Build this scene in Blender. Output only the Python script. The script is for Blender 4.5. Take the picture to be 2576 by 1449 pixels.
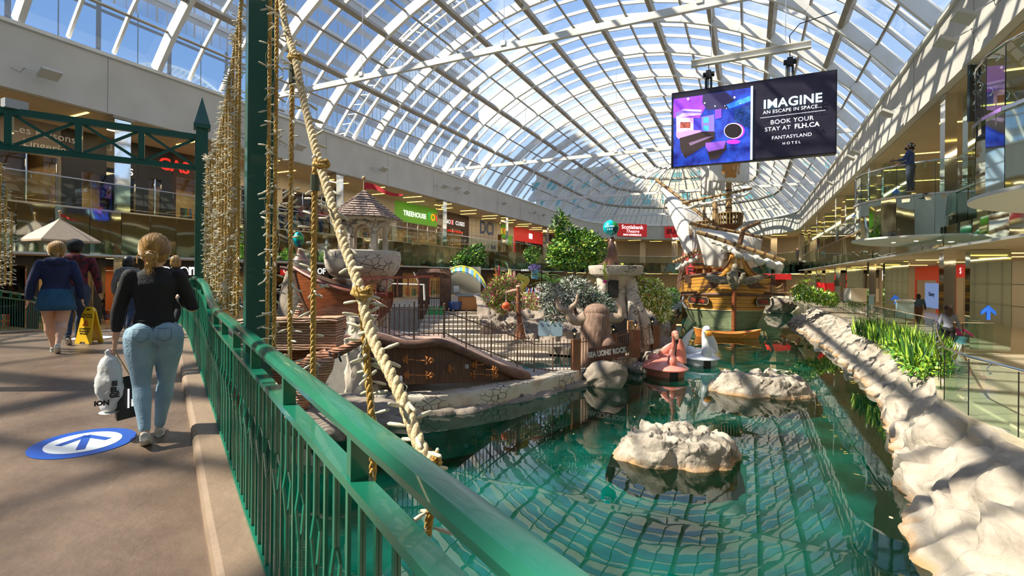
import bpy, bmesh, math, random
from math import sin, cos, pi, radians as R, sqrt, atan2
from mathutils import Vector as V, Matrix, noise
random.seed(7)
for o in list(bpy.data.objects): bpy.data.objects.remove(o)
SC = bpy.context.scene
COL = SC.collection
# ---------------------------------------------------------------- camera
FPX = 1245.0; YAW = R(25.5); ROLL = R(.52); HY = 695.0
Fv = V((-sin(YAW), cos(YAW), 0)); Rv = V((cos(YAW), sin(YAW), 0)); Zv = V((0, 0, 1))
cam = bpy.data.cameras.new('camera'); co = bpy.data.objects.new('camera', cam); COL.objects.link(co)
cr = cos(ROLL)*Rv + sin(ROLL)*Zv; cu = -sin(ROLL)*Rv + cos(ROLL)*Zv
m = Matrix((cr, cu, -Fv)).transposed().to_4x4(); co.matrix_world = m
cam.sensor_width = 36; cam.lens = 36*FPX/2576; cam.shift_y = -(724.5-HY)/2576
cam.clip_start = .05; cam.clip_end = 600
SC.camera = co
SC.view_settings.view_transform = 'Standard'; SC.view_settings.look = 'None'
SC.view_settings.gamma = 1; SC.view_settings.use_curve_mapping = False
SC.view_settings.exposure = 0.45
SC.cycles.max_bounces = 12; SC.cycles.transparent_max_bounces = 24
SC.cycles.glossy_bounces = 5; SC.cycles.diffuse_bounces = 4
SC.cycles.sample_clamp_indirect = 6
# ---------------------------------------------------------------- sky and sun
w = bpy.data.worlds.new('sky'); SC.world = w; w.use_nodes = True
nt = w.node_tree; N = nt.nodes; L = nt.links; N.clear()
def nd(t, **k):
    n = N.new(t)
    for a, b in k.items(): setattr(n, a, b)
    return n
tc = nd('ShaderNodeTexCoord'); sx = nd('ShaderNodeSeparateXYZ'); L.new(tc.outputs['Generated'], sx.inputs[0])
gr = nd('ShaderNodeValToRGB'); L.new(sx.outputs['Z'], gr.inputs[0])
gr.color_ramp.elements[0].color = (.46, .60, .80, 1); gr.color_ramp.elements[1].color = (.075, .20, .52, 1)
gr.color_ramp.elements[0].position = .05; gr.color_ramp.elements[1].position = .75
nz = nd('ShaderNodeTexNoise'); nz.inputs['Scale'].default_value = 2.6; nz.inputs['Detail'].default_value = 8; nz.inputs['Roughness'].default_value = .58
mp = nd('ShaderNodeMapping'); mp.inputs['Scale'].default_value = (1, 1, 2.0); mp.inputs['Location'].default_value = (.35, .1, 0)
L.new(tc.outputs['Generated'], mp.inputs[0]); L.new(mp.outputs[0], nz.inputs['Vector'])
cr_ = nd('ShaderNodeValToRGB'); cr_.color_ramp.elements[0].position = .50; cr_.color_ramp.elements[1].position = .68
L.new(nz.outputs['Fac'], cr_.inputs[0])
mx = nd('ShaderNodeMix', data_type='RGBA'); L.new(cr_.outputs[0], mx.inputs[0]); L.new(gr.outputs[0], mx.inputs[6]); mx.inputs[7].default_value = (.93, .95, 1, 1)
bg = nd('ShaderNodeBackground'); bg.inputs['Strength'].default_value = 1.3; L.new(mx.outputs[2], bg.inputs[0])
L.new(bg.outputs[0], nd('ShaderNodeOutputWorld').inputs[0])
SUN = V((-.62, -.42, .74)).normalized()
sl = bpy.data.lights.new('sun', 'SUN'); sl.energy = 8.0; sl.angle = R(.6); sl.color = (1, .92, .80)
so = bpy.data.objects.new('sun', sl); COL.objects.link(so); so.rotation_euler = SUN.to_track_quat('Z', 'Y').to_euler()
# ---------------------------------------------------------------- layout helpers
def P(x, y, d):
    a = (x-1288)/FPX; b = (HY-y)/FPX
    u = cos(ROLL)*a - sin(ROLL)*b; v = sin(ROLL)*a + cos(ROLL)*b
    return Fv*d + Rv*(u*d) + Zv*(v*d)
def PZ(x, y, z):
    p = P(x, y, 1); return p*(z/p.z)
def PX(x, y, X):
    p = P(x, y, 1); return p*(X/p.x)
def PY(x, y, Y):
    p = P(x, y, 1); return p*(Y/p.y)
B = V((-.861, .509, 0)).normalized(); E = V((B.y, -B.x, 0))    # bridge axis and its right-hand side
def BR(t, l, z): return B*t + E*l + Zv*z
def lerp(keys, t):
    if t <= keys[0][0]: return keys[0][1:]
    for a, b in zip(keys, keys[1:]):
        if t <= b[0]:
            k = (t-a[0])/(b[0]-a[0]); return tuple(p+(q-p)*k for p, q in zip(a[1:], b[1:]))
    return keys[-1][1:]
# ---------------------------------------------------------------- materials
MATS = {}
def mat(name, col, rough=.6, metal=0, col2=None, scale=6, bump=0, bscale=None, emit=0, spec=.5, stretch=None, detail=4, lo=.35, hi=.65, coat=0, wave=None, alpha=None, kind='noise'):
    if name in MATS: return MATS[name]
    M = bpy.data.materials.new(name); M.use_nodes = True; MATS[name] = M
    n = M.node_tree.nodes; l = M.node_tree.links; b = n['Principled BSDF']
    b.inputs['Base Color'].default_value = (*col, 1); b.inputs['Roughness'].default_value = rough
    b.inputs['Metallic'].default_value = metal; b.inputs['Specular IOR Level'].default_value = spec
    b.inputs['Coat Weight'].default_value = coat
    if emit: b.inputs['Emission Color'].default_value = (*col, 1); b.inputs['Emission Strength'].default_value = emit
    if col2 or bump:
        t = n.new('ShaderNodeTexCoord'); mp = n.new('ShaderNodeMapping'); l.new(t.outputs['Object'], mp.inputs[0])
        if stretch: mp.inputs['Scale'].default_value = stretch
        if kind == 'voronoi':
            z = n.new('ShaderNodeTexVoronoi'); z.feature = 'DISTANCE_TO_EDGE'; z.inputs['Scale'].default_value = scale; out = z.outputs['Distance']
        elif kind == 'wave':
            z = n.new('ShaderNodeTexWave'); z.inputs['Scale'].default_value = scale; z.bands_direction = 'Z'; z.inputs['Distortion'].default_value = wave or 6; z.inputs['Detail'].default_value = detail; z.inputs['Detail Scale'].default_value = 1.2; out = z.outputs['Fac']
        else:
            z = n.new('ShaderNodeTexNoise'); z.inputs['Scale'].default_value = scale; z.inputs['Detail'].default_value = detail; out = z.outputs['Fac']
        l.new(mp.outputs[0], z.inputs['Vector'])
        if col2:
            r = n.new('ShaderNodeValToRGB'); r.color_ramp.elements[0].color = (*col, 1); r.color_ramp.elements[1].color = (*col2, 1)
            r.color_ramp.elements[0].position = lo; r.color_ramp.elements[1].position = hi
            l.new(out, r.inputs[0]); l.new(r.outputs[0], b.inputs['Base Color'])
            if emit: l.new(r.outputs[0], b.inputs['Emission Color'])
        if bump:
            bp = n.new('ShaderNodeBump'); bp.inputs['Strength'].default_value = bump; bp.inputs['Distance'].default_value = .03
            if bscale:
                z2 = n.new('ShaderNodeTexNoise'); z2.inputs['Scale'].default_value = bscale; z2.inputs['Detail'].default_value = 6; l.new(mp.outputs[0], z2.inputs['Vector']); out = z2.outputs['Fac']
            l.new(out, bp.inputs['Height']); l.new(bp.outputs[0], b.inputs['Normal'])
    return M
def glassmat(name, tint, refl=1.0, rough=.0, ior=1.5, bump=0, bsc=1):
    """thin pane: clear tinted transmission plus a Fresnel mirror"""
    M = bpy.data.materials.new(name); M.use_nodes = True; MATS[name] = M
    n = M.node_tree.nodes; l = M.node_tree.links; n.clear()
    o = n.new('ShaderNodeOutputMaterial'); mx = n.new('ShaderNodeMixShader'); tr = n.new('ShaderNodeBsdfTransparent'); gl = n.new('ShaderNodeBsdfGlossy')
    fr = n.new('ShaderNodeFresnel'); fr.inputs['IOR'].default_value = ior
    tr.inputs[0].default_value = (*tint, 1); gl.inputs['Roughness'].default_value = rough
    ge = n.new('ShaderNodeNewGeometry'); mm = n.new('ShaderNodeMath'); mm.operation = 'MULTIPLY'; mm.inputs[1].default_value = refl
    # back faces of a thin pane reflect like front faces
    iv = n.new('ShaderNodeMix'); iv.data_type = 'FLOAT'; l.new(ge.outputs['Backfacing'], iv.inputs[0]); iv.inputs[2].default_value = ior; iv.inputs[3].default_value = 1/ior
    l.new(iv.outputs[0], fr.inputs['IOR'])
    l.new(fr.outputs[0], mm.inputs[0]); l.new(mm.outputs[0], mx.inputs[0]); l.new(tr.outputs[0], mx.inputs[1]); l.new(gl.outputs[0], mx.inputs[2]); l.new(mx.outputs[0], o.inputs[0])
    return M
# ---------------------------------------------------------------- mesh builder
class MB:
    def __init__(s): s.v = []; s.f = []; s.m = []; s.mi = 0; s.M = None
    def add(s, vs, fs):
        k = len(s.v)
        s.v += [s.M @ V(p) for p in vs] if s.M else [V(p) for p in vs]
        for f in fs: s.f.append(tuple(i+k for i in f)); s.m.append(s.mi)
        return s
    def box(s, c, d, rz=0, rot=None):
        x, y, z = d[0]/2, d[1]/2, d[2]/2; m = rot if rot is not None else Matrix.Rotation(rz, 3, 'Z'); c = V(c)
        vs = [c+m@V((i*x, j*y, k*z)) for k in (-1, 1) for j in (-1, 1) for i in (-1, 1)]
        return s.add(vs, [(0, 2, 3, 1), (4, 5, 7, 6), (0, 1, 5, 4), (2, 6, 7, 3), (0, 4, 6, 2), (1, 3, 7, 5)])
    def beam(s, p, q, w, h, up=(0, 0, 1)):
        p = V(p); q = V(q); d = (q-p).normalized(); up = V(up); r = d.cross(up)
        if r.length < 1e-4: r = d.cross(V((1, 0, 0)))
        r.normalize(); u = r.cross(d).normalized(); r *= w/2; u *= h/2
        vs = [a+b+c for a in (p, q) for b in (-u, u) for c in (-r, r)]
        return s.add(vs, [(0, 2, 3, 1), (4, 5, 7, 6), (0, 1, 5, 4), (2, 6, 7, 3), (0, 4, 6, 2), (1, 3, 7, 5)])
    def prism(s, poly, z0, z1):
        n = len(poly); vs = [V((p[0], p[1], z0)) for p in poly]+[V((p[0], p[1], z1)) for p in poly]
        return s.add(vs, [tuple(range(n))[::-1], tuple(range(n, 2*n))]+[(i, (i+1) % n, n+(i+1) % n, n+i) for i in range(n)])
    def tube(s, pts, r, seg=8, closed=False, cap=True, flat=None, up=None):
        pts = [V(p) for p in pts]; n = len(pts); rs = list(r) if hasattr(r, '__len__') else [r]*n
        vs = []; prev = None
        for i, p in enumerate(pts):
            if closed: d = pts[(i+1) % n]-pts[i-1]
            else: d = pts[min(i+1, n-1)]-pts[max(i-1, 0)]
            d = d.normalized() if d.length > 1e-9 else V((0, 0, 1))
            if prev is None:
                a = V(up) if up else (V((0, 0, 1)) if abs(d.z) < .9 else V((1, 0, 0)))
                prev = d.cross(a).normalized()
            x = (prev-d*prev.dot(d)).normalized(); prev = x; y = d.cross(x)
            rr = rs[i]; rx, ry = rr if hasattr(rr, '__len__') else (rr, rr)
            if flat: ry = rx*flat
            for k in range(seg):
                a = 2*pi*k/seg; vs.append(p+x*(cos(a)*rx)+y*(sin(a)*ry))
        fs = []
        for i in range(n if closed else n-1):
            j = (i+1) % n
            for k in range(seg):
                fs.append((i*seg+k, i*seg+(k+1) % seg, j*seg+(k+1) % seg, j*seg+k))
        if cap and not closed: fs += [tuple(range(seg))[::-1], tuple(range((n-1)*seg, n*seg))]
        return s.add(vs, fs)
    def lathe(s, prof, c=(0, 0, 0), seg=24, sx=1, sy=1, a0=0, a1=2*pi):
        c = V(c); full = abs(a1-a0-2*pi) < 1e-6; m = seg if full else seg+1; vs = []
        for r, z in prof:
            for k in range(m):
                a = a0+(a1-a0)*k/seg; vs.append(c+V((r*cos(a)*sx, r*sin(a)*sy, z)))
        fs = []
        for i in range(len(prof)-1):
            for k in range(seg):
                k2 = (k+1) % m; fs.append((i*m+k, i*m+k2, (i+1)*m+k2, (i+1)*m+k))
        if full and prof[0][0] > 1e-5: fs.append(tuple(range(m))[::-1])
        if full and prof[-1][0] > 1e-5: fs.append(tuple(range((len(prof)-1)*m, len(prof)*m)))
        return s.add(vs, fs)
    def ball(s, c, r, seg=16, ring=10, rot=None):
        r = V(r) if hasattr(r, '__len__') else V((r, r, r)); c = V(c); vs = [V((0, 0, -1))]
        for i in range(1, ring):
            a = pi*i/ring-pi/2
            for k in range(seg): b = 2*pi*k/seg; vs.append(V((cos(a)*cos(b), cos(a)*sin(b), sin(a))))
        vs.append(V((0, 0, 1))); fs = []
        for k in range(seg):
            k2 = (k+1) % seg; fs.append((0, 1+k2, 1+k)); q = 1+(ring-2)*seg; fs.append((q+k, q+k2, len(vs)-1))
            for i in range(ring-2): fs.append((1+i*seg+k, 1+i*seg+k2, 1+(i+1)*seg+k2, 1+(i+1)*seg+k))
        vs = [V((p.x*r.x, p.y*r.y, p.z*r.z)) for p in vs]
        if rot is not None: vs = [rot@p for p in vs]
        return s.add([c+p for p in vs], fs)
    def grid(s, nu, nv, fn, cu=False):
        vs = [fn(i/(nu-1 if not cu else nu), j/(nv-1)) for j in range(nv) for i in range(nu)]; fs = []
        for j in range(nv-1):
            for i in range(nu if cu else nu-1):
                i2 = (i+1) % nu; fs.append((j*nu+i, j*nu+i2, (j+1)*nu+i2, (j+1)*nu+i))
        return s.add(vs, fs)
    def quad(s, *p): return s.add(p, [tuple(range(len(p)))])
    def build(s, name, mats, parent=None, smooth=False, loc=None):
        me = bpy.data.meshes.new(name); me.from_pydata([tuple(p) for p in s.v], [], s.f); 
        mats = mats if isinstance(mats, (list, tuple)) else [mats]
        for x in mats: me.materials.append(x)
        if len(mats) > 1: me.polygons.foreach_set('material_index', s.m)
        bm = bmesh.new(); bm.from_mesh(me); bmesh.ops.recalc_face_normals(bm, faces=bm.faces); bm.to_mesh(me); bm.free()
        if smooth:
            me.polygons.foreach_set('use_smooth', [True]*len(me.polygons))
            if smooth != 'all': 
                try: me.set_sharp_from_angle(angle=R(40))
                except Exception: pass
        o = bpy.data.objects.new(name, me); COL.objects.link(o)
        if parent: o.parent = parent
        if loc is not None: o.location = loc
        return o
def tag(o, label=None, cat=None, group=None, kind=None):
    if label: o['label'] = label
    if cat: o['category'] = cat
    if group: o['group'] = group
    if kind: o['kind'] = kind
    return o
def thing(name, label, cat, loc=(0, 0, 0), rz=0, group=None, scale=1):
    o = bpy.data.objects.new(name, None); COL.objects.link(o); o.location = loc; o.rotation_euler = (0, 0, rz); o.empty_display_size = .2
    if scale != 1: o.scale = (scale,)*3
    return tag(o, label, cat, group)
def struct(o): o['kind'] = 'structure'; return o
def kids(o): return [c for c in bpy.data.objects if c.parent == o]
def dup(o, parent=None, loc=None, rz=None, label=None, src=None):
    c = o.copy(); COL.objects.link(c); c.parent = parent
    if loc is not None: c.location = loc
    if rz is not None: c.rotation_euler = (0, 0, rz)
    if label: c['label'] = label
    for ch in o.children: dup(ch, c)
    return c
FONTS = {}
def text(s, size, name='lettering', m=None, parent=None, ext=.01, bold=0, mat4=None, align='CENTER', sx=1, shear=0, spacing=1):
    c = bpy.data.curves.new('t', 'FONT'); c.body = s; c.size = size; c.extrude = ext; c.align_x = align; c.align_y = 'CENTER'; c.offset = bold; c.shear = shear; c.space_character = spacing
    c.resolution_u = 3
    o = bpy.data.objects.new('t', c); me = bpy.data.meshes.new_from_object(o); bpy.data.objects.remove(o)
    me.name = name; me.materials.clear(); me.materials.append(m)
    if mat4 is not None: me.transform(mat4 @ Matrix.Diagonal((sx, 1, 1, 1)))
    o = bpy.data.objects.new(name, me); COL.objects.link(o)
    if parent: o.parent = parent
    return o
def frame(c, xd, up=(0, 0, 1)):
    """matrix placing the text plane: x along xd, y along up, facing xd x up"""
    x = V(xd).normalized(); y = V(up); z = x.cross(y).normalized(); y = z.cross(x)
    return Matrix.Translation(V(c)) @ Matrix((x, y, z)).transposed().to_4x4()
def xz(c, xd, pts): pass
# ================================================================ materials used by the hall
white = mat('painted_steel', (.78, .76, .71), .5, col2=(.66, .60, .50), scale=1.2, lo=.45, hi=.8)
purl = mat('painted_purlin', (.30, .26, .20), .6, col2=(.37, .32, .26), scale=2)
wallm = mat('beam_plaster', (.54, .51, .45), .8, col2=(.60, .57, .51), scale=.7, bump=.1, bscale=20)
soff = mat('soffit_paint', (.50, .40, .26), .7, col2=(.44, .35, .22), scale=.5)
roofglass = glassmat('roof_glass', (.88, .90, .88), .8)
strip = mat('light_strip', (1, .66, .16), emit=3.2)
dotm = mat('downlight', (1, .82, .5), emit=7)
mirror = mat('mirror_panel', (.55, .66, .60), .04, 1)
chrome = mat('chrome', (.8, .8, .8), .12, 1)
mirr_col = mat('mirror_cladding', (.82, .84, .84), .05, 1, bump=.05, bscale=1.5)
balglass = glassmat('balcony_glass', (.72, .86, .80), 1.2)
slabm = mat('slab_white', (.62, .60, .54), .6)
floorm = mat('terrazzo_floor', (.50, .43, .30), .22, col2=(.56, .48, .35), scale=30, coat=.2)
dark = mat('dark_front', (.025, .024, .024), .4)
black = mat('black_paint', (.012, .012, .013), .35)
stonebeige = mat('store_beige', (.55, .5, .4), .6)
letw = mat('letter_white', (.9, .9, .88), .4, emit=.8)
letk = mat('letter_black', (.02, .02, .02), .5)
# ================================================================ the vault
XC = -9.2; RV = 19.1; ZCV = 16.85-19.1; YE = 75.9; BAY = 4.8; K0 = -5; K1 = 14
PH = [R(-53.2+i*10.64) for i in range(11)]
def vp(i, off=0):                                   # node i of the arch, offset outwards
    a = -53.2+i*10.64; return (sin(R(a))*(RV+off), ZCV+cos(R(a))*(RV+off))
def VPt(i, Y, off=0): x, z = vp(i, off); return V((XC+x, Y, z))
def DPt(i, th, off=0):                              # node i of the far half dome, i 0..5, th from -90..90
    x, z = vp(i, off); return V((XC+x*cos(R(th)), YE-x*sin(R(th)) if 0 else YE+abs(x)*sin(R(th)), z)) if 0 else V((XC+x*cos(R(th)), YE-x*sin(R(th)), z))
ceil = bpy.data.objects.new('ceiling', None); COL.objects.link(ceil); struct(ceil)
for k in range(K0, K1+1):                           # curved box ribs
    Y = 8.7+BAY*k; mb = MB()
    for i in range(10):
        for a, b in ((0, .5), (.5, 1)):
            p, q = VPt(i+a, Y, .3), VPt(i+b, Y, .3); n = V(((p.x+q.x)/2-XC, 0, (p.z+q.z)/2-ZCV))
            mb.beam(p, q, .2, .6, n)
    mb.build('rib', white, ceil)
for i in range(1, 10):                              # main purlins, box section under the glass
    mb = MB(); x, z = vp(i, .35); n = V((x, 0, z-ZCV)); mb.beam((XC+x, 8.7+BAY*K0, z), (XC+x, YE, z), .26, .42, n)
    mb.build('purlin', purl, ceil)
mb = MB()
for i in range(10):
    x, z = vp(i+.5, .45); n = V((x, 0, z-ZCV)); mb.beam((XC+x, 8.7+BAY*K0, z), (XC+x, YE, z), .09, .14, n)
mb.build('glazing_bars', purl, ceil)
mb = MB()
for k in range(K0, K1):
    for s in (1/3, 2/3):
        Y = 8.7+BAY*(k+s)
        for i in range(20):
            p, q = VPt(i/2, Y, .52), VPt(i/2+.5, Y, .52); mb.beam(p, q, .1, .2, V((p.x-XC, 0, p.z-ZCV)))
mb.build('mullions', white, ceil)
mb = MB()
for i in range(10):
    for k in range(K0, K1):
        a, b = 8.7+BAY*k, 8.7+BAY*(k+1); mb.quad(VPt(i, a, .62), VPt(i+1, a, .62), VPt(i+1, b, .62), VPt(i, b, .62))
mb.build('glass_panes', roofglass, ceil)
# half dome: meridian ribs and rings
NS = 10
mb = MB(); ths = [180*j/NS for j in range(NS+1)]
def DD(i, th, off=0): x, z = vp(i, off); x = abs(x); return V((XC-x*cos(R(th)), YE+x*sin(R(th)), z))
for j, th in enumerate(ths[1:-1]):
    mr = MB()
    for i in range(10):
        p, q = DD(i/2, th, .3), DD(i/2+.5, th, .3); mr.beam(p, q, .18, .5, (p+q)/2-V((XC, YE, ZCV)))
    mr.build('dome_rib', white, ceil)
for i in (1, 2, 3, 4):
    mr = MB()
    for j in range(NS):
        p, q = DD(i, ths[j], .35), DD(i, ths[j+1], .35); mr.beam(p, q, .24, .38, (p+q)/2-V((XC, YE, ZCV)))
    mr.build('dome_ring', purl, ceil)
mr = MB(); mg = MB()
for j in range(NS):
    for s in ((.2, .4, .6, .8) if 1 else ()):
        for i in (0, 1, 2, 3):
            if i > 1 and s in (.2, .8): continue
            p0, p1 = DD(i, ths[j], .5), DD(i, ths[j+1], .5); q0, q1 = DD(i+1, ths[j], .5), DD(i+1, ths[j+1], .5)
            p = p0.lerp(p1, s); q = q0.lerp(q1, s); mr.beam(p, q, .1, .16, (p+q)/2-V((XC, YE, ZCV)))
    for i in range(5):
        p, q = DD(i+.5, ths[j], .45), DD(i+.5, ths[j+1], .45); mr.beam(p, q, .08, .12, (p+q)/2-V((XC, YE, ZCV)))
        a, b, c, d = DD(i, ths[j], .62), DD(i, ths[j+1], .62), DD(i+1, ths[j+1], .62), DD(i+1, ths[j], .62)
        mg.quad(a, b, c, d) if i < 4 else mg.quad(a, b, c)
mr.build('dome_glazing_bars', white, ceil); mg.build('dome_glass', roofglass, ceil)
# tie beams across the hall and their hanger rods
for k in (2, 6, 10, 14):
    Y = 8.7+BAY*k; o = thing('tie_beam', {-2: 'long white steel tie beam crossing the hall behind the viewer', 2: 'nearest long white steel tie beam crossing above the bridge and screen', 6: 'second white tie beam crossing the vault, ending above the toy shop', 10: 'third white tie beam crossing the vault behind the ship sails', 14: 'farthest white tie beam crossing in front of the half dome'}[k], 'beam', (XC, Y, 9.45))
    m_ = MB(); m_.beam((-15.3, 0, 0), (15.3, 0, 0), .16, .26); m_.build('bar', white, o)
    for x in (-7.6, 0, 7.6):
        h = MB(); zt = ZCV+sqrt(RV*RV-x*x)-9.4; h.tube([(x, 0, .1), (x, 0, zt)], .012, 6); h.build('hanger_rod', chrome, o)
        c_ = MB(); c_.box((x, 0, .16), (.22, .24, .2)); c_.build('clamp', white, o)
# ================================================================ edge beams and galleries
YN = 8.7+BAY*K0
def edge_line(off=0, right=False):
    """plan polyline of the hall edge: near-left, far-left, dome arc, far-right, near-right"""
    pts = [V((XC-15.3-off, YN, 0)), V((XC-15.3-off, YE, 0))]
    pts += [V((XC-(15.3+off)*cos(R(a)), YE+(15.3+off)*sin(R(a)), 0)) for a in range(9, 180, 9)]
    pts += [V((XC+15.3+off, YE, 0)), V((XC+15.3+off, YN, 0))]
    return pts
def band(name, off, z0, z1, th, m, parent=None, rng=None):
    a = edge_line(off); b = edge_line(off+th)
    if rng: a = a[rng[0]:rng[1]]; b = b[rng[0]:rng[1]]
    mb = MB()
    for i in range(len(a)-1):
        q = [a[i], a[i+1], b[i+1], b[i]]; mb.add([V((p.x, p.y, z)) for z in (z0, z1) for p in q], [(0, 1, 2, 3), (7, 6, 5, 4), (0, 4, 5, 1), (1, 5, 6, 2), (2, 6, 7, 3), (3, 7, 4, 0)])
    return mb.build(name, m, parent)
struct(band('wall_upper_beam', 0, 6.75, 9.15, .5, wallm))
struct(band('trim_1', -.12, 9.1, 9.24, .6, white))
lm = mat('seam_line', (.3, .29, .27), .8); mb = MB()
for y in range(-6, 78, 6): mb.box((XC-15.3, y-.5, 7.95), (.02, .02, 2.3)); mb.box((XC+15.3, y+1.5, 7.95), (.02, .02, 2.3))
struct(mb.build('trim_2', lm))

XL, XRR = XC-15.3, XC+15.3
def ring(name, off, z0, z1, th, m, a0=0, a1=180, parent=None):
    mb = MB(); n = 20
    for i in range(n):
        q = []
        for a, r in ((i, off), (i+1, off), (i+1, off+th), (i, off+th)):
            t = R(a0+(a1-a0)*a/n); q.append((XC-(15.3+r)*cos(t), YE+(15.3+r)*sin(t)))
        mb.prism(q, z0, z1)
    return mb.build(name, m, parent)
def slab(name, x0, x1, y0, y1, z0, z1, m, parent=None):
    mb = MB(); mb.box(((x0+x1)/2, (y0+y1)/2, (z0+z1)/2), (abs(x1-x0), abs(y1-y0), z1-z0)); return mb.build(name, m, parent)
DL = 4.2; DR = 7.4
F2L, F2R = 2.6, 3.05
# left gallery, right gallery, dome gallery
struct(slab('ceiling_left_upper', XL-9, XL-.3, YN, YE, 6.72, 6.9, soff))
struct(slab('ceiling_right_upper', XRR+.3, XRR+DR+3, YN, YE, 6.72, 6.9, soff))
struct(ring('ceiling_dome_gallery', .3, 6.72, 6.9, 9, soff))
struct(slab('floor_left_upper', XL-9, XL-.45, YN, YE, F2L-.25, F2L, floorm))
struct(slab('floor_right_upper', XRR+.45, XRR+DR+1, YN, YE, F2R-.25, F2R, floorm))
struct(ring('floor_dome_gallery', .45, F2L-.25, F2L, 9, floorm))
struct(slab('ceiling_left_lower', XL-9, XL-.1, YN, YE, .72, .82, soff))
struct(slab('ceiling_right_lower', XRR+.1, XRR+DR+1, YN, YE, 1.1, 1.2, soff))
struct(ring('ceiling_dome_lower', .1, .72, .82, 9, soff))
struct(slab('wall_rear', XL-9, XRR+9, YN-.4, YN, -6, 18, wallm))
struct(slab('wall_left_back', XL-9.3, XL-9, YN, YE+25, -6, 6.9, stonebeige))
struct(ring('wall_dome_back', 8.6, -4.5, 6.9, .3, stonebeige))
# mirrored balcony fascias: narrow upright panels, each tilted a hair
def fascia(name, pts, z0, z1, w=1.15, amp=.012, label=None, bow=.012):
    mb = MB(); rnd = random.Random(len(pts)*7+int(pts[0][1]*3))
    for a, b in zip(pts, pts[1:]):
        a = V((a[0], a[1], 0)); b = V((b[0], b[1], 0)); n = max(1, round((b-a).length/w)); d = (b-a)/n; nr = V((d.y, -d.x, 0)).normalized()
        for i in range(n):
            p = a+d*i; q = p+d*.985; e = [rnd.uniform(-amp, amp) for _ in range(4)]
            def f(u, v, p=p, q=q, e=e):
                o = (e[0]*(1-u)+e[1]*u)*(1-v)+(e[2]*(1-u)+e[3]*u)*v + bow*sin(pi*u)*sin(pi*v)*e[1]*40
                r = p.lerp(q, u)+nr*o; r.z = z0+(z1-z0)*v; return r
            mb.grid(5, 5, f)
    o = mb.build(name, mirror, smooth='all')
    return o
def rim(pts, z, h, w, m, name, parent=None):
    mb = MB()
    for a, b in zip(pts, pts[1:]): mb.beam((a[0], a[1], z), (b[0], b[1], z), w, h)
    return mb.build(name, m, parent)
def balustrade(pts, z0, label, h=1.1, w=1.6, parts=True, brk=True, cat='railing', group=None):
    root = thing('glass_balustrade', label, cat, (pts[0][0], pts[0][1], z0), group=group); O = V((pts[0][0], pts[0][1], z0))
    hr = MB(); hr.tube([V((p[0], p[1], z0+h+.04))-O for p in pts], .024, 8); hr.build('handrail', chrome, root, smooth=True)
    n_ = 0; acc = MB()
    for a, b in zip(pts, pts[1:]):
        a = V((a[0], a[1], z0)); b = V((b[0], b[1], z0)); n = max(1, round((b-a).length/w)); d = (b-a)/n; nr = V((-d.y, d.x, 0)).normalized()
        for i in range(n):
            p = a+d*i+d.normalized()*.008; q = a+d*(i+1)-d.normalized()*.008
            t = MB(); t.quad(p-O, q-O, q-O+V((0, 0, h)), p-O+V((0, 0, h)))
            if parts and n_ < 95: t.build('glass_panel', balglass, root)
            else: acc.add(t.v, [(0, 1, 2, 3)])
            n_ += 1
            if brk:
                bk = MB(); c = p.lerp(q, .5)-O; bk.tube([c+V((0, 0, h-.16))+nr*.03, c+V((0, 0, h-.06))+nr*.07, c+V((0, 0, h+.03))], .01, 5); bk.ball(c+V((0, 0, h-.16))+nr*.02, .022, 6, 4); bk.build('bracket', chrome, root)
                if n_ < 96: bk = MB(); bk.box(a+d*i-O+V((0, 0, h/2)), (.014, .014, h)); bk.build('joint', black, root)
    if acc.v: acc.build('glass_panels', balglass, root)
    return root
dome = [(XC-15.3*cos(R(a)), YE+15.3*sin(R(a))) for a in range(0, 181, 9)]
Lp = [(XL, YN), (XL, YE)]
rf1 = [(XL, YN), (XL, 36), (XL, 47), (XL+1.2, 48), (XL+1.2, 58), (XL, 59.5), (XL, YE)]
fl = tag(fascia('mirrored_fascia', rf1, .75, F2L), 'long mirrored balcony fascia along the left gallery edge', 'fascia')
rim(rf1, F2L+.02, .06, .1, chrome, 'top_trim', fl); rim(rf1, .72, .08, .14, slabm, 'bottom_trim', fl)
balustrade(rf1, F2L+.04, 'long glass balustrade of the left upper gallery', w=2.6)
fd = tag(fascia('mirrored_fascia', dome, .75, F2L, 1.0), 'curved mirrored fascia around the far rounded end of the hall', 'fascia'); rim(dome, .72, .08, .14, slabm, 'bottom_trim', fd)
balustrade(dome, F2L+.04, 'curved glass balustrade around the far rounded end', w=2.6, brk=False)
# right gallery with two round platforms
def arc(cx, cy, r, a0, a1, n=14): return [(cx+r*cos(R(a0+(a1-a0)*i/n)), cy+r*sin(R(a0+(a1-a0)*i/n))) for i in range(n+1)]
GE = 6.75
farb = arc(6.9, 24.9, 2.85, 100, 262); neab = arc(7.0, 12.4, 2.95, 100, 262)
Rp = [(GE-.3, YE), (GE-.3, 33)] + [(GE, 29)] + farb + neab + [(GE, 6), (GE, YN)]
R_far = Rp[:3]+farb[:1]; 
for (seg, nm, w) in ((R_far, 'along the far right gallery', 1.2), (farb, 'around the farther round balcony on the right', .62), ([farb[-1], neab[0]], 'between the two round balconies', 1.0), (neab, 'around the nearer round balcony, top right', .62), ([neab[-1], (GE, 6), (GE, YN)], 'of the right gallery nearest the viewer', 1.2)):
    z0 = 1.15 if 'far right' in nm else 1.6
    f = tag(fascia('mirrored_fascia', seg, z0, F2R, w, .008), 'mirrored panel fascia '+nm, 'fascia'); rim(seg, F2R+.02, .07, .12, chrome, 'top_trim', f)
    balustrade(seg, F2R+.04, 'glass balustrade '+nm, w=w*1.5 if w < 1 else 2.4, h=1.12)
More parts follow.
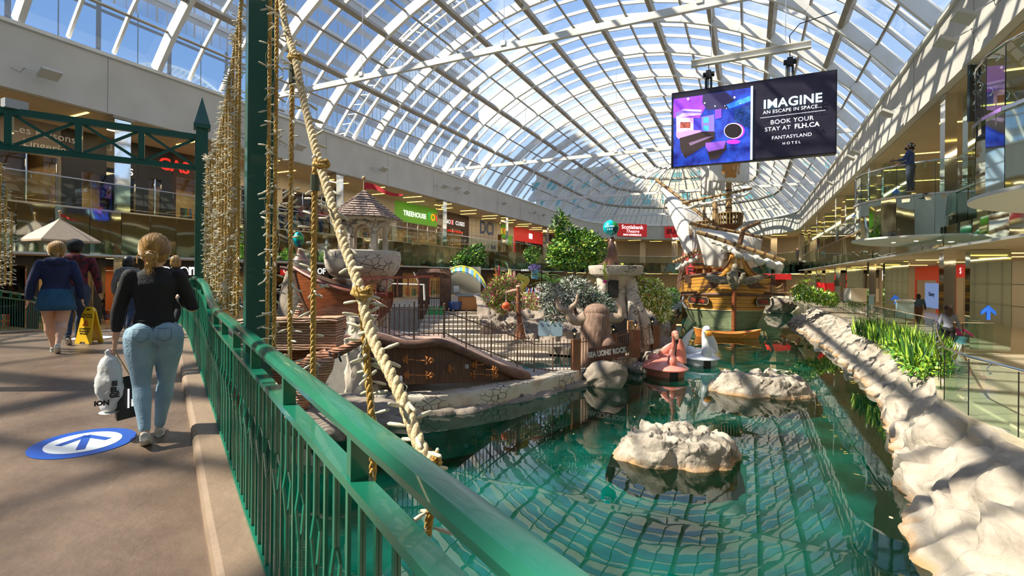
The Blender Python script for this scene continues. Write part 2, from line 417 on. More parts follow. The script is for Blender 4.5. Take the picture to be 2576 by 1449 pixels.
for c, nm in (((6.9, 24.9, 2.9), 'white disc-shaped underside of the farther round balcony'), ((7.0, 12.4, 3.0), 'white disc-shaped underside of the nearer round balcony')):
    mb = MB(); mb.lathe([(0, -.1), (c[2]*.9, -.1), (c[2]+.06, -.02), (c[2]+.06, .05), (0, .05)], (c[0], c[1], 1.58), 48); o = mb.build('balcony_soffit', slabm, smooth=True); tag(o, nm, 'balcony'); 
    mb = MB(); mb.lathe([(0, 0), (c[2]-.06, 0), (c[2]-.06, .2), (0, .2)], (c[0], c[1], F2R-.2), 48); mb.build('deck', floorm, o, smooth=True)
    mb = MB()
    for a in (200, 230, 260): mb.ball((c[0]+1.8*cos(R(a)), c[1]+1.8*sin(R(a)), 1.475), (.07, .07, .015), 10, 4)
    mb.build('downlights', dotm, o)
lowf = tag(fascia('mirrored_fascia', [(XRR, YE), (XRR, YN)], 1.15, 1.85, 1.2, .012), 'low mirrored strip under the right gallery edge', 'fascia')
rim([(XRR, YE), (XRR, YN)], 1.12, .07, .1, slabm, 'bottom_trim', lowf)
# columns clad in mirror
cols = []
for i in range(0, 6):
    Y = 12.1+12.65*i
    c = MB(); c.box((0, 0, 4.65), (.62, .62, 4.2)); c.box((0, 0, -.9), (.62, .62, 3.3))
    c.box((0, 0, 1.7), (.5, .5, 1.9))
    o = c.build('column', mirr_col, loc=(XL-.36, Y, 0)); tag(o, 'mirror-clad square column on the left gallery edge, %s' % ['behind the viewer', 'behind the green truss', 'just left of the castle turret roof', 'left of the dark shop with red-lettered sign', 'right of the beige hoarding', 'next to the red-signed shop', 'nearest the rounded end'][i+1], 'column')
    t = MB(); t.box((0, 0, 6.68), (.8, .8, .12)); t.build('capital', purl, o)
for i in range(0, 5):
    Y = 23+12.2*i
    c = MB(); c.box((0, 0, 4.88), (.34, .5, 3.7)); c.box((0, 0, -.65), (.34, .5, 3.6)); o = c.build('column', mirr_col, loc=(XRR+.42, Y, 0))
    tag(o, 'slim mirror-clad column on the right gallery edge, %s' % ['out past the nearer round balcony', 'rising through the farther round balcony', 'first beyond the round balcony', 'second beyond the round balcony', 'third beyond the round balcony', 'farthest one by the rounded end'][i+1], 'column')
    if i >= 0:
        c = MB(); c.box((0, 0, 4.9), (1.3, .5, 3.66)); c.box((0, 0, -.7), (1.1, .45, 3.5)); q = c.build('column', mirror, loc=(XRR+1.6, Y+.2, 0)); tag(q, 'wide mirror-clad pier behind the %s right column' % ['first', 'second', 'third', 'fourth', 'fifth'][i], 'column')
        if i in (0, 1, 2):
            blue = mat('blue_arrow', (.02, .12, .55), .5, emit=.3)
            for zz, s in ((5.0, .5), (-1.1, .5)):
                a = MB(); x0 = 0; a.add([V((x, 0, z)) for x, z in ((-.05, -.28), (.05, -.28), (.05, .02), (.2, -.12), (.2, .02), (0, .24), (-.2, .02), (-.2, -.12), (-.05, .02))], [(0, 1, 2, 3, 4, 5, 6, 7, 8)])
                o2 = a.build('arrow_sticker', blue, loc=(XRR+1.55, Y-.06, zz)); tag(o2, 'blue upward arrow sticker on the %s level of the %s mirrored pier' % (('upper' if zz > 0 else 'lower'), ['first', 'second', 'third'][i]), 'sign')
# ================================================================ ground level, canal basin, outer ground
pool = mat('pool_bottom', (.0, .42, .25), .7, col2=(.14, 1.0, .72), scale=.55, lo=.4, hi=.62, detail=6)
struct(slab('floor_canal', XL, XRR+6, YN, YE+16, -5.9, -5.6, pool))
WZ = -4.0
wm = bpy.data.materials.new('canal_water'); wm.use_nodes = True; n = wm.node_tree.nodes; l = wm.node_tree.links; n.clear()
o_ = n.new('ShaderNodeOutputMaterial'); mx_ = n.new('ShaderNodeMixShader'); tr = n.new('ShaderNodeBsdfTransparent'); gl = n.new('ShaderNodeBsdfGlossy'); fr = n.new('ShaderNodeFresnel')
tr.inputs[0].default_value = (.24, .98, .76, 1); gl.inputs['Roughness'].default_value = .0; fr.inputs['IOR'].default_value = 1.42
t = n.new('ShaderNodeTexCoord'); nz1 = n.new('ShaderNodeTexNoise'); nz1.inputs['Scale'].default_value = 1.1; nz1.inputs['Detail'].default_value = 2
bp = n.new('ShaderNodeBump'); bp.inputs['Strength'].default_value = .075; bp.inputs['Distance'].default_value = .035
l.new(t.outputs['Object'], nz1.inputs['Vector']); l.new(nz1.outputs['Fac'], bp.inputs['Height']); l.new(bp.outputs[0], gl.inputs['Normal']); l.new(bp.outputs[0], fr.inputs['Normal'])
ad = n.new('ShaderNodeMath'); ad.operation = 'MULTIPLY_ADD'; ad.inputs[1].default_value = 1.2; ad.inputs[2].default_value = .02; ad.use_clamp = True
l.new(fr.outputs[0], ad.inputs[0]); l.new(ad.outputs[0], mx_.inputs[0]); l.new(tr.outputs[0], mx_.inputs[1]); l.new(gl.outputs[0], mx_.inputs[2]); l.new(mx_.outputs[0], o_.inputs[0])
mb = MB(); mb.quad((XL, YN, WZ), (XRR+4, YN, WZ), (XRR+4, YE+14, WZ), (XL, YE+14, WZ)); wt = mb.build('canal_water', wm); tag(wt, 'clear green canal water', 'water', kind='stuff')
stoneg = mat('artificial_rock', (.33, .275, .215), .9, col2=(.15, .12, .09), scale=1.3, lo=.3, hi=.75, detail=8, bump=.5, bscale=9)
rockw = mat('pale_rock', (.41, .355, .285), .9, col2=(.19, .155, .12), scale=1.5, lo=.44, hi=.74, detail=12, bump=1.0, bscale=11)
F1 = -2.55
# right promenade
struct(slab('floor_right', 5.6, XRR+DR+1, 21.9, YE+6, F1-.3, F1, floorm))
edge = [(3.55, -12), (4.3, 6), (4.05, 9.6), (3.9, 11.0), (3.66, 12.4), (3.72, 13.6), (4.7, 17.6), (5.6, 21.6)]
mb = MB(); mb.prism([(x, y) for x, y in edge]+[(5.7, 22), (XRR+DR+1, 22), (XRR+DR+1, -12)], F1-.3, F1); struct(mb.build('floor_right_near', floorm))
struct(slab('wall_right', XRR+DR, XRR+DR+.3, YN, YE+10, -6, 6.9, stonebeige))
# left bank ground and stores level
struct(slab('floor_left', XL-9, -21.5, YN, YE+20, -6, F1, floorm))
struct(ring('floor_far', 1, -6, F1, 9, floorm))
# rock wall on the right of the canal
def fbm(p, s, o=5): return noise.fractal(V(p)*s, 1.0, 2.0, o)
def ridged(p, s): return noise.ridged_multi_fractal(V(p)*s, .9, 2.1, 5, 1.0, 2.0)
wat = [(-12, 1.6), (2, 1.75), (6.5, 1.9), (8.35, 1.98), (10.5, 2.3), (13, 3.0), (15.4, 3.25), (18, 3.6), (22, 3.95), (26, 4.1), (33, 4.0), (40, 3.7), (47, 3.3), (50, 3.0), (52, 4.2), (60, 5.2)]
top_ = [(-12, 3.5), (2, 4.1), (6, 4.3), (9.6, 4.15), (11, 4.0), (12.4, 3.8), (13.6, 3.9), (17.6, 4.8), (21.6, 5.8), (60, 5.8)]
def crag(q, o=0):
    """craggy rock relief: broad folds, sharp ridges and fine pits"""
    w = V((fbm(q*.6+V((3, 1, 7)), 1, 3), fbm(q*.6+V((9, 5, 2)), 1, 3), fbm(q*.6, 1, 3)))*.7; p = q+w
    a = noise.voronoi(p*.75)[0]; b = noise.voronoi(p*1.9+V((5, 5, 5)))[0]
    return (a[1]-a[0])*.42-.12 + (b[1]-b[0])*.16-.04 - abs(fbm(p, 1.1, 4))*.22 + fbm(p, 3.2, 4)*.05
def rockfn(u, v):
    Y = -8+v*62; xw = lerp(wat, Y)[0]; xt = lerp(top_, Y)[0]+.25
    if u < .8: h = -5.2+(F1-.02+5.2)*min(1, (u*1.25)**.62)
    else: h = F1-.02
    x = xw-.35+(xt-xw+.35)*u**1.35+.28*fbm((Y*.35, 1, 0), 1, 3)
    p = V((x, Y, h)); k = sin(pi*min(1, u*1.02))**.5 if u < 1 else 0
    q = V((p.x*1.1, p.y*.8, p.z*.75)); f = crag(q)
    p += V((-.78, .1*fbm(q, 1.3, 3), .62))*f*1.25*k
    if u > .82: p.z = min(p.z, F1+.06)
    return p
mb = MB(); mb.grid(84, 780, rockfn)
rw = mb.build('rock_wall', rockw, smooth='all'); tag(rw, 'long pale artificial rock embankment along the right side of the canal', 'rock')
# stain the waterline: second material slot by height would be paint, so use a wet band in the rock material
def wetband(M, z0=-4.05, z1=-3.84, col=(.34, .19, .07)):
    n = M.node_tree.nodes; l = M.node_tree.links; b = n['Principled BSDF']; src = b.inputs['Base Color'].links[0].from_socket
    g = n.new('ShaderNodeNewGeometry'); s = n.new('ShaderNodeSeparateXYZ'); l.new(g.outputs['Position'], s.inputs[0])
    nn = n.new('ShaderNodeTexNoise'); nn.inputs['Scale'].default_value = 3; l.new(g.outputs['Position'], nn.inputs['Vector'])
    a = n.new('ShaderNodeMath'); a.operation = 'MULTIPLY_ADD'; a.inputs[1].default_value = -.25; l.new(nn.outputs['Fac'], a.inputs[0]); l.new(s.outputs['Z'], a.inputs[2])
    r = n.new('ShaderNodeMapRange'); r.inputs['From Min'].default_value = z0-.12; r.inputs['From Max'].default_value = z1-.12; r.inputs['To Min'].default_value = 1; r.inputs['To Max'].default_value = 0; l.new(a.outputs[0], r.inputs['Value'])
    m = n.new('ShaderNodeMix'); m.data_type = 'RGBA'; l.new(r.outputs[0], m.inputs[0]); l.new(src, m.inputs[6]); m.inputs[7].default_value = (*col, 1); l.new(m.outputs[2], b.inputs['Base Color'])
wetband(rockw)
# two rock islands
def island(c, rx, ry, h, seed, label, rot=0, skew=0):
    mb = MB(); c = V(c)
    def f(u, v):
        a = 2*pi*u; r = 1-v; rr = 1+.16*noise.noise(V((cos(a)*1.3+seed, sin(a)*1.3, 0)))+.1*noise.noise(V((cos(a)*3+seed, sin(a)*3, 5)))
        k = min(1, (1-r)*3.2); z = -.6+(h+.6)*(k**.6)
        x, y = cos(a)*rx*rr*(r if k > .999 else r), sin(a)*ry*rr*r
        p = V((x, y, 0)); q = V((x*1.0, y*1.0, z))
        zz = z+(crag(q*1.9+V((seed, 0, 0)))*.75+.02+skew*x/rx*.2)*h*1.5*k
        q2 = q*1.6+V((seed, 2, 2)); p += V((fbm(q2, 1), fbm(q2+V((5, 5, 5)), 1), 0))*.16
        p = Matrix.Rotation(rot, 3, 'Z')@p; return V((p.x, p.y, max(zz, z-.3)))
    mb.grid(220, 90, f, cu=True)
    o = mb.build('rock_island', rockw, smooth='all', loc=(c.x, c.y, WZ)); return tag(o, label, 'rock')
pA = PZ(1708, 1150, WZ); pB = PZ(1912, 985, WZ)
island(pA, 1.55, .95, .58, 3.3, 'larger cream rock island in the canal foreground', YAW*.8, -.3)
island(pB, 1.95, 1.2, .62, 11.7, 'smaller flat rock island behind the larger one', YAW*.6, -.5)
# left bank
bankp = [PZ(620, 990, WZ), PZ(850, 1035, WZ), PZ(1040, 1052, WZ), PZ(1180, 1035, WZ), PZ(1300, 1012, WZ), PZ(1400, 988, WZ), PZ(1480, 965, WZ), PZ(1560, 937, WZ), PZ(1620, 912, WZ), PZ(1655, 890, WZ), PZ(1668, 862, WZ), PZ(1675, 830, WZ)]
bankp = [(p.x, p.y) for p in bankp]+[(-6.5, 46), (-7, 60), (-9, 70), (-4, 74), (4, 74), (8, 76)]
IS = -3.5
land = [(XL-1, -2), (-16, 1.5), (-13.2, 5.0)]+[(x-.55, y+.25) for x, y in bankp[:12]]+[(-7.2, 46), (-8, 60), (-10, 69.5), (-4, 75), (XL-1, 75)]
mb = MB(); mb.prism(land, -6, IS); gmat = mat('paved_ground', (.33, .30, .26), .8, col2=(.42, .38, .33), scale=3, bump=.2)
struct(mb.build('floor_island', gmat))
def stripwall(pts, prof, name, m, res=.18, amp=.05, sc=2.2, prt=None):
    """rock strip: profile (outward offset, z) swept along a plan polyline, displaced"""
    P_ = [V((a[0], a[1], 0)) for a in pts]; out = []
    for i in range(len(P_)-1):
        n = max(1, int((P_[i+1]-P_[i]).length/res))
        for k in range(n): out.append(P_[i].lerp(P_[i+1], k/n))
    out.append(P_[-1]); n = len(out); sm = []
    for i in range(n):
        s = [out[j] for j in range(max(0, i-4), min(n, i+5))]; sm.append(sum(s, V((0, 0, 0)))/len(s))
    mb = MB(); vs = []
    pr = []
    for (a, b), (c, d) in zip(prof, prof[1:]):
        k = max(1, int(math.hypot(c-a, d-b)/res)); pr += [(a+(c-a)*i/k, b+(d-b)*i/k) for i in range(k)]
    pr.append(prof[-1])
    for i, p in enumerate(sm):
        d = (sm[min(i+1, n-1)]-sm[max(i-1, 0)]).normalized(); o = V((d.y, -d.x, 0))
        for a, b in pr:
            q = p+o*a; q.z = b; f = fbm(q, sc*.5)*amp+abs(fbm(q+V((3, 3, 3)), sc))*-amp*.8+(crag(q*1.4)*.5 if amp > .1 else 0); q += o*f+V((0, 0, f*.5)); vs.append(q)
    m_ = len(pr); fs = [(i*m_+j, i*m_+j+1, (i+1)*m_+j+1, (i+1)*m_+j) for i in range(n-1) for j in range(m_-1)]
    mb.add(vs, fs); return mb.build(name, m, prt, smooth='all')
flag = mat('flagstone_wall', (.56, .49, .38), .8, col2=(.34, .20, .10), scale=1.3, lo=.46, hi=.70, detail=10, bump=.4, bscale=8)
def cracks(M, scale=2.6, th=.035, col=(.10, .09, .08), mask=.5, stretch=(1, 1, 1.6)):
    n = M.node_tree.nodes; l = M.node_tree.links; b = n['Principled BSDF']; src = b.inputs['Base Color'].links[0].from_socket
    t = n.new('ShaderNodeTexCoord'); mp = n.new('ShaderNodeMapping'); mp.inputs['Scale'].default_value = stretch; l.new(t.outputs['Object'], mp.inputs[0])
    v = n.new('ShaderNodeTexVoronoi'); v.feature = 'DISTANCE_TO_EDGE'; v.distance = 'EUCLIDEAN'; v.inputs['Scale'].default_value = scale; l.new(mp.outputs[0], v.inputs['Vector'])
    r = n.new('ShaderNodeMapRange'); r.inputs['From Min'].default_value = th*.5; r.inputs['From Max'].default_value = th; r.inputs['To Min'].default_value = 1; r.inputs['To Max'].default_value = 0; l.new(v.outputs['Distance'], r.inputs['Value'])
    nn = n.new('ShaderNodeTexNoise'); nn.inputs['Scale'].default_value = .9; l.new(mp.outputs[0], nn.inputs['Vector'])
    r2 = n.new('ShaderNodeMapRange'); r2.inputs['From Min'].default_value = mask; r2.inputs['From Max'].default_value = mask+.03; l.new(nn.outputs['Fac'], r2.inputs['Value'])
    mu = n.new('ShaderNodeMath'); mu.operation = 'MULTIPLY'; l.new(r.outputs[0], mu.inputs[0]); l.new(r2.outputs[0], mu.inputs[1])
    m = n.new('ShaderNodeMix'); m.data_type = 'RGBA'; l.new(mu.outputs[0], m.inputs[0]); l.new(src, m.inputs[6]); m.inputs[7].default_value = (*col, 1); l.new(m.outputs[2], b.inputs['Base Color'])
cracks(flag, 3.4, .05, (.09, .075, .06), .47)
wall_ = stripwall(bankp[1:14], [(-.12, -5.2), (-.12, -3.95), (-.12, -3.47), (-.65, -3.46)], 'retaining_wall', flag, .16, .04, 1.8)
tag(wall_, 'low flagstone retaining wall curving around the sea lion island', 'wall')
ap = stripwall(bankp[1:14], [(.2, -5.2), (.24, -4.1), (.16, -3.9), (-.02, -3.84), (-.3, -3.86)], 'rock_ledge', stoneg, .09, .14, 2.0); tag(ap, 'rough rock ledge at the waterline under the flagstone wall', 'rock')
# outer ground and buildings seen through the vault
gm = mat('outer_roof', (.34, .33, .31), .9)
struct(slab('floor_roof_left', -90, XL-.55, YN-20, YE+60, 6.95, 9.0, gm)); struct(slab('floor_roof_right', XRR+.55, 60, YN-20, YE+60, 6.95, 8.2, gm))
struct(ring('floor_roof_far', .55, 6.95, 8.6, 60, gm))
def facade(name, base, lit, sx=3.2, sz=3.3, ww=.7, wh=.62, grid=.08, mcol=(.08,.08,.08)):
    M = bpy.data.materials.new(name); M.use_nodes = True; n = M.node_tree.nodes; l = M.node_tree.links; b = n['Principled BSDF']
    t = n.new('ShaderNodeTexCoord'); s = n.new('ShaderNodeSeparateXYZ'); l.new(t.outputs['Object'], s.inputs[0])
    ax = n.new('ShaderNodeMath'); ax.operation = 'ADD'; l.new(s.outputs['X'], ax.inputs[0]); l.new(s.outputs['Y'], ax.inputs[1])
    def fr_(src, p, w):
        d = n.new('ShaderNodeMath'); d.operation = 'DIVIDE'; d.inputs[1].default_value = p; l.new(src, d.inputs[0])
        f = n.new('ShaderNodeMath'); f.operation = 'FRACT'; l.new(d.outputs[0], f.inputs[0])
        c = n.new('ShaderNodeMath'); c.operation = 'LESS_THAN'; c.inputs[1].default_value = w; l.new(f.outputs[0], c.inputs[0]); return c
    a = fr_(ax.outputs[0], sx, ww); c = fr_(s.outputs['Z'], sz, wh)
    m = n.new('ShaderNodeMath'); m.operation = 'MULTIPLY'; l.new(a.outputs[0], m.inputs[0]); l.new(c.outputs[0], m.inputs[1])
    e = fr_(ax.outputs[0], sx/2, grid); i = n.new('ShaderNodeMath'); i.operation = 'SUBTRACT'; i.use_clamp = True; l.new(m.outputs[0], i.inputs[0]); l.new(e.outputs[0], i.inputs[1])
    x = n.new('ShaderNodeMix'); x.data_type = 'RGBA'; l.new(i.outputs[0], x.inputs[0]); x.inputs[6].default_value = (*base, 1); x.inputs[7].default_value = (*lit, 1); l.new(x.outputs[2], b.inputs['Base Color'])
    r = n.new('ShaderNodeMapRange'); r.inputs['To Min'].default_value = .7; r.inputs['To Max'].default_value = .05; l.new(i.outputs[0], r.inputs['Value']); l.new(r.outputs[0], b.inputs['Roughness']); l.new(i.outputs[0], b.inputs['Metallic'])
    return M
tow = facade('tower_facade', (.40, .37, .34), (.42, .50, .60), 1.9, 3.4, .94, .68)
c = MB(); c.box((0, 0, 22), (18, 74, 62)); o = c.build('hotel_tower', tow, loc=(-64, 60, 8)); tag(o, 'tall glazed hotel tower seen through the left of the vault', 'building')
t_ = MB(); 
for z in range(-8, 53, 7): t_.box((0, 0, z+.2), (18.3, 74.3, .5))
t_.build('floor_bands', mat('tower_band', (.5, .48, .45), .8), o)
tow2 = facade('low_facade', (.2, .22, .24), (.45, .58, .72), 3.6, 2.6, .95, .93, .03)
c = MB(); c.box((0, 0, 2.0), (12, 34, 7.5)); o = c.build('glass_building', tow2, loc=(-37.5, 6, 9)); tag(o, 'low glass-clad roof pavilion outside the left panes', 'building')
tanm = mat('hotel_tan', (.70, .60, .44), .85); tealm = mat('hotel_teal', (.16, .42, .40), .3, .3)
hw = MB(); hw.mi = 0; hw.box((0, 0, 5), (74, 5, 22)); hw.mi = 1
for i in range(-9, 10): hw.box((i*4+1, -2.55, 8.0), (1.6, .1, 2.2)); hw.box((i*4-1, -2.55, 12.5), (2.2, .1, 2))
hw.mi = 0
o = hw.build('hotel_wing', [tanm, tealm], loc=(-9, 112, 9)); tag(o, 'tan hotel wing with teal windows beyond the half dome', 'building')
# lattice truss standing outside the glass
tr_ = thing('lattice_arch', 'white lattice arch outside the glass beside the tower', 'truss', (XC, 27, 0)); mb = MB(); a_ = []
for i in range(40):
    a = R(-60+i*2.2); a_.append((V((sin(a)*(RV+1.5), 0, ZCV+cos(a)*(RV+1.5))), V((sin(a)*(RV+2.9), 0, ZCV+cos(a)*(RV+2.9)))))
for (p, q), (r, s) in zip(a_, a_[1:]):
    for dy in (-.5, .5): mb.beam(p+V((0, dy, 0)), r+V((0, dy, 0)), .1, .1)
    mb.beam(q, s, .1, .1); mb.beam(p+V((0, .5, 0)), q, .06, .06); mb.beam(q, r+V((0, -.5, 0)), .06, .06)
mb.build('lattice', white, tr_)
# ================================================================ shops and gallery lights
XS = XL-DL; XR2 = XRR+DR-.02
warm = mat('shop_interior', (.55, .38, .2), .8, col2=(.42, .28, .14), scale=1.5)
warmd = mat('shop_interior_dark', (.22, .15, .09), .8, col2=(.32, .2, .1), scale=1.2)
shopglass = glassmat('shop_glass', (.85, .88, .86), .8)
goods = [mat('goods_'+n, c, .7) for n, c in (('blue', (.08, .16, .4)), ('cream', (.6, .5, .34)), ('red', (.5, .06, .04)), ('dark', (.05, .05, .06)), ('green', (.1, .3, .12)), ('orange', (.65, .25, .05)))]
def area(name, loc, sx, sy, power, col=(1, .74, .42), rot=(0, 0, 0)):
    l = bpy.data.lights.new(name, 'AREA'); l.shape = 'RECTANGLE'; l.size = sx; l.size_y = sy; l.energy = power; l.color = col
    o = bpy.data.objects.new(name, l); COL.objects.link(o); o.location = loc; o.rotation_euler = rot; return o
def Yl(x): return PX(x, 560, XS).y
def shop(nm, label, y0, y1, z0, z1, side, sign=.0, board=dark, inner=warm, pier=None, op=(.05, .95), seed=1, power=0, glass=True):
    """one shopfront: fascia board, piers, glass, warm interior with racks; side -1 = left wall"""
    X = XS if side < 0 else XR2; s = side                    # inward direction of the shop = s
    root = thing('shopfront', label, 'shop', (X, (y0+y1)/2, z0)); O = V((X, (y0+y1)/2, z0)); rnd = random.Random(seed); W = y1-y0; H = z1-z0; D = 3.6
    m = MB(); m.box((s*.12, 0, H-sign/2), (.3, W-.02, sign)); m.build('sign_board', board, root)
    m = MB(); a, b = -W/2+op[0]*W, -W/2+op[1]*W
    m.box((s*.1, (-W/2+a)/2, (H-sign)/2), (.26, a+W/2, H-sign)); m.build('pier', pier or board, root); m = MB(); m.box((s*.1, (b+W/2)/2, (H-sign)/2), (.26, W/2-b, H-sign)); m.build('pier', pier or board, root)
    m = MB(); m.quad((s*D, -W/2, 0), (s*D, W/2, 0), (s*D, W/2, H), (s*D, -W/2, H)); m.quad((s*.2, -W/2, 0), (s*D, -W/2, 0), (s*D, -W/2, H), (s*.2, -W/2, H)); m.quad((s*.2, W/2, 0), (s*D, W/2, 0), (s*D, W/2, H), (s*.2, W/2, H))
    m.quad((s*.2, -W/2, H-sign*.6), (s*D, -W/2, H-sign*.6), (s*D, W/2, H-sign*.6), (s*.2, W/2, H-sign*.6)); m.build('interior', inner, root)
    if glass:
        m = MB(); m.quad((s*.05, a, 0), (s*.05, b, 0), (s*.05, b, H-sign), (s*.05, a, H-sign)); m.build('window_pane', shopglass, root)
        m = MB(); n = max(2, int((b-a)/1.6))
        for i in range(n+1): m.box((s*.05, a+(b-a)*i/n, (H-sign)/2), (.06, .05, H-sign))
        m.build('window_frame', chrome, root)
    m = MB()
    for i in range(max(3, int(W*1.2))):
        yy = -W/2+W*(i+.5)/max(3, int(W*1.2)); m.ball((s*rnd.uniform(.8, 3), yy, H-sign*.6-.03), (.08, .08, .03), 8, 4)
    m.build('downlights', dotm, root)
    m = MB()
    for i in range(int(W*1.6)):
        m.mi = rnd.randrange(6); y = rnd.uniform(-W/2+.3, W/2-.3); x = rnd.uniform(.9, 3.2); h = rnd.uniform(.5, 1.5); w_ = rnd.uniform(.2, .6)
        m.box((s*x, y, h/2), (.3, w_, h*.12)); 
        for q in range(4): m.box((s*x, y-w_/2+w_*(q+.5)/4, h*.55), (.25, w_/5, h*.75)); m.mi = (m.mi+1) % 6
    m.build('stock_racks', goods, root)
    if power: area('shop_lamp', (X+s*1.8, (y0+y1)/2, z1-sign-.15 if sign > .3 else z1-.3), 2.5, W*.8, power*.3)
    return root, O
def sgn(root, s, y, z, size, m=letw, side=-1, off=.06, **k):
    return text(s, size, m=m, parent=root, mat4=frame((off if side < 0 else -off, y, z), (0, 1, 0) if side < 0 else (0, -1, 0)), **k)
A = F2L; T = 6.72; H2 = T-A
green = mat('sign_green', (.13, .42, .03), .5, emit=.15); redm = mat('sign_red', (.62, .02, .02), .5, emit=.25); grayb = mat('sign_taupe', (.22, .19, .16), .6); brownd = mat('sign_brown', (.05, .025, .02), .5); navy = mat('letter_navy', (.03, .07, .22), .5); beige = mat('hoarding_beige', (.55, .50, .42), .7); redl = mat('letter_red', (.75, .03, .02), .5, emit=.6)
ybs = [Yl(x) for x in (-420, -30, 152, 345, 432, 600, 700, 860, 992, 1104, 1178, 1250, 1292, 1372, 1440)]
r, _ = shop('a', 'upper left shopfront at the left edge with wooden racks', ybs[0], ybs[1], A, T, -1, 1.2, stonebeige, warm, seed=2, power=60)
r, _ = shop('b', 'lingerie shopfront with taupe sign board behind the green truss', ybs[1], ybs[2], A, T, -1, 1.5, grayb, warmd, pier=grayb, seed=3, power=60)
lg_ = mat('letter_grey', (.5, .47, .42), .5, emit=.1); sgn(r, 'Les Raisons', .6, 3.6, .48, lg_); sgn(r, 'Lingerie', .6, 3.05, .48, lg_)
r, _ = shop('c', 'black shopfront with small white letters behind the truss', ybs[2], ybs[3], A, T, -1, 1.9, dark, warm, op=(.25, .98), seed=4, power=120); sgn(r, 'TS', 1.1, 2.55, .5)
r, _ = shop('d', 'black shopfront with folding black doors right of the mirrored column', ybs[3], ybs[4], A, T, -1, 1.7, dark, warmd, op=(.3, .7), seed=5, power=40)
r, _ = shop('e', 'shopfront with red lettered sign behind the rope curtain', ybs[4], ybs[5], A, T, -1, 1.3, brownd, warm, seed=6, power=160); sgn(r, 'CAS', -1.9, 3.3, .9, redl, bold=.02)
r, _ = shop('f', 'beige shopfront behind the big green post', ybs[5], ybs[6], A, T, -1, 1.2, stonebeige, warm, seed=7, power=80)
r, _ = shop('g', 'dark shopfront behind the people leaning on the balcony', ybs[6], ybs[7], A, T, -1, .9, stonebeige, warmd, seed=8, power=80)
r, _ = shop('h', 'beige shopfront with dark lettering behind the turret roof', ybs[7], ybs[8], A, T, -1, 1.5, stonebeige, warm, op=(.3, .95), seed=9, power=80); sgn(r, 'ION', -1.2, 3.45, .62, letk, bold=.02)
r, _ = shop('i', 'toy shop with a bright green sign board', ybs[8], ybs[9], A, T, -1, 1.75, green, warm, op=(.04, .96), seed=10, power=200, pier=stonebeige)
sgn(r, 'TREEHOUSE', -.55, 3.15, .66, bold=.01)
for i, (ch, c) in enumerate((('T', (.02, .5, .1)), ('O', (.9, .5, 0)), ('Y', (.8, .05, .05)), ('S', (.9, .75, 0)))):
    sgn(r, ch, 1.75+.62*i, 3.2, .95, mat('toy_'+ch, c, .5, emit=.4), bold=.04, off=.08)
r, _ = shop('j', 'dark brown shopfront with white and red lettered sign', ybs[9], ybs[10], A, T, -1, 1.6, brownd, warm, op=(.1, .8), seed=11, power=120); sgn(r, 'NO E  CUSES', .1, 3.1, .62, spacing=1.1); sgn(r, 'X', -.55, 3.1, .7, redl, bold=.02); sgn(r, 'Unless You Need One', .1, 2.2, .34, redl)
m = MB(); m.box((.05, 0, 2.05), (.2, ybs[11]-ybs[10], 4.1)); o = m.build('hoarding', beige, loc=(XS, (ybs[10]+ybs[11])/2, A)); tag(o, 'beige panelled hoarding with large navy letters on the upper left level', 'hoarding')
sgn(o, 'DCI', .6, 3.1, 2.1, navy, bold=.05, off=.17); sgn(o, 'Bell', 2.3, .95, .8, navy, off=.17)
m = MB()
for i in range(-3, 4): m.box((.16, i*(ybs[11]-ybs[10])/7, 2.05), (.02, .04, 4.1))
for z in (1.0, 2.1, 3.2): m.box((.16, 0, z), (.02, ybs[11]-ybs[10], .03))
m.build('panel_joints', lm, o)
r, _ = shop('k', 'shopfront with a small bright green sign beside the hoarding', ybs[11], ybs[12], A, T, -1, 1.4, stonebeige, warm, seed=13, power=60); m = MB(); m.box((.06, .4, 2.2), (.2, 2.4, 1.2)); m.build('green_sign', green, r)
r, _ = shop('l', 'shopfront with red sign board carrying a white double-bar logo', ybs[12], ybs[13], A, T, -1, 1.8, redm, warmd, seed=14, power=60)
m = MB(); 
for y in (-.55, -.25, .05, .35): m.box((.06, y, 3.25), (.1, .18, .75))
m.box((.06, -.4, 3.25), (.1, .3, .2)); m.box((.06, .2, 3.25), (.1, .3, .2)); m.box((.06, -.1, 3.25), (.1, .3, .14)); m.build('logo', letw, r)
r, _ = shop('m', 'far upper left shopfront with warm wooden interior', ybs[13], 75, A, T, -1, 1.0, brownd, warm, seed=15, power=260)
# lower left level
Yq = lambda x: Yl(x); LB = F1; LT = .72
yl = [Yl(x) for x in (-420, 90, 245, 440, 500, 735, 850, 1000, 1300)]
r, _ = shop('n', 'warm-lit lower left cafe with an orange back wall', yl[0], yl[1], LB, LT, -1, .45, dark, mat('cafe_orange', (.6, .16, .04), .7), seed=21, power=140)
r, _ = shop('o', 'lower left shopfront with shelves behind the walking couple', yl[1], yl[2], LB, LT, -1, .45, dark, warm, seed=22, power=90)
r, _ = shop('p', 'lower left shopfront behind the blonde woman', yl[2], yl[3], LB, LT, -1, .45, dark, warmd, seed=23, power=70)
r, _ = shop('q', 'black lower shopfront with large white letters beside the green gate post', yl[3], yl[4], LB, LT, -1, 1.0, black, warmd, seed=24, power=40); sgn(r, 'phone', -.2, 2.75, .9, bold=.03)
r, _ = shop('r', 'dark lower shopfront behind the rope curtain', yl[4], yl[5], LB, LT, -1, .6, dark, warm, seed=25, power=120)
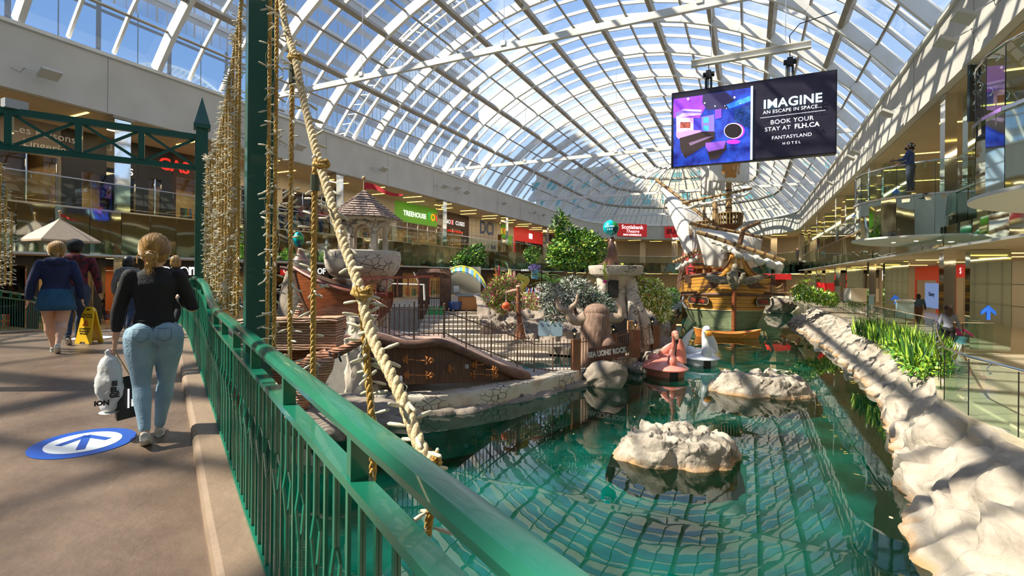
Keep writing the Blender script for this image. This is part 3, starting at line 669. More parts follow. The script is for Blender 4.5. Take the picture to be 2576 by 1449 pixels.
r, _ = shop('s', 'dark lower shopfront with a white lettered name and red square', yl[5], yl[6], LB, LT, -1, 1.0, dark, warmd, op=(.15, .6), seed=26, power=60); sgn(r, 'HOUSE OF', -.6, 2.78, .62, bold=.01); m = MB(); m.box((.05, -2.75, 2.78), (.08, .7, .6)); m.build('red_square', redm, r); sgn(r, 'C', -2.75, 2.78, .5, off=.12)
r, _ = shop('t', 'lower left counter bay with warm lights behind the turret', yl[6], yl[7], LB, LT, -1, .5, dark, warm, seed=27, power=120)
r, _ = shop('u', 'long lower left shopfront behind the garden', yl[7], 52, LB, LT, -1, .5, brownd, warm, seed=28, power=260)
r, _ = shop('v', 'farthest lower left shopfront near the rounded end', 52, 75, LB, LT, -1, .5, brownd, warmd, seed=29, power=160)
# right lower level
def Yr(x): return PX(x, 760, XR2).y
H1 = 1.1-F1
yr = [Yr(x) for x in (2075, 2135, 2180, 2212, 2250, 2302, 2372, 2402, 2447)]
hoarw = mat('hoarding_white', (.72, .68, .60), .5)
m = MB(); m.box((0, 0, H1/2), (.15, yr[8]-2, H1)); o = m.build('hoarding', hoarw, loc=(XR2-.1, (yr[8]+2)/2, F1)); tag(o, 'grey-beige panelled hoarding with a door at the far right', 'hoarding')
m = MB(); ww = yr[8]-2; n = int(ww/1.9)
for i in range(n+1): m.box((-.09, -ww/2+ww*i/n, H1/2), (.03, .05, H1))
for z in (1.15, 2.35): m.box((-.09, 0, z), (.03, ww, .045))
m.build('panel_joints', lm, o)
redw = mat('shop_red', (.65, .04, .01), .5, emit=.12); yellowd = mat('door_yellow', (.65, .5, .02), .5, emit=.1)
r, _ = shop('w', 'narrow dark shop with red sign left of the grey hoarding', yr[8], yr[7], F1, 1.1, 1, .9, redm, warmd, seed=31, power=50); sgn(r, 'S', .4, 3.2, .6, letw, 1)
r, _ = shop('x', 'tall navy display panels between the red shop and the hoarding', yr[7], yr[6], F1, 1.1, 1, .3, mat('panel_navy', (.012, .015, .04), .4), warmd, op=(.45, .55), seed=32)
r, _ = shop('y', 'bright red shopfront with a blue poster in its window', yr[6], yr[5], F1, 1.1, 1, 1.1, redw, mat('interior_red', (.4, .05, .02), .7), op=(.2, .95), seed=33, power=120)
m = MB(); m.box((-.05, -1.2, 1.3), (.05, 3.4, 2.0)); m.build('poster', mat('poster_blue', (.2, .35, .75), .4, emit=.35), r); sgn(r, 'Disney', -1.2, 1.4, .5, navy, 1, off=.1)
r, _ = shop('z', 'cream phone shop with black lettering and yellow doorway', yr[5], yr[4], F1, 1.1, 1, 1.1, mat('cream_front', (.62, .57, .46), .6), yellowd, op=(.3, .75), seed=34, power=60); sgn(r, 'fido', .6, 3.1, .8, letk, 1, bold=.02)
r, _ = shop('aa', 'white shopfront with a tilted red logo panel', yr[4], yr[3], F1, 1.1, 1, .5, stonebeige, warmd, seed=35, power=60); m = MB(); m.box((-.05, 0, 3.0), (.08, 3, 1.1)); m.build('logo_panel', letw, r); sgn(r, '3°', .5, 3.0, 1.0, redl, 1, off=.12, bold=.03)
r, _ = shop('bb', 'black optical shop with spaced white letters', yr[3], 76, F1, 1.1, 1, .9, dark, warmd, seed=36, power=90); sgn(r, 'OPTOM', 1.0, 3.15, .7, letw, 1, spacing=1.2)
m = MB(); m.box((0, 0, 0), (.1, 60, 3.6)); o = m.build('wall_right_upper', warmd, loc=(XR2-.1, 40, 4.9)); struct(o)
# gallery ceiling light strips: staggered slots set across the gallery
def strip_at(x, y, z, ln, lab, grp, ang=0):
    m = MB(); m.box((0, 0, 0), (ln, .09, .03)); o = m.build('ceiling_light', strip, loc=(x, y, z)); o.rotation_euler[2] = ang; return tag(o, lab, 'ceiling light', grp)
for i in range(30):
    y = 4+2.35*i; strip_at(XL-(1.5 if i % 2 else 2.9), y, 6.705, 1.9, 'slim yellow light strip set in the upper left gallery ceiling', 'light strips in the upper left gallery ceiling')
for i in range(22):
    y = 12+3*i; strip_at(XRR+(2.2 if i % 2 else 4.6), y, 6.705, 1.9, 'slim yellow light strip set in the upper right gallery ceiling', 'light strips in the upper right gallery ceiling')
for i in range(14):
    y = 14+4*i; strip_at(XRR+(3 if i % 2 else 5), y, 1.085, 1.6, 'slim yellow light strip over the right ground-level walkway', 'light strips in the lower right ceiling')
for i in range(12):
    a = R(15+i*14); r_ = 15.3+(2 if i % 2 else 4); strip_at(XC-r_*cos(a), YE+r_*sin(a), 6.705, 2.2, 'slim light strip in the ceiling of the far rounded gallery', 'light strips in the far rounded gallery', pi-a if 0 else 0)
    a2 = R(20+i*12.5); o = strip_at(XC-19.5*cos(a2), YE+19.5*sin(a2), .70, 3.0, 'light strip over the lower far rounded walkway', 'light strips over the lower far walkway')
for y in (8, 26, 44, 62):  # added fill: long area lights brightening the galleries beside the modelled ceiling strips
    area('gallery_fill', (XL-2.2, y, 6.6), 0.16, 16, 120); area('gallery_fill', (XL-2.2, y, .65), 0.16, 16, 65)
    area('gallery_fill', (XRR+3.5, y+2, 6.6), 0.16, 15, 95); area('gallery_fill', (XRR+4, y+2, 1.0), 0.16, 15, 95)
for a in (45, 90, 135):  # the same added fill light round the dome gallery
    area('gallery_fill', (XC-18.6*cos(R(a)), YE+18.6*sin(R(a)), 6.6), 9, .16, 130); area('gallery_fill', (XC-18.6*cos(R(a)), YE+18.6*sin(R(a)), .65), 9, .16, 70)
for i in range(8):
    a = R(30+i*17); m = MB(); m.box((0, 0, 0), (.9, .9, 4)); o = m.build('column', stonebeige, loc=(XC-19.3*cos(a), YE+19.3*sin(a), 4.65)); tag(o, 'beige column standing inside the far rounded gallery', 'column', 'beige columns in the far rounded gallery')
# red signs on the far curved beam
def farsign(px, py, w, h, lab, lines, tilt=0, mcol=redm, body='sign'):
    u = P(px, py, 1); # intersect with circle radius 15.2 round (XC, YE)
    d = V((u.x, u.y)); c = V((XC, YE)); a = d.dot(d); b = -2*d.dot(c); cc = c.dot(c)-15.0**2; k = (-b+sqrt(max(0, b*b-4*a*cc)))/(2*a); p = u*k
    dirx = V((-(YE-p.y), (XC-p.x)*1, 0)).normalized()
    dirx = V(((p.y-YE), -(p.x-XC), 0)).normalized()
    if dirx.x < 0: dirx = -dirx
    root = thing('shop_sign', lab, 'sign', p); m = MB(); nrm = dirx.cross(V((0, 0, 1)))
    m.beam(-dirx*w/2, dirx*w/2, .2, h); m.build('panel', mcol, root)
    for s_, sz, z, mm, kw in lines: text(s_, sz, m=mm, parent=root, mat4=frame(nrm*.13+V((0, 0, z)), dirx), **kw)
    return root
farsign(1590, 579, 5.6, 2.2, 'red cinema sign with white lettering on the far curved beam', [('Scotiabank', .95, .5, letw, dict(bold=.015)), ('Theatre', .8, -.22, letw, dict(shear=.3)), ('IMAX EXPERIENCE', .42, -.85, letw, dict(bold=.012))])
farsign(1704, 584, 4.2, 1.9, 'red rounded restaurant sign with white rim beside the large sail', [('BUBBA', 1.2, .1, mat('letter_darkred', (.25, .0, .0), .5), dict(bold=.05)), ('SHRIMP', .5, -1.15, letw, dict(bold=.02))])
# flood lamps on the upper beams
def flood(side, y, z, lab, n=1, grp=None):
    X = XL+.06 if side < 0 else XRR-.06; s = -side
    o = thing('flood_lamp', lab, 'lamp', (X, y, z), group=grp); m = MB(); m.tube([(0, -.55, .12), (s*.1, -.5, .1), (s*.35, -.1, .05)], .02, 6); m.build('arm', white, o)
    m = MB(); rt = Matrix.Rotation(s*-.5, 3, 'Y'); m.box((s*.55, 0, 0), (.5, .62, .1), rot=rt); m.build('housing', mat('lamp_housing', (.55, .53, .48), .5), o)
    m = MB(); m.box(V((s*.525, 0, -.058)), (.4, .5, .02), rot=rt); m.build('lens', mat('lamp_lens', (.32, .28, .2), .3), o)
    m = MB(); m.tube([(0, -.9, 0), (s*.12, -.7, -.12), (s*.1, -.55, .1)], .008, 5); m.build('wire', black, o)
nL = 0
for px, py, lab in ((115, 190, 'nearest flood lamp on the left beam, above the green truss'), (745, 372, 'flood lamp on the left beam just right of the green post'), (957, 427, 'flood lamp on the left beam above the turret flag'), (1112, 470, 'first of three clustered flood lamps on the left beam'), (1143, 474, 'middle of three clustered flood lamps on the left beam'), (1168, 485, 'last of three clustered flood lamps on the left beam'), (1262, 512, 'single flood lamp on the left beam above the navy letters'), (1340, 535, 'flood lamp on the left beam left of the tree top'), (1362, 541, 'flood lamp on the left beam right above the tree top')):
    p = PX(px, py, XL+.3); flood(-1, p.y, p.z, lab)
for px, py, lab in ((2450, 38, 'nearest flood lamp high on the right beam'), (2400, 104, 'second flood lamp on the right beam'), (2245, 283, 'flood lamp on the right beam beside the screen'), (2163, 382, 'upper of two paired flood lamps on the right beam'), (2150, 396, 'lower of two paired flood lamps on the right beam'), (2096, 460, 'flood lamp on the right beam beyond the pair'), (2065, 498, 'flood lamp on the right beam near the far end'), (2020, 550, 'farthest flood lamp on the right beam')):
    p = PX(px, py, XRR-.4); flood(1, p.y, p.z, lab)
# ================================================================ the footbridge
bgreen = mat('bridge_green', (.010, .155, .088), .26, col2=(.013, .19, .112), scale=3, coat=.3, lo=.4, hi=.7)
dgreen = mat('post_green', (.006, .085, .065), .35, coat=.2)
deckm = mat('bridge_deck', (.105, .070, .050), .36, col2=(.185, .13, .092), scale=2.2, lo=.32, hi=.7, detail=10, bump=.35, bscale=12, stretch=(1, 1, 1))
kerbm = mat('kerb_paint', (.20, .135, .088), .55, col2=(.27, .19, .125), scale=1.6, bump=.25, bscale=18)
RK = [(-5, .43), (-1, .40), (1, .38), (3.25, .324), (5.3, .29), (6.75, .247), (8, .21), (9, .18), (10.5, .15), (12, .1), (15, .03), (20, -.1), (30, -.3)]
RZ = [(-5, -.38), (-1, -.36), (1, -.36), (3.25, -.335), (5.0, -.33), (5.5, -.315), (5.84, -.28), (6.3, -.19), (6.75, -.11), (7.4, -.07), (8.2, -.05), (9, -.055), (10.5, -.12), (12, -.22), (15, -.42), (20, -.95)]
DZ = [(-6, -1.47), (0, -1.45), (3, -1.43), (5, -1.40), (7, -1.31), (9.5, -1.2), (12, -1.2), (15, -1.36), (19, -1.68), (26, -2.56), (30, -2.56)]
rl = lambda t: lerp(RK, t)[0]; rz_ = lambda t: lerp(RZ, t)[0]; dz = lambda t: lerp(DZ, t)[0]
LL = -3.55
br = thing('footbridge', 'brown footbridge deck crossing the canal in the left foreground', 'bridge', BR(0, -1.5, -1.45)); O = V(br.location)
ts = [-6+.4*i for i in range(90)]
def sweep(fn, name, m, par, O, smooth=False, ts=ts, closed=True):
    mb = MB(); vs = []; k = None
    for t in ts:
        pr = fn(t); k = len(pr); vs += [BR(t, l, z)-O for l, z in pr]
    n = len(ts); fs = [(i*k+j, i*k+(j+1) % k, (i+1)*k+(j+1) % k, (i+1)*k+j) for i in range(n-1) for j in range(k if closed else k-1)]
    if closed: fs += [tuple(range(k)), tuple(range((n-1)*k, n*k))[::-1]]
    mb.add(vs, fs); return mb.build(name, m, par, smooth)
sweep(lambda t: [(LL+.2, dz(t)), (rl(t)-.2, dz(t)), (rl(t)-.2, dz(t)-.35), (LL+.2, dz(t)-.35)], 'deck', deckm, br, O)
kp = lambda a, b, t: [(a, dz(t)-.36), (a, dz(t)+.035), (a+.012, dz(t)+.06), (a+.04, dz(t)+.075), (b, dz(t)+.075), (b+.04, dz(t)+.04), (b+.04, dz(t)-.36)]
sweep(lambda t: kp(rl(t)-.2, rl(t)+.02, t), 'kerb', kerbm, br, O)
sweep(lambda t: kp(LL-.05, LL+.2, t), 'kerb', kerbm, br, O)
for i in range(0): pass
def railing(label, side, t0, t1, step, parts=True):
    lf = (lambda t: rl(t)) if side > 0 else (lambda t: LL+.08)
    zf = (lambda t: rz_(t)) if side > 0 else (lambda t: dz(t)+1.03)
    root = thing('bridge_railing', label, 'railing', BR(t0, lf(t0), dz(t0))); O = V(root.location); tt = []; t = t0
    while t < t1: tt.append(t); t += .12 if t < 12 else .4
    mb = MB(); 
    pr = [(-.036, -.012), (-.038, .006), (-.026, .022), (0, .028), (.026, .022), (.038, .006), (.036, -.012), (.02, -.02), (-.02, -.02)]
    sweep(lambda t: [(lf(t)+a, zf(t)-.02+b) for a, b in pr], 'handrail', bgreen, root, O, True, tt)
    sweep(lambda t: [(lf(t)-.028, zf(t)-.175), (lf(t)-.028, zf(t)-.150), (lf(t)+.028, zf(t)-.150), (lf(t)+.028, zf(t)-.175)], 'mid_rail', bgreen, root, O, False, tt)
    sweep(lambda t: [(lf(t)-.015, dz(t)+.075), (lf(t)-.015, dz(t)+.10), (lf(t)+.015, dz(t)+.10), (lf(t)+.015, dz(t)+.075)], 'bottom_rail', bgreen, root, O, False, tt)
    t = .42 if side > 0 else t0
    while t < min(t1, 20):
        m = MB(); a = BR(t, lf(t), zf(t)-.16)-O; b = BR(t, lf(t), zf(t)-.035)-O; m.beam(a, b, .045, .035, B); m.build('rail_post', bgreen, root); t += .82
    n = 0; t = t0+.1; acc = MB()
    while t < t1:
        near = side > 0 and 1.2 < t < 11.9
        m = MB() if (near and n < 98 and parts) else acc
        z0 = dz(t)+.09; z1 = zf(t)-.17; H = z1-z0; c = lf(t); w_ = .021 if n % 2 else .013
        if n % 2 == 0 and side > 0:
            pts = []
            for k in range(15):
                f = k/14; z = z0+H*f; bul = math.exp(-((f-.62)/.05)**2)*.03
                pts.append((bul, z))
            for sg in (-1, 1):
                m.tube([BR(t+sg*(.0+a*.6)+.0, c+sg*(.004+a*.5), z)-O for a, z in pts], .0065, 5)
        else: m.beam(BR(t, c, z0)-O, BR(t, c, z1)-O, .010, w_, B)
        if near and n < 98 and parts: m.build('baluster', bgreen, root)
        n += 1 if near or side < 0 else 0
        t += step if t < 12.5 else step*1.6
    if acc.v: o = acc.build('balusters', bgreen, root); o['kind'] = 'stuff'
    return root
railing('green metal railing with rounded handrail on the near right side of the footbridge', 1, -3, 20, .108)
railing('green metal railing on the far left side of the footbridge', -1, 4, 22, .15, False)
def gate(t, lab, l1, l0, panels):
    root = thing('gateway', lab, 'gateway', BR(t, l1, dz(t))); O = V(root.location); Q = lambda l, z: BR(t, l, z)-O
    for l in (l1, l0):
        m = MB(); m.beam(Q(l, -3.2), Q(l, 2.12), .15, .15, B); m.build('post', dgreen, root)
        m = MB(); rt = Matrix.Rotation(atan2(B.y, B.x), 3, 'Z')
        m.box(Q(l, 2.15), (.21, .21, .06), rot=rt)
        a = [Q(l, 2.18)+rt@V((x*.1, y*.1, 0)) for x, y in ((-1, -1), (1, -1), (1, 1), (-1, 1))]; m.add(a+[Q(l, 2.6)], [(0, 1, 4), (1, 2, 4), (2, 3, 4), (3, 0, 4)]); m.build('spear_cap', dgreen, root)
    a, b = l0, l1-.05; m = MB(); m.beam(Q(a, 1.99), Q(b, 1.99), .075, .085); m.build('top_chord', dgreen, root)
    m = MB(); m.beam(Q(a, 1.54), Q(b, 1.54), .075, .075); m.build('bottom_chord', dgreen, root)
    n = panels; w = (b-a)/n
    for i in range(n+1):
        l = a+w*i; m = MB(); m.beam(Q(l, 1.57), Q(l, 1.95), .07, .1 if 0 < i < n else .05, B); m.build('strut', dgreen, root)
        if i < n: 
            m = MB(); m.beam(Q(l+.05, 1.58), Q(l+w-.05, 1.95), .03, .035); m.beam(Q(l+.05, 1.95), Q(l+w-.05, 1.58), .034, .035); m.build('cross_brace', dgreen, root)
    return root
g1 = gate(8.6, 'dark green truss gateway over the far part of the bridge with pointed post', .26, -3.75, 6)
m = MB(); m.box((0, 0, .05), (.12, .22, .11)); o = m.build('junction_box', mat('grey_box', (.4, .42, .43), .5), loc=BR(8.6, -1.72, 2.03)); tag(o, 'small grey box fixed on top of the green truss', 'box')
# near gateway: only its tall right post enters the picture
root = thing('gateway', 'tall square green post rising in front of the rope curtain', 'gateway', BR(3.86, .46, -1.4)); O = V(root.location)
for l, nm in ((.46, 'post'), (-3.75, 'post')):
    m = MB(); m.beam(BR(3.86, l, -3.4)-O, BR(3.86, l, 3.0)-O, .17, .17, B); m.build(nm, dgreen, root)
for z in (2.95, 2.35):
    m = MB(); m.beam(BR(3.86, -3.75, z)-O, BR(3.86, .46, z)-O, .08, .09); m.build('chord', dgreen, root)
for i in range(6):
    a = -3.7+.69*i; m = MB(); m.beam(BR(3.86, a, 2.4)-O, BR(3.86, a+.69, 2.9)-O, .03, .035); m.beam(BR(3.86, a, 2.9)-O, BR(3.86, a+.69, 2.4)-O, .034, .035); m.build('cross_brace', dgreen, root)
# floor sticker
sb = mat('sticker_blue', (.01, .08, .42), .35); sw = mat('sticker_white', (.75, .78, .8), .35)
c = PZ(211, 1120, -1.405); t_, l_ = c.dot(B), c.dot(E); st = thing('floor_sticker', 'round blue and white arrow sticker on the bridge deck', 'sticker', V((c.x, c.y, dz(t_)+.004)), atan2(B.y, B.x))
st.rotation_euler = (0, -atan2(dz(t_+.3)-dz(t_-.3), .6), atan2(B.y, B.x))
m = MB(); m.lathe([(0, 0), (.34, 0), (.34, .003), (0, .003)], (0, 0, 0), 48); m.build('blue_disc', sb, st)
m = MB(); m.lathe([(0, .003), (.245, .003), (.245, .005), (0, .005)], (0, 0, 0), 48); m.build('white_disc', sw, st)
m = MB(); m.box((-.02, 0, .0065), (.33, .055, .002)); m.box((.075, .075, .0065), (.235, .055, .002), rz=-.75); m.box((.075, -.075, .0065), (.235, .055, .002), rz=.75); m.build('arrow', sb, st)
c = PZ(225, 856, -1.19); m = MB(); m.lathe([(0, 0), (.3, 0), (.3, .004), (0, .004)], (0, 0, 0), 32); o = m.build('floor_sticker', sw, loc=(c.x-.35, c.y+.2, dz(V((c.x-.35, c.y+.2, 0)).dot(B))+.008)); o.rotation_euler = (0, 0, 0); tag(o, 'white round sticker farther along the bridge deck, behind the girl in navy', 'sticker')
# caution board
yel = mat('caution_yellow', (.85, .52, .01), .4, coat=.3)
def caution(loc, rz):
    r = thing('wet_floor_sign', 'yellow folding caution wet floor sign standing on the bridge', 'sign', loc, rz); tilt = .17
    for s in (-1, 1):
        m = MB(); mt = Matrix.Rotation(-s*tilt, 3, 'X')
        m.mi = 0
        pl = [(-.15, 0), (-.055, 0), (-.05, .03), (.05, .03), (.055, 0), (.15, 0), (.105, .55), (.085, .60), (.05, .62), (-.05, .62), (-.085, .60), (-.105, .55)]
        vs = [mt@V((x, y*.012, z)) for y in (-1, 1) for x, z in pl]; vs = [v+V((0, s*-.11, 0)) for v in vs]; n = len(pl)
        m.add(vs, [tuple(range(n)), tuple(range(2*n-1, n-1, -1))]+[(i, (i+1) % n, n+(i+1) % n, n+i) for i in range(n)])
        f = m.build('board', yel, r)
        M4 = Matrix.Translation(V((0, s*-.11, 0))) @ mt.to_4x4() @ Matrix.Translation(V((0, -.0135, 0)) if s > 0 else V((0, .0135, 0))) @ frame((0, 0, 0), (1, 0, 0) if s > 0 else (-1, 0, 0))
        for tx, z, sz in (('CAUTION', .485, .042), ('WET FLOOR', .445, .038), ('ATTENTION', .245, .038), ('PLANCHER', .205, .04), ('MOUILLE', .165, .04)):
            text(tx, sz, m=black, parent=f, ext=.001, bold=.001, mat4=M4 @ Matrix.Translation(V((0, z, 0))))
        rr = MB(); 
        for i in range(3):
            a, b = [V((.062*cos(R(90+120*k)), 0, .335+.062*sin(R(90+120*k)))) for k in (i, i+1)]; rr.beam(a, b, .007, .004, (0, 1, 0))
        rr.tube([(-.02, 0, .318), (-.002, 0, .335), (.016, 0, .318), (.03, 0, .315)], .005, 5); rr.tube([(-.002, 0, .335), (.006, 0, .36)], .006, 5); rr.ball((.012, 0, .372), .008, 6, 4)
        rr.M = None; o = rr.build('warning_triangle', mat('warn_red', (.6, .03, .01), .5), f); o.data.transform(Matrix.Translation(V((0, s*-.11, 0))) @ mt.to_4x4() @ Matrix.Translation(V((0, -.015*s, 0))))
        h = MB(); h.box((0, 0, .575), (.07, .027, .022)); o = h.build('handle_slot', black, f); o.data.transform(Matrix.Translation(V((0, s*-.11, 0))) @ mt.to_4x4())
    return r
c = PZ(225, 858, -1.17); t_ = c.dot(B); caution(V((c.x, c.y, dz(t_))), YAW-.15)
# ================================================================ ropes with fairy lights
ropem = mat('sisal_rope', (.52, .39, .20), .8, col2=(.66, .53, .32), scale=25, bump=.4, bscale=90); ropeg = mat('golden_rope', (.42, .24, .045), .7, col2=(.55, .36, .09), scale=20, bump=.3, bscale=90)
bulbm = mat('frosted_bulb', (.62, .57, .42), .3, emit=.0, coat=.5); wirem = mat('bulb_wire', (.45, .48, .38), .5)
tape = mat('grey_tape', (.06, .075, .05), .5)
def rop_l(t): return rl(t)+.11
def TR(x):
    u = (x-1288)/FPX; lo, hi = .3, 20
    b_, f_ = .5577, .83
    for _ in range(60):
        m = (lo+hi)/2; l = rop_l(m); uu = (-b_*m+f_*l)/(f_*m+b_*l)
        if uu > u: lo = m
        else: hi = m
    return lo
def RP(x, y):                                        # point of the rope curtain seen at this pixel
    t = TR(x); l = rop_l(t); d = .83*t+.5577*l; hor = HY+.009*(x-1288); return BR(t, l, (hor-y)/FPX*d)
def smooth_path(pts, n):
    out = []; m = len(pts)
    for i in range(m-1):
        p0, p1, p2, p3 = pts[max(i-1, 0)], pts[i], pts[i+1], pts[min(i+2, m-1)]
        for k in range(n):
            t = k/n; out.append(.5*((2*p1)+(p2-p0)*t+(2*p0-5*p1+4*p2-p3)*t*t+(3*p1-p0-3*p2+p3)*t**3))
    out.append(pts[-1]); return out
def resample(pts, step):
    out = [pts[0]]; acc = 0
    for a, b in zip(pts, pts[1:]):
        L_ = (b-a).length; s = step-acc
        while s <= L_: out.append(a.lerp(b, s/L_)); s += step
        acc = (acc+L_) % step if L_ else acc
    return out
def rope(mb, pts, r, pitch, seg=6, sub=9):
    q = resample(pts, pitch/sub); n = len(q)
    if n < 3: return
    up = None; fr = []
    for i in range(n):
        d = (q[min(i+1, n-1)]-q[max(i-1, 0)]).normalized()
        if up is None: up = d.orthogonal().normalized()
        up = (up-d*up.dot(d)).normalized(); fr.append((d, up, d.cross(up)))
    for s in range(3):
        pp = [q[i]+(fr[i][1]*cos(2*pi*(i/sub+s/3))+fr[i][2]*sin(2*pi*(i/sub+s/3)))*r*.52 for i in range(n)]
        mb.tube(pp, r*.56, seg)
def bulbs(pts, n, rnd, L0=.05, rr=.0052, off=.012):
    mb = MB(); q = resample(pts, .01)
    w_ = []
    for i in range(n):
        p = q[int(rnd.random()*(len(q)-1))]; a = rnd.uniform(0, 2*pi); d = V((cos(a), sin(a), rnd.uniform(-.75, .45))).normalized(); s = p+d*off
        mb.tube([s, s+d*L0*.18, s+d*L0*.4, s+d*L0*.9, s+d*L0], [rr*.5, rr*.6, rr, rr*.85, rr*.2], 6)
    return mb
def wires(pts, rnd, r=.0016, amp=.02):
    mb = MB(); q = resample(pts, .05); mb.tube([p+V((rnd.uniform(-1, 1), rnd.uniform(-1, 1), 0))*amp for p in q], r, 4); return mb
def knot(mb, c, r, R0, ax=(0, 0, 1)):
    for k in range(2):
        pts = [c+V((cos(a)*R0*(1-.2*k), sin(a)*R0*(1-.2*k), (.5*sin(2*a)+k-.5)*r*1.4)) for a in [2*pi*i/26 for i in range(27)]]
        rope(mb, pts, r, r*6, 6)
rnd = random.Random(5)
main = [RP(*p) for p in ((697, -40), (712, 60), (737, 145), (760, 250), (785, 350), (805, 420), (835, 520), (870, 630), (905, 725), (935, 840), (985, 940), (1018, 1010), (1052, 1100), (1085, 1170))]
root = thing('main_rope', 'thick twisted rope sweeping down from the green post towards the viewer', 'rope', main[0]); O = V(root.location)
path = [p-O for p in smooth_path(main, 8)]; m = MB(); rope(m, path, .0165, .095, 8, 12); m.build('rope_strands', ropem, root, smooth='all')
bulbs(path, 46, rnd, .055, .0062, .014).build('fairy_lights', bulbm, root, smooth='all')['kind'] = 'stuff'; wires(path, rnd).build('light_wire', wirem, root)
for i, (x, y) in enumerate(((737, 145), (806, 412), (912, 735), (1080, 1160))):
    m = MB(); c = RP(x, y)-O; knot(m, c+V((0, 0, .0)), .0095, .026); m.build('rope_knot', ropeg, root, smooth='all')
def hanging(px, top, bot, lab, r=.0115, nb=46, pts=None, sub=8, seg=5):
    t = TR(px); l = rop_l(t); d = .83*t+.5577*l; z1 = (HY+.009*(px-1288)-top)/FPX*d; z0 = (HY+.009*(px-1288)-bot)/FPX*d
    if pts is None: pts = [BR(t, l, z1), BR(t+.004, l, (z0+z1)/2), BR(t, l, z0)]
    root = thing('hanging_rope', lab, 'rope', pts[0], group='ropes of the light curtain'); O = V(root.location); p = smooth_path([q-O for q in pts], 6)
    m = MB(); rope(m, p, r, r*6.2, seg, sub); m.build('rope_strands', ropeg, root, smooth='all')
    bulbs(p, nb, rnd, .052, .0055, .012).build('fairy_lights', bulbm, root, smooth='all')['kind'] = 'stuff'; wires(p, rnd).build('light_wire', wirem, root)
    return root
nm = ['first hanging rope right of the tall green post', 'second hanging rope right of the tall green post', 'third hanging rope right of the post, below the upper knot', 'fourth hanging rope right of the post, below the middle knot', 'fifth hanging rope, slanting down beside the thick rope', 'short rope end dangling below the lowest knot']
hanging(674, -30, 900, nm[0]+', wrapped in lights', nb=70); hanging(691, -30, 930, nm[1]+', wrapped in lights', nb=60)
hanging(731, 160, 1010, nm[2], nb=50); hanging(790, 420, 1010, nm[3], nb=34)
hanging(930, 0, 0, nm[4], nb=44, pts=[RP(908, 740), RP(918, 830), RP(930, 960), RP(943, 1110), RP(940, 1250)])
hanging(1085, 0, 0, nm[5], nb=20, pts=[RP(1085, 1165), RP(1105, 1215), RP(1088, 1290), RP(1080, 1350)], r=.0105)
m = MB(); q = RP(733, 200); m.tube([RP(731, 165), RP(731, 210)], .017, 8); o = m.build('tape_wrap', tape); tag(o, 'dark tape wrapped round a rope under the upper knot', 'tape')
m = MB(); m.tube([RP(791, 440), RP(790, 480)], .018, 8); o = m.build('tape_wrap', tape); tag(o, 'green-grey tape wrapped round the rope under the middle knot', 'tape')
# far half of the curtain, between tall post and pointed post
cat_ = [RP(*p) for p in ((606, -40), (597, 40), (583, 138), (571, 214), (561, 276), (551, 324), (544, 359), (533, 390), (523, 402), (514, 386), (508, 345))]
root = thing('swag_rope', 'light-wrapped rope swag sagging between the two green posts', 'rope', cat_[0]); O = V(root.location); path = [p-O for p in smooth_path(cat_, 6)]
m = MB(); rope(m, path, .016, .1, 6, 8); m.build('rope_strands', ropem, root, smooth='all'); bulbs(path, 300, rnd, .05, .006, .015).build('fairy_lights', bulbm, root, smooth='all')['kind'] = 'stuff'
for i, (px, top) in enumerate(((599, 30), (591, 80), (582, 145), (574, 195), (566, 245), (558, 290), (551, 324), (545, 352), (539, 372), (533, 388), (527, 398), (521, 402), (516, 390), (511, 365))):
    lab = 'hanging rope of lights between the posts, %s from the tall green post' % ['first', 'second', 'third', 'fourth', 'fifth', 'sixth', 'seventh', 'eighth', 'ninth', 'tenth', 'eleventh', 'twelfth', 'thirteenth', 'last'][i]
    hanging(px, top, 800-6*i, lab, r=.013, nb=130 if i > 5 else 105, sub=6, seg=4)
for k in range(5):                                       # left edge: start of the opposite curtain
    px = -28+14*k
    p = P(px, 640, 10.0); pts = [V((p.x, p.y, 3.2-.5*k)), V((p.x, p.y, -.3))]
    root = thing('hanging_rope', 'light-wrapped rope at the left picture edge, %s' % ['outermost', 'second from outside', 'third from outside', 'fourth from outside', 'innermost and shortest'][k], 'rope', pts[0], group='ropes of the far light curtain'); O = V(root.location)
    m = MB(); rope(m, [q-O for q in pts], .02, .12, 4, 6); m.build('rope_strands', ropeg, root, smooth='all'); bulbs([q-O for q in pts], 110, rnd, .07, .008, .02).build('fairy_lights', bulbm, root, smooth='all')['kind'] = 'stuff'
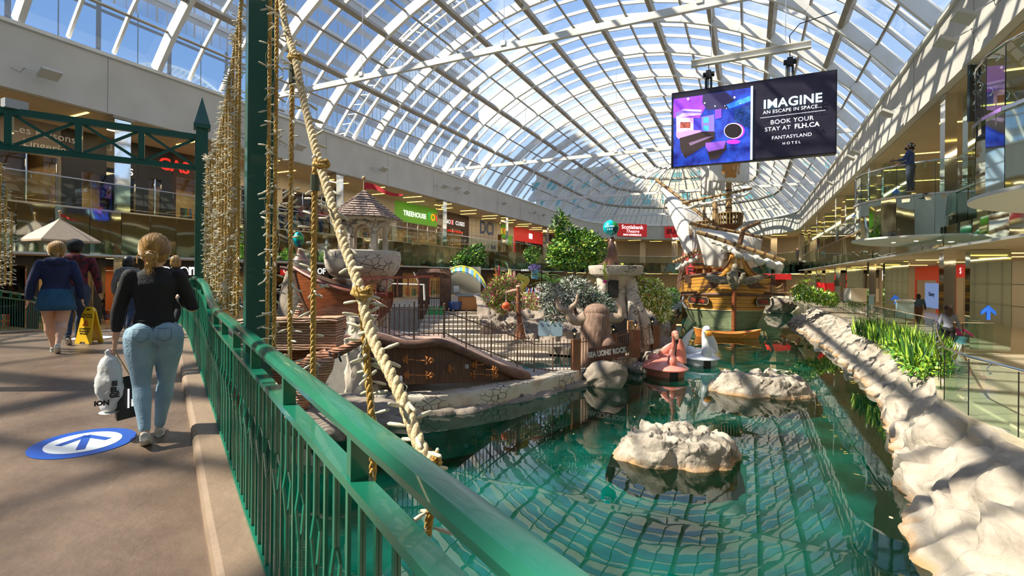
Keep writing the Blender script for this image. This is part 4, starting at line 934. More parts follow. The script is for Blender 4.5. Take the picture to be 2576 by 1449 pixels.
# ================================================================ island playground, garden and boats
def VF(name, label, cat, x, y, d, group=None):
    """thing whose local x runs to the viewer's right and y away; q() turns a pixel offset into local metres"""
    r = thing(name, label, cat, P(x, y, d), YAW, group); s = d/FPX
    return r, (lambda px, py, dy=0: V(((px-x)*s*(1+dy/d), dy, (y-py)*s*(1+dy/d)-.009*(px-x)*s*0)))
plaster = mat('turret_plaster', (.48, .41, .33), .85, col2=(.66, .58, .47), scale=2.2, lo=.35, hi=.7, detail=6, bump=.3, bscale=8); cracks(plaster, 3.2, .045, (.08, .07, .07), .50, (1, 1, 1.5))
shing = mat('roof_shingle', (.36, .25, .20), .8, col2=(.48, .36, .29), scale=4, bump=.5, bscale=12)
shingl = mat('roof_shingle_edge', (.13, .09, .08), .8)
redf = mat('flag_red', (.65, .02, .03), .6)
def turret(x, y, d, label, s=1.0, base=True):
    r, q = VF('castle_turret', label, 'turret', x, y, d); k = d/FPX*s
    Z = lambda py: (y-py)*k
    if base:
        for i in range(5):
            a = R(36+72*i+18); m = MB(); pts = [(cos(a)*.86, sin(a)*.86, Z(860)), (cos(a)*.80, sin(a)*.80, Z(760)), (cos(a)*.80, sin(a)*.80, Z(725)), (cos(a)*.86, sin(a)*.86, Z(700))]
            m.tube(pts, [.24, .19, .22, .34], 8); m.build('leg', plaster, r, True)
            # arch between legs
            b = R(36+72*(i+1)+18); m = MB(); m.tube([V((cos(a+(b-a)*t)*.82, sin(a+(b-a)*t)*.82, Z(735)+.52*sin(pi*t)**.6)) for t in [j/10 for j in range(11)]], .13, 6); m.build('arch', plaster, r, True)
        m = MB(); m.lathe([(.7, Z(715)), (.95, Z(708)), (1.02, Z(700)), (.7, Z(696)), (.0, Z(696))], seg=32); m.build('collar', plaster, r, True)
    m = MB(); m.lathe([(0, Z(701)), (.85, Z(701)), (1.12, Z(690)), (1.27, Z(672)), (1.31, Z(650)), (1.29, Z(634)), (1.22, Z(632)), (1.19, Z(640)), (1.15, Z(660)), (0, Z(662))], seg=40); m.build('bowl', plaster, r, True)
    for i in range(6):
        a = R(60*i+12); m = MB(); m.tube([(cos(a)*.78, sin(a)*.78, Z(660)), (cos(a)*.74, sin(a)*.74, Z(590)), (cos(a)*.76, sin(a)*.76, Z(565)), (cos(a)*.8, sin(a)*.8, Z(548))], [.12, .1, .13, .24], 6, up=(cos(a), sin(a), 0)); m.build('pillar', plaster, r, True)
        b = R(60*(i+1)+12); m = MB(); m.tube([V((cos(a+(b-a)*t)*.76, sin(a+(b-a)*t)*.76, Z(585)+.32*sin(pi*t)**.7)) for t in [j/8 for j in range(9)]], .09, 6); m.build('arch', plaster, r, True)
    m = MB(); m.lathe([(0, Z(556)), (.8, Z(560)), (1.0, Z(558)), (1.28, Z(555)), (1.28, Z(550)), (0, Z(550))], seg=6, a0=R(12), a1=R(372)); m.build('eave', plaster, r)
    n = 11; pr = []
    for i in range(n):
        r0 = 1.33*(1-i/n)+.02; r1 = 1.33*(1-(i+1)/n)+.02; z0 = Z(552)+(Z(478)-Z(552))*(i/n)**1.08; z1 = Z(552)+(Z(478)-Z(552))*((i+1)/n)**1.08; pr += [(r0, z0), (r0, z0+.03), (r1-.012, z1+.0)]
    m = MB(); m.lathe([(0, Z(552))]+pr+[(0, Z(477))], seg=6, a0=R(12), a1=R(372)); ro = m.build('roof', shing, r)
    m = MB()
    rn = random.Random(3)
    for i in range(n):
        rr = 1.33*(1-i/n)+.035; z0 = Z(552)+(Z(478)-Z(552))*(i/n)**1.08+.012
        for j in range(6):
            a, b = R(12+60*j), R(12+60*(j+1)); p = V((cos(a)*rr, sin(a)*rr, z0)); q_ = V((cos(b)*rr, sin(b)*rr, z0)); m.beam(p, q_, .012, .02)
            nn = max(1, int(6*(1-i/n)))
            for t in range(1, nn):
                f = (t+rn.uniform(-.2, .2))/nn; u = p.lerp(q_, f); r1 = rr-1.33/n; v_ = u*(r1/rr) if rr > 0 else u; v_.z = z0+(Z(478)-Z(552))/n*.95; m.beam(u+V((0, 0, .01)), v_+V((0, 0, .01)), .012, .012)
    m.build('shingle_gaps', shingl, ro)
    m = MB(); m.tube([(0, 0, Z(480)), (0, 0, Z(452))], .022, 8); m.ball((0, 0, Z(448)), .075, 12, 8); m.build('flagpole', mat('pole_wood', (.5, .33, .16), .6), r, True)
    m = MB(); m.grid(24, 4, lambda u, v: V((.02+u*1.35, .10*sin(u*9)*u, Z(459)-.42*u-.12*(1-v)*(1-.75*u)*2.0+.05*sin(u*7)))); m.build('flag', redf, r, True)
    return r
turret(912, 838, 17.5, 'stone castle turret with shingled pointed roof and red pennant')
m = MB(); p = P(150, 610, 13.5)
r_ = thing('canopy_roof', 'pale wooden pyramid roof with small red pennant behind the walking couple', 'roof', p, YAW); s = 13.5/FPX
woodp = mat('pale_boards', (.55, .42, .28), .7, col2=(.46, .34, .22), scale=8, stretch=(1, 1, 9))
m.lathe([(0, 0), (.92, 0), (.92, .03)]+[(.92*(1-i/8)-(.0), .03+.60*i/8+.02) for i in range(8) for _ in (0,)]+[(0, .66)], seg=4, a0=R(20), a1=R(380)); m.build('roof', woodp, r_)
m = MB()
for i in range(1, 8):
    rr = .92*(1-i/8)+.012; m.tube([V((rr*cos(R(20+90*k)), rr*sin(R(20+90*k)), .03+.6*i/8)) for k in range(4)], .006, 4, closed=True)
m.build('board_edges', shingl, r_)
m = MB(); m.tube([(0, 0, .6), (0, 0, .82)], .012, 6); m.ball((0, 0, .84), .04, 8, 6); m.build('finial', mat('pole_wood', (.5, .33, .16), .6), r_, True)
m = MB(); m.grid(12, 3, lambda u, v: V((.02+u*.45, .04*sin(u*8), .78-.18*u-.07*(1-v)*(1-u*.7)))); m.build('flag', redf, r_, True)
m = MB(); m.tube([(0, 0, .0), (0, 0, -3.0)], .07, 8); m.build('post', woodp, r_)
# wood with strong carved grain
carved = mat('carved_wood', (.46, .19, .095), .55, col2=(.12, .04, .02), scale=2.2, kind='wave', wave=5, lo=.62, hi=.95, stretch=(1.0, 1.0, 2.6), bump=.9, detail=2)
carvedl = mat('carved_wood_light', (.66, .34, .19), .55, col2=(.16, .06, .03), scale=2.2, kind='wave', wave=5, lo=.62, hi=.95, stretch=(1.0, 1.0, 2.6), bump=.9, detail=2)
brownw = mat('boat_wood', (.30, .085, .025), .4, col2=(.17, .045, .015), scale=3, stretch=(1, 1, 7), coat=.3, bump=.2)
dkw = mat('dark_wood', (.09, .04, .022), .6, col2=(.15, .07, .035), scale=4, bump=.4)
def hull(mb, L, Bm, H, sheer, n=30, m=12, bow=2.0, stern=.5, keel=.5):
    """boat shell, bow at -x; sheer(u) is gunwale height"""
    for sg in (-1, 1):
        def f(u, v):
            b = Bm*(1-(1-min(1, u*1.6))**bow)*(1-(max(0, u-.6)/.4)**2*(1-stern)); z0 = keel*((1-u)**6)*H; z = z0+(sheer(u)-z0)*v
            return V((-L/2+L*u-(1-u)**3*v*.35*L*.3, sg*b*(sin(v*pi/2)**.75), z))
        mb.grid(n, m, f)
r, q = VF('play_boat', 'brown wooden play ship raised on a stone support beside the turret', 'boat', 850, 835, 16.2); s = 16.2/FPX
m = MB(); hull(m, 2.9, .75, 1.4, lambda u: 1.25+.75*(1-u)**2.2-.1*u); m.v = [V((p.x, p.y, p.z if p.z > 1.2 else 1.2-(1.2-p.z)*(1-.55*max(0, p.x/1.45)**2))) for p in m.v]; o = m.build('hull', brownw, r, True); o.location = (.25, .1, .05)
m = MB()
for sg in (-1, 1): m.tube([V((-1.45+2.9*u-(1-u)**3*.3+.25, sg*.82*(1-(1-min(1, u*1.6))**2)*(1-(max(0, u-.6)/.4)**2*.5)+.1, 1.3+.75*(1-u)**2.2-.1*u+.05)) for u in [i/16 for i in range(17)]], .055, 6)
m.build('gunwale', mat('gunwale_red', (.22, .05, .03), .5), r, True)
m = MB(); m.tube([(-1.95, .1, 2.1), (-1.2, .1, 1.95), (-.3, .1, 1.62), (.4, .1, 1.4)], [.05, .1, .1, .08], 8); m.build('beam', dkw, r, True)
m = MB(); m.tube([(-1.5, .1, 2.05), (-1.3, .1, 1.3), (-.95, .1, .6), (-.4, .1, .2), (.5, .1, .06)], [.06, .09, .1, .1, .08], 6); m.build('stem', dkw, r, True)
m = MB(); m.beam((.6, -.55, 1.75), (3.2, -.55, 1.85), .05, .07); m.beam((.6, .75, 1.75), (3.2, .75, 1.85), .05, .07)
for i in range(8): m.beam((.7+i*.34, -.55, 1.2), (.7+i*.34, -.55, 1.78), .035, .035)
m.build('deck_rail', mat('gunwale_red', (.22, .05, .03), .5), r)
r, q = VF('boat_support', 'pale stone buttress holding up the play ship', 'rock', 885, 1010, 14.6)
m = MB(); m.grid(24, 24, lambda u, v: V(((-.52+.2*v)*(1-u*2)*1.15+.25, -.4*sin(pi*u), v*2.5))+V((fbm((u*3, v*3, 0), 1), fbm((u*3, v*3, 7), 1), 0))*.12)
m.lathe([(.75, -.2), (.66, .8), (.5, 1.6), (.42, 2.3), (.5, 2.5), (0, 2.5)], (.1, .55, 0), 20); m.build('buttress', plaster, r, True)
for c in r.children: c.name = 'buttress'
# carved ship bow by the bridge
r, q = VF('carved_ship_bow', 'carved wooden ship bow with deep grain half hidden by the bridge railing', 'boat', 780, 1000, 11.5)
m = MB(); m.grid(30, 14, lambda u, v: V((-2.2+2.55*u, -.5*sin(pi*min(1, .4+u*.6))+.15*v, -.15+1.35*v+.12*u*v))+V((0, fbm((u*4, v*4, 2), 1)*.05, 0))); m.grid(30, 6, lambda u, v: V((-2.2+2.9*u, -.35+1.2*v, 1.2+.12*u+.05*sin(u*9)))); m.build('hull', carved, r, True)
m = MB(); m.box((-.25, -.35, 1.5), (2.1, .5, .62), rot=Matrix.Rotation(-.03, 3, 'Y')); m.box((-.25, -.37, 1.84), (2.2, .6, .1), rot=Matrix.Rotation(-.03, 3, 'Y')); o = m.build('bulwark', carvedl, r)
m = MB(); m.tube([q(762, 1040, -.8), q(800, 975, -.8), q(835, 918, -.85), q(860, 892, -.9), q(882, 874, -.95)], [.13, .22, .26, .20, .05], 12); m.build('figurehead', carvedl, r, True)
m = MB(); m.tube([q(782, 985, -.7), q(800, 925, -.7), q(818, 885, -.65), q(850, 868, -.6)], [.1, .15, .17, .08], 10); m.build('stem_post', carvedl, r, True)
m = MB(); m.tube([q(775, 905, -.6), q(830, 882, -.65), q(860, 875, -.65), q(905, 855, -.65), q(950, 832, -.6)], [.1, .13, .12, .1, .07], 10); m.build('bowsprit', carved, r, True)
m = MB()
for a in (862, 885): m.tube([q(a, 863, -.72), q(a+5, 873, -.80), q(a+6, 888, -.72)], .022, 5)
m.tube([q(700, 893), q(780, 880), q(862, 868)], .012, 5); m.tube([q(886, 868), q(905, 885), q(935, 925)], .010, 5); m.build('iron_bands', black, r)
m = MB(); m.tube([P(757, 852, 13), P(754, 820, 13), P(750, 795, 13), P(757, 765, 13)], [.14, .12, .12, .07], 8); o = m.build('carved_post', carvedl, smooth=True); tag(o, 'upright carved wooden post standing behind the ship bow', 'post')
# ramp bridge: plank wall, log coping, hinges
rampk = [(915, 838, 14.3, -3.15), (1020, 866, 14.5, -3.2), (1108, 862, 14.9, -3.25), (1180, 890, 15.5, -3.35), (1250, 922, 16.2, -3.4), (1330, 950, 17.0, -3.5)]
plankm = mat('plank_wall', (.14, .065, .035), .7, col2=(.075, .035, .02), scale=2.5, stretch=(9, 9, .7), bump=.5, lo=.35, hi=.65)
logm = mat('log_coping', (.20, .10, .06), .7, col2=(.12, .055, .035), scale=3, stretch=(1, 1, 5), bump=.6, bscale=14)
rw_ = thing('ramp_wall', 'dark plank wall below the ramp with orange iron strap hinges', 'wall', P(1100, 960, 15)); O = V(rw_.location)
m = MB(); tops = [P(a[0], a[1], a[2]) for a in rampk]
for a, b, ka, kb in zip(tops, tops[1:], rampk, rampk[1:]):
    n = (b-a).cross(Zv).normalized()*.16; n = n if n.dot(Fv) > 0 else -n
    v = []
    for off in (V((0, 0, 0)), n):
        v += [V((a.x, a.y, ka[3]))+off-O, V((b.x, b.y, kb[3]))+off-O, b+off-O, a+off-O]
    m.add(v, [(0, 1, 2, 3), (7, 6, 5, 4), (0, 4, 5, 1), (3, 2, 6, 7), (0, 3, 7, 4), (1, 5, 6, 2)])
m.build('planks', plankm, rw_)
lg = smooth_path([p-Fv*.05 for p in tops], 6)
m = MB(); m.tube([p-O for p in lg], [.13]*(len(lg)-6)+[.15, .16, .18, .2, .2, .14], 10); m.build('log_coping', logm, rw_, True)
m = MB(); 
tp = [p+Zv*.08 for p in tops]; bk = [p+Zv*.08+Fv*1.7-Rv*.2 for p in tops]
for i in range(len(tp)-1): m.add([tp[i]-O, tp[i+1]-O, bk[i+1]-O, bk[i]-O], [(0, 1, 2, 3)])
m.build('ramp_deck', mat('ramp_stone', (.48, .32, .24), .7, col2=(.38, .25, .19), scale=3, bump=.3), rw_)
hing = mat('hinge_orange', (.55, .19, .03), .6, col2=(.42, .13, .02), scale=5, bump=.3)
def hinge(px, py, d, fl, ln=.42):
    m = MB(); k = -1 if fl else 1; rt = lambda x, z: V((k*x, -.03, z))
    m.tube([rt(0, 0), rt(ln*.5, .0), rt(ln*.72, 0)], [.035, .03, .045], 6, flat=.5); m.tube([rt(ln*.7, 0), rt(ln*.8, .06), rt(ln, 0)], [.02, .05, .008], 6); m.tube([rt(ln*.7, 0), rt(ln*.8, -.06), rt(ln, 0)], [.02, .05, .008], 6)
    for s in (-1, 1): m.tube([rt(ln*.55, 0), rt(ln*.62, s*.09), rt(ln*.50, s*.12)], [.03, .03, .012], 6)
    m.M = Matrix.Translation(P(px, py, d)-O) @ Matrix.Rotation(YAW, 4, 'Z'); vs = m.v; m.v = [m.M @ v for v in vs]; m.M = None; m.build('strap_hinge', hing, rw_, True)
for a in ((1042, 904, 14.45, 1, .35), (1042, 942, 14.45, 1, .3), (1046, 906, 14.45, 0, .55), (1046, 943, 14.45, 0, .55), (1142, 926, 15, 1, .2), (1218, 917, 15.6, 1, .42), (1218, 941, 15.6, 1, .55), (1222, 929, 15.6, 0, .4), (1222, 943, 15.6, 0, .4)): hinge(*a)
m = MB(); m.tube([p-O for p in smooth_path([P(1050, 890, 14.4), P(1080, 908, 14.4), P(1120, 911, 14.7), (P(1160, 899, 15.0)), P(1172, 894, 15.1)], 5)], .012, 5); m.build('cable', black, rw_)
m = MB(); m.box(P(1174, 922, 15.2)-O, (.09, .05, .12)); m.build('socket_box', mat('grey_box', (.4, .42, .43), .5), rw_)
# iron fences
iron = mat('fence_iron', (.16, .095, .07), .4, .4, col2=(.22, .14, .10), scale=5)
def fence(keys, label, step=.155, balls=True, mm=None, posts=True, over=.12):
    """keys: (x, y_top_rail, y_bottom_rail, depth)"""
    a0 = P(keys[0][0], keys[0][2], keys[0][3]); root = thing('iron_fence', label, 'fence', a0); O = V(root.location); mm = mm or iron
    T_ = [P(k[0], k[1], k[3])-O for k in keys]; B_ = [P(k[0], k[2], k[3])-O for k in keys]
    for L_, nm_ in ((T_, 'top_rail'), (B_, 'bottom_rail')): m = MB(); m.tube(L_, .02, 6); m.build(nm_, mm, root)
    n_ = 0; extra = MB()
    for i in range(len(keys)-1):
        L_ = (V((T_[i+1].x, T_[i+1].y, 0))-V((T_[i].x, T_[i].y, 0))).length; n = max(1, round(L_/step))
        for j in range(n if i < len(keys)-2 else n+1):
            f = j/n; t = T_[i].lerp(T_[i+1], f); b = B_[i].lerp(B_[i+1], f); b = V((t.x, t.y, b.z)); post = posts and j == 0
            m = MB() if n_ < 96 else extra; r_ = .026 if post else .0145; m.tube([b-Zv*(.16 if post else .06), t+Zv*(over*1.7 if post else over)], r_, 6)
            if balls: m.ball(t+Zv*(over*1.7+.03 if post else over+.012), .036 if post else .027, 7, 5)
            if n_ < 96: m.build('fence_post' if post else 'picket', mm, root, True)
            n_ += 1
    if extra.v: extra.build('pickets', mm, root)['kind'] = 'stuff'
    return root
fence([(915, 742, 808, 15.9), (946, 756, 828, 15.3), (980, 776, 846, 14.9), (1042, 779, 840, 14.9), (1116, 780, 838, 15.2)], 'iron fence with ball tips curving along the top of the ramp')
fence([(1118, 784, 837, 15.2), (1173, 803, 864, 15.7), (1236, 826, 886, 16.4), (1302, 849, 911, 17.2), (1344, 866, 925, 17.9), (1391, 866, 933, 18.3), (1437, 864, 931, 18.5)], 'long iron fence with ball tips descending beside the ramp')
fence([(1460, 861, 925, 18.6), (1481, 858, 923, 18.9)], 'short iron fence left of the lettered rock sign', posts=False)
fence([(1552, 846, 905, 20.2), (1583, 838, 900, 20.8)], 'short iron fence right of the lettered rock sign', posts=False)
fence([(1610, 830, 886, 21.6), (1637, 822, 876, 22.8)], 'short iron fence between the two timber posts behind the pink boat', posts=False)
fence([(1658, 815, 862, 24), (1690, 800, 842, 27)], 'iron fence behind the pink flamingo boat head', posts=False)
fence([(1175, 757, 784, 30), (1215, 756, 784, 30), (1226, 755, 784, 30)], 'dark iron fence across the head of the stairs', step=.2, balls=False)
fence([(690, 818, 850, 17), (760, 836, 868, 16.6), (825, 836, 868, 16.6), (890, 838, 868, 16.6)], 'dark iron fence low behind the carved ship bow', step=.16)
# timber posts with lanterns
timb = mat('timber_post', (.28, .11, .045), .6, col2=(.18, .07, .03), scale=3, stretch=(5, 5, .8), bump=.4)
glow = mat('lantern_glow', (1, .7, .3), emit=3); lglass = glassmat('lantern_glass', (.95, .9, .8), .6)
def tpost(x, y0, y1, d, w, label):
    p = P(x, y1, d); h = (y1-y0)*d/FPX; m = MB(); m.box((0, 0, h/2), (w, w, h), rot=Matrix.Rotation(YAW+.15, 3, 'Z')); m.box((0, 0, h+.02), (w*1.08, w*1.08, .05), rot=Matrix.Rotation(YAW+.15, 3, 'Z'))
    bv = m.build('timber_post', timb, loc=p); tag(bv, label, 'post')
def lantern(x, y, d, label, k=1.0):
    r = thing('post_lantern', label, 'lantern', P(x, y, d), YAW, scale=k)
    m = MB(); m.lathe([(.09, 0), (.08, .02), (.025, .04), (.022, .1), (.05, .115), (.07, .13), (0, .13)], seg=10); m.build('base', black, r, True)
    m = MB(); m.lathe([(.055, .13), (.1, .32)], seg=6); m.build('glass', lglass, r)
    m = MB(); m.ball((0, 0, .22), .032, 8, 6); m.build('bulb', glow, r, True)
    m = MB(); m.lathe([(.13, .32), (.14, .335), (.06, .42), (.02, .44), (.02, .47), (0, .49)], seg=6)
    for i in range(6): a = pi/3*i; m.tube([(.056*cos(a), .056*sin(a), .13), (.102*cos(a), .102*sin(a), .325)], .006, 4)
    m.build('cap', black, r)
for a in ((1448, 856, 940, 18.5, .3, 'square timber post left of the lettered sign, nearest the water'), (1541, 842, 905, 20.0, .3, 'square timber stump behind the lettered sign'), (1597, 831, 898, 21.2, .34, 'dark timber post between the sign and the flamingo boat'), (1647, 820, 882, 23, .34, 'timber post just left of the flamingo head'), (1673, 786, 850, 28, .4, 'tall timber post behind the flamingo head'), (1690, 795, 845, 29, .35, 'timber post farthest along the island edge')): tpost(*a)
for a in ((1445, 854, 18.5, 'black lantern on the timber post left of the sign', .95), (1543, 842, 20, 'lit lantern on the stump right of the tree trunk', .95), (1598, 829, 21.2, 'lit lantern on the post right of the tan cabinet', .9), (1641, 819, 23, 'pale lantern on the post left of the flamingo', .85), (1683, 815, 27, 'small lantern beyond the flamingo head', .9)): lantern(*a)
# lettered sign and boulder
r, q = VF('wooden_sign', "brown wooden board sign reading SEA LIONS' ROCK", 'sign', 1526, 886, 18.6); rt = Matrix.Rotation(.16, 3, 'Y').inverted()
m = MB(); m.box((0, -.05, 0), (1.33, .07, .50), rot=rt); m.build('board', mat('sign_board_brown', (.13, .05, .028), .6, col2=(.09, .035, .02), scale=3, stretch=(1, 1, 8), bump=.3), r)
silver = mat('sign_letters', (.55, .52, .46), .5)
text("SEA LIONS' ROCK", .235, m=silver, parent=r, ext=.012, bold=.012, mat4=Matrix.Translation((0, -.1, 0)) @ rt.to_4x4() @ frame((0, 0, 0), (1, 0, 0)) @ Matrix.Diagonal((.76, 1.15, 1, 1)))
def boulder(c, r3, seed, label, m_=stoneg, sc=1.1, amp=.28, name='boulder', sub=72):
    mb = MB(); r3 = V(r3)
    def f(u, v):
        a = 2*pi*u; b = pi*(v-.5); n = V((cos(a)*cos(b), sin(a)*cos(b), sin(b))); q_ = V((n.x*r3.x, n.y*r3.y, n.z*r3.z)); k = 1+amp*(crag(q_*1.3+V((seed, seed*2, 0)))*2.2)
        return q_*k
    mb.grid(sub, sub//2+4, f, cu=True); o = mb.build(name, m_, smooth='all', loc=c); return tag(o, label, 'rock')
boulder(P(1522, 946, 18.3), (.85, .6, .62), 4, 'big rounded boulder at the water under the lettered sign')
boulder(P(905, 1035, 12.8), (1.9, .9, .35), 6, 'low flat rock shelf at the waterline beneath the carved bow')
boulder(P(800, 1060, 10.8), (1.3, .8, .3), 8, 'dark rock shelf close under the footbridge')
for i, (x, y, d, s, lb) in enumerate(((1655, 905, 22.8, .9, 'grey rock at the island edge behind the flamingo boat'), (1690, 880, 26, 1.1, 'grey rock at the island edge behind the white swan boat'), (1962, 770, 58, 1.7, 'rock bank under the small far bridge'), (1615, 930, 21, .6, 'small rock at the waterline left of the flamingo boat'))): boulder(P(x, y, d), (s, s*.7, s*.6), 20+i, lb)
# mound with stairs
mound = mat('garden_rock', (.36, .29, .23), .9, col2=(.22, .17, .13), scale=1.2, bump=.6, bscale=5, detail=8, lo=.35, hi=.7)
r, q = VF('rock_mound', 'large grey-brown rock mound carrying the garden behind the fence', 'rock', 1440, 868, 22.5)
mk = [(1222, 768), (1250, 775), (1290, 788), (1340, 790), (1400, 800), (1470, 800), (1560, 790), (1640, 790), (1700, 800)]
def mf(u, v):
    px = 1215+485*u; ty = lerp([(a, b) for a, b in mk], px)[0]; top = (868-ty)*22.5/FPX+.15
    prof = min(1, v*1.5); z = -.25+(top+.25)*prof**.75; y = .3+5.5*v*(1-.1*u)
    x = (px-1440)*22.5/FPX*(1+y/22.5*.9); p_ = V((x, y, z)); f = fbm(p_*.7+V((8, 1, 0)), 1)*.5-abs(fbm(p_*1.5, 1))*.45; k = sin(pi*min(1, v*1.4+.1))**.5 if v < .64 else .5
    return p_+V((f*.2, -f*.8, f*.4))*k
m = MB(); m.grid(110, 44, mf); m.build('mound', mound, r, smooth='all')
for c in list(r.children): pass
stepm = mat('stair_stone', (.40, .35, .28), .7, col2=(.47, .41, .33), scale=4)
r = thing('stone_stairs', 'wide stone stairs rising behind the iron fence to the upper terrace', 'stairs', P(1200, 870, 23))
p0 = P(1150, 905, 20.5); O = V(r.location); rt = Matrix.Rotation(YAW+.12, 3, 'Z')
for i in range(11):
    m = MB(); m.box(p0+rt@V((.9, .9*i, 0))+V((0, 0, -.05+.155*i))-O, (6.2-.12*i, 1.1, .17), rot=rt); m.build('step', stepm, r)
m = MB(); a = P(1236, 768, 27); b = P(1330, 872, 20.5)
for k in (0, .45): m.tube([P(1236, 758+k*25, 28)-O, P(1262, 800+k*25, 25)-O, P(1300, 842+k*25, 22.5)-O], .025, 6)
for f in (0, .33, .66, 1): c_ = P(1236, 758, 28).lerp(P(1300, 842, 22.5), f)-O; m.tube([c_, c_-Zv*.9], .02, 6)
m.build('handrail', black, r)
# terrace level behind stairs and under the turret
m = MB(); pl = [P(1000, 800, 33), P(1250, 790, 33), P(1700, 790, 36), P(1700, 760, 60), P(900, 760, 60)]; 
m.prism([(p.x, p.y) for p in ([P(880, 0, 31.5), P(1260, 0, 31.5), P(1330, 0, 29), P(1640, 0, 30), P(1650, 0, 70), P(700, 0, 60)])], -4.5, -2.0); struct(m.build('floor_terrace', gmat))
m = MB(); m.prism([(p.x, p.y) for p in (P(640, 0, 15), P(905, 0, 14.4), P(1100, 0, 16.5), P(1100, 0, 20), P(560, 0, 24))], -4.5, -2.35); struct(m.build('floor_playground', gmat))
# sea lion pool
pw = mat('pool_edge', (.42, .38, .3), .8)
m = MB(); a = [P(1150, 0, 17.9), P(1440, 0, 19.3), P(1560, 0, 21.6), P(1330, 0, 23), P(1180, 0, 21)]; m.quad(*[V((p.x, p.y, IS+.05)) for p in a]); o = m.build('sea_lion_pool', wm); tag(o, 'small dark pool behind the fence on the sea lion island', 'water', kind='stuff')
m = MB(); m.mi = 0; m.prism([(p.x, p.y) for p in (P(1250, 0, 22.6), P(1450, 0, 21.4), P(1560, 0, 22.4), P(1460, 0, 23.4), P(1250, 0, 23.6))], IS+.1, IS+.42); o = m.build('pool_ledge', stoneg); tag(o, 'flat stone ledge at the back of the sea lion pool', 'ledge')
# leaning boards
for x, lab in ((1369, 'left of the two grey-blue boards leaning on the rocks'), (1400, 'right of the two grey-blue boards leaning on the rocks')):
    r, q = VF('leaning_board', lab, 'board', x, 846, 21.5); m = MB(); rt = Matrix.Rotation(-.3, 3, 'X'); w, h = .26, .68; c = .07
    pl = [(-w, c), (-w+c, 0), (w-c, 0), (w, c), (w, h-c), (w-c, h), (-w+c, h), (-w, h-c)]; vs = [rt@V((a, y, b)) for y in (-.03, .03) for a, b in pl]
    m.add(vs, [tuple(range(8)), tuple(range(15, 7, -1))]+[(i, (i+1) % 8, 8+(i+1) % 8, 8+i) for i in range(8)]); bd = m.build('panel', mat('board_blue', (.22, .31, .37), .4, coat=.3), r)
    h_ = MB()
    for xx in (-.12, .12): h_.tube([rt@V((xx-.02, -.045, .56)), rt@V((xx+.025, -.06, .53)), rt@V((xx, -.06, .50)), rt@V((xx+.02, -.045, .46))], .012, 5)
    h_.build('grip', black, bd)
# trunk sculpture
bark = mat('bark', (.30, .19, .13), .8, col2=(.19, .11, .075), scale=3.5, stretch=(3.5, 3.5, .8), bump=.9, detail=6); bark2 = mat('bark_pale', (.42, .31, .22), .75, col2=(.28, .19, .13), scale=3, bump=.6)
r, q = VF('tree_trunk_sculpture', 'gnarled brown tree trunk sculpture with two raised bare limbs', 'tree', 1500, 905, 19.6)
def limb(mb, pts, rs, seg=12, amp=.0):
    pp = smooth_path([V(p) for p in pts], 5); n = len(pp); rr = []
    for i in range(n):
        f = i/(n-1)*(len(rs)-1); k = min(int(f), len(rs)-2); a, b = (x if isinstance(x, tuple) else (x, x) for x in (rs[k], rs[k+1])); o = amp*noise.noise(pp[i]*5); rr.append(tuple(p+(q-p)*(f-k)+o for p, q in zip(a, b)))
    mb.tube(pp, rr, seg)
m = MB(); limb(m, [q(1497, 925), q(1499, 880), q(1498, 830), q(1500, 790), q(1503, 768)], [.66, .60, .60, .50, .12], 20, .04); m.ball(q(1500, 785), (.52, .45, .35), 16, 10)
limb(m, [q(1525, 900, -.3), q(1522, 862, -.35), q(1520, 835, -.25)], [.30, .34, .12], 12, .04); m.build('trunk', bark, r, True)
m = MB(); limb(m, [q(1470, 800), q(1448, 808), q(1434, 800), q(1425, 783), q(1405, 773), q(1400, 748)], [.28, .2, .17, .14, .11, .06], 10, .02); limb(m, [q(1430, 790), q(1436, 775), q(1448, 762), q(1452, 740)], [.13, .12, .08, .04], 10); m.build('left_limb', bark2, r, True)
m = MB(); limb(m, [q(1525, 800), q(1548, 800), q(1560, 795), q(1560, 775), q(1548, 762)], [.28, .2, .16, .12, .06], 10, .02); m.build('right_limb', bark2, r, True)
# buoy post
terr = mat('buoy_post', (.38, .13, .05), .6, col2=(.26, .09, .04), scale=5, bump=.3)
r, q = VF('buoy_post', 'orange-brown carved post with side arm and base beside the stairs', 'post', 1308, 850, 21)
m = MB(); m.tube([q(1308, 852), q(1309, 822)], [.26, .16], 12); m.build('base', terr, r, True)
m = MB(); m.tube([q(1309, 825), q(1304, 790), q(1303, 760), q(1302, 722)], [.12, .105, .1, .09], 10); m.build('shaft', terr, r, True)
for yy in (818, 791, 760, 745): m = MB(); m.tube([q(1305, yy+4), q(1305, yy-3)], .125, 10); m.build('band', dkw, r, True)
m = MB(); m.tube([q(1310, 730), q(1290, 732), q(1270, 737)], [.08, .085, .05], 8); m.tube([q(1304, 755), q(1296, 733)], .05, 6); m.ball(q(1303, 721), (.12, .12, .07), 10, 6); m.build('arm', mat('arm_pale', (.5, .3, .18), .6), r, True)
r2, q = VF('hanging_buoy', 'round orange float hanging from the post arm', 'buoy', 1273, 770, 20.9)
m = MB(); m.ball((0, 0, 0), .178, 20, 14); m.build('float', mat('float_orange', (.85, .12, .02), .3, coat=.6), r2, True); m = MB(); m.tube([q(1273, 759), q(1273, 737)], .012, 5); m.ball(q(1273, 757), .035, 8, 6); m.build('cord', silver, r2)
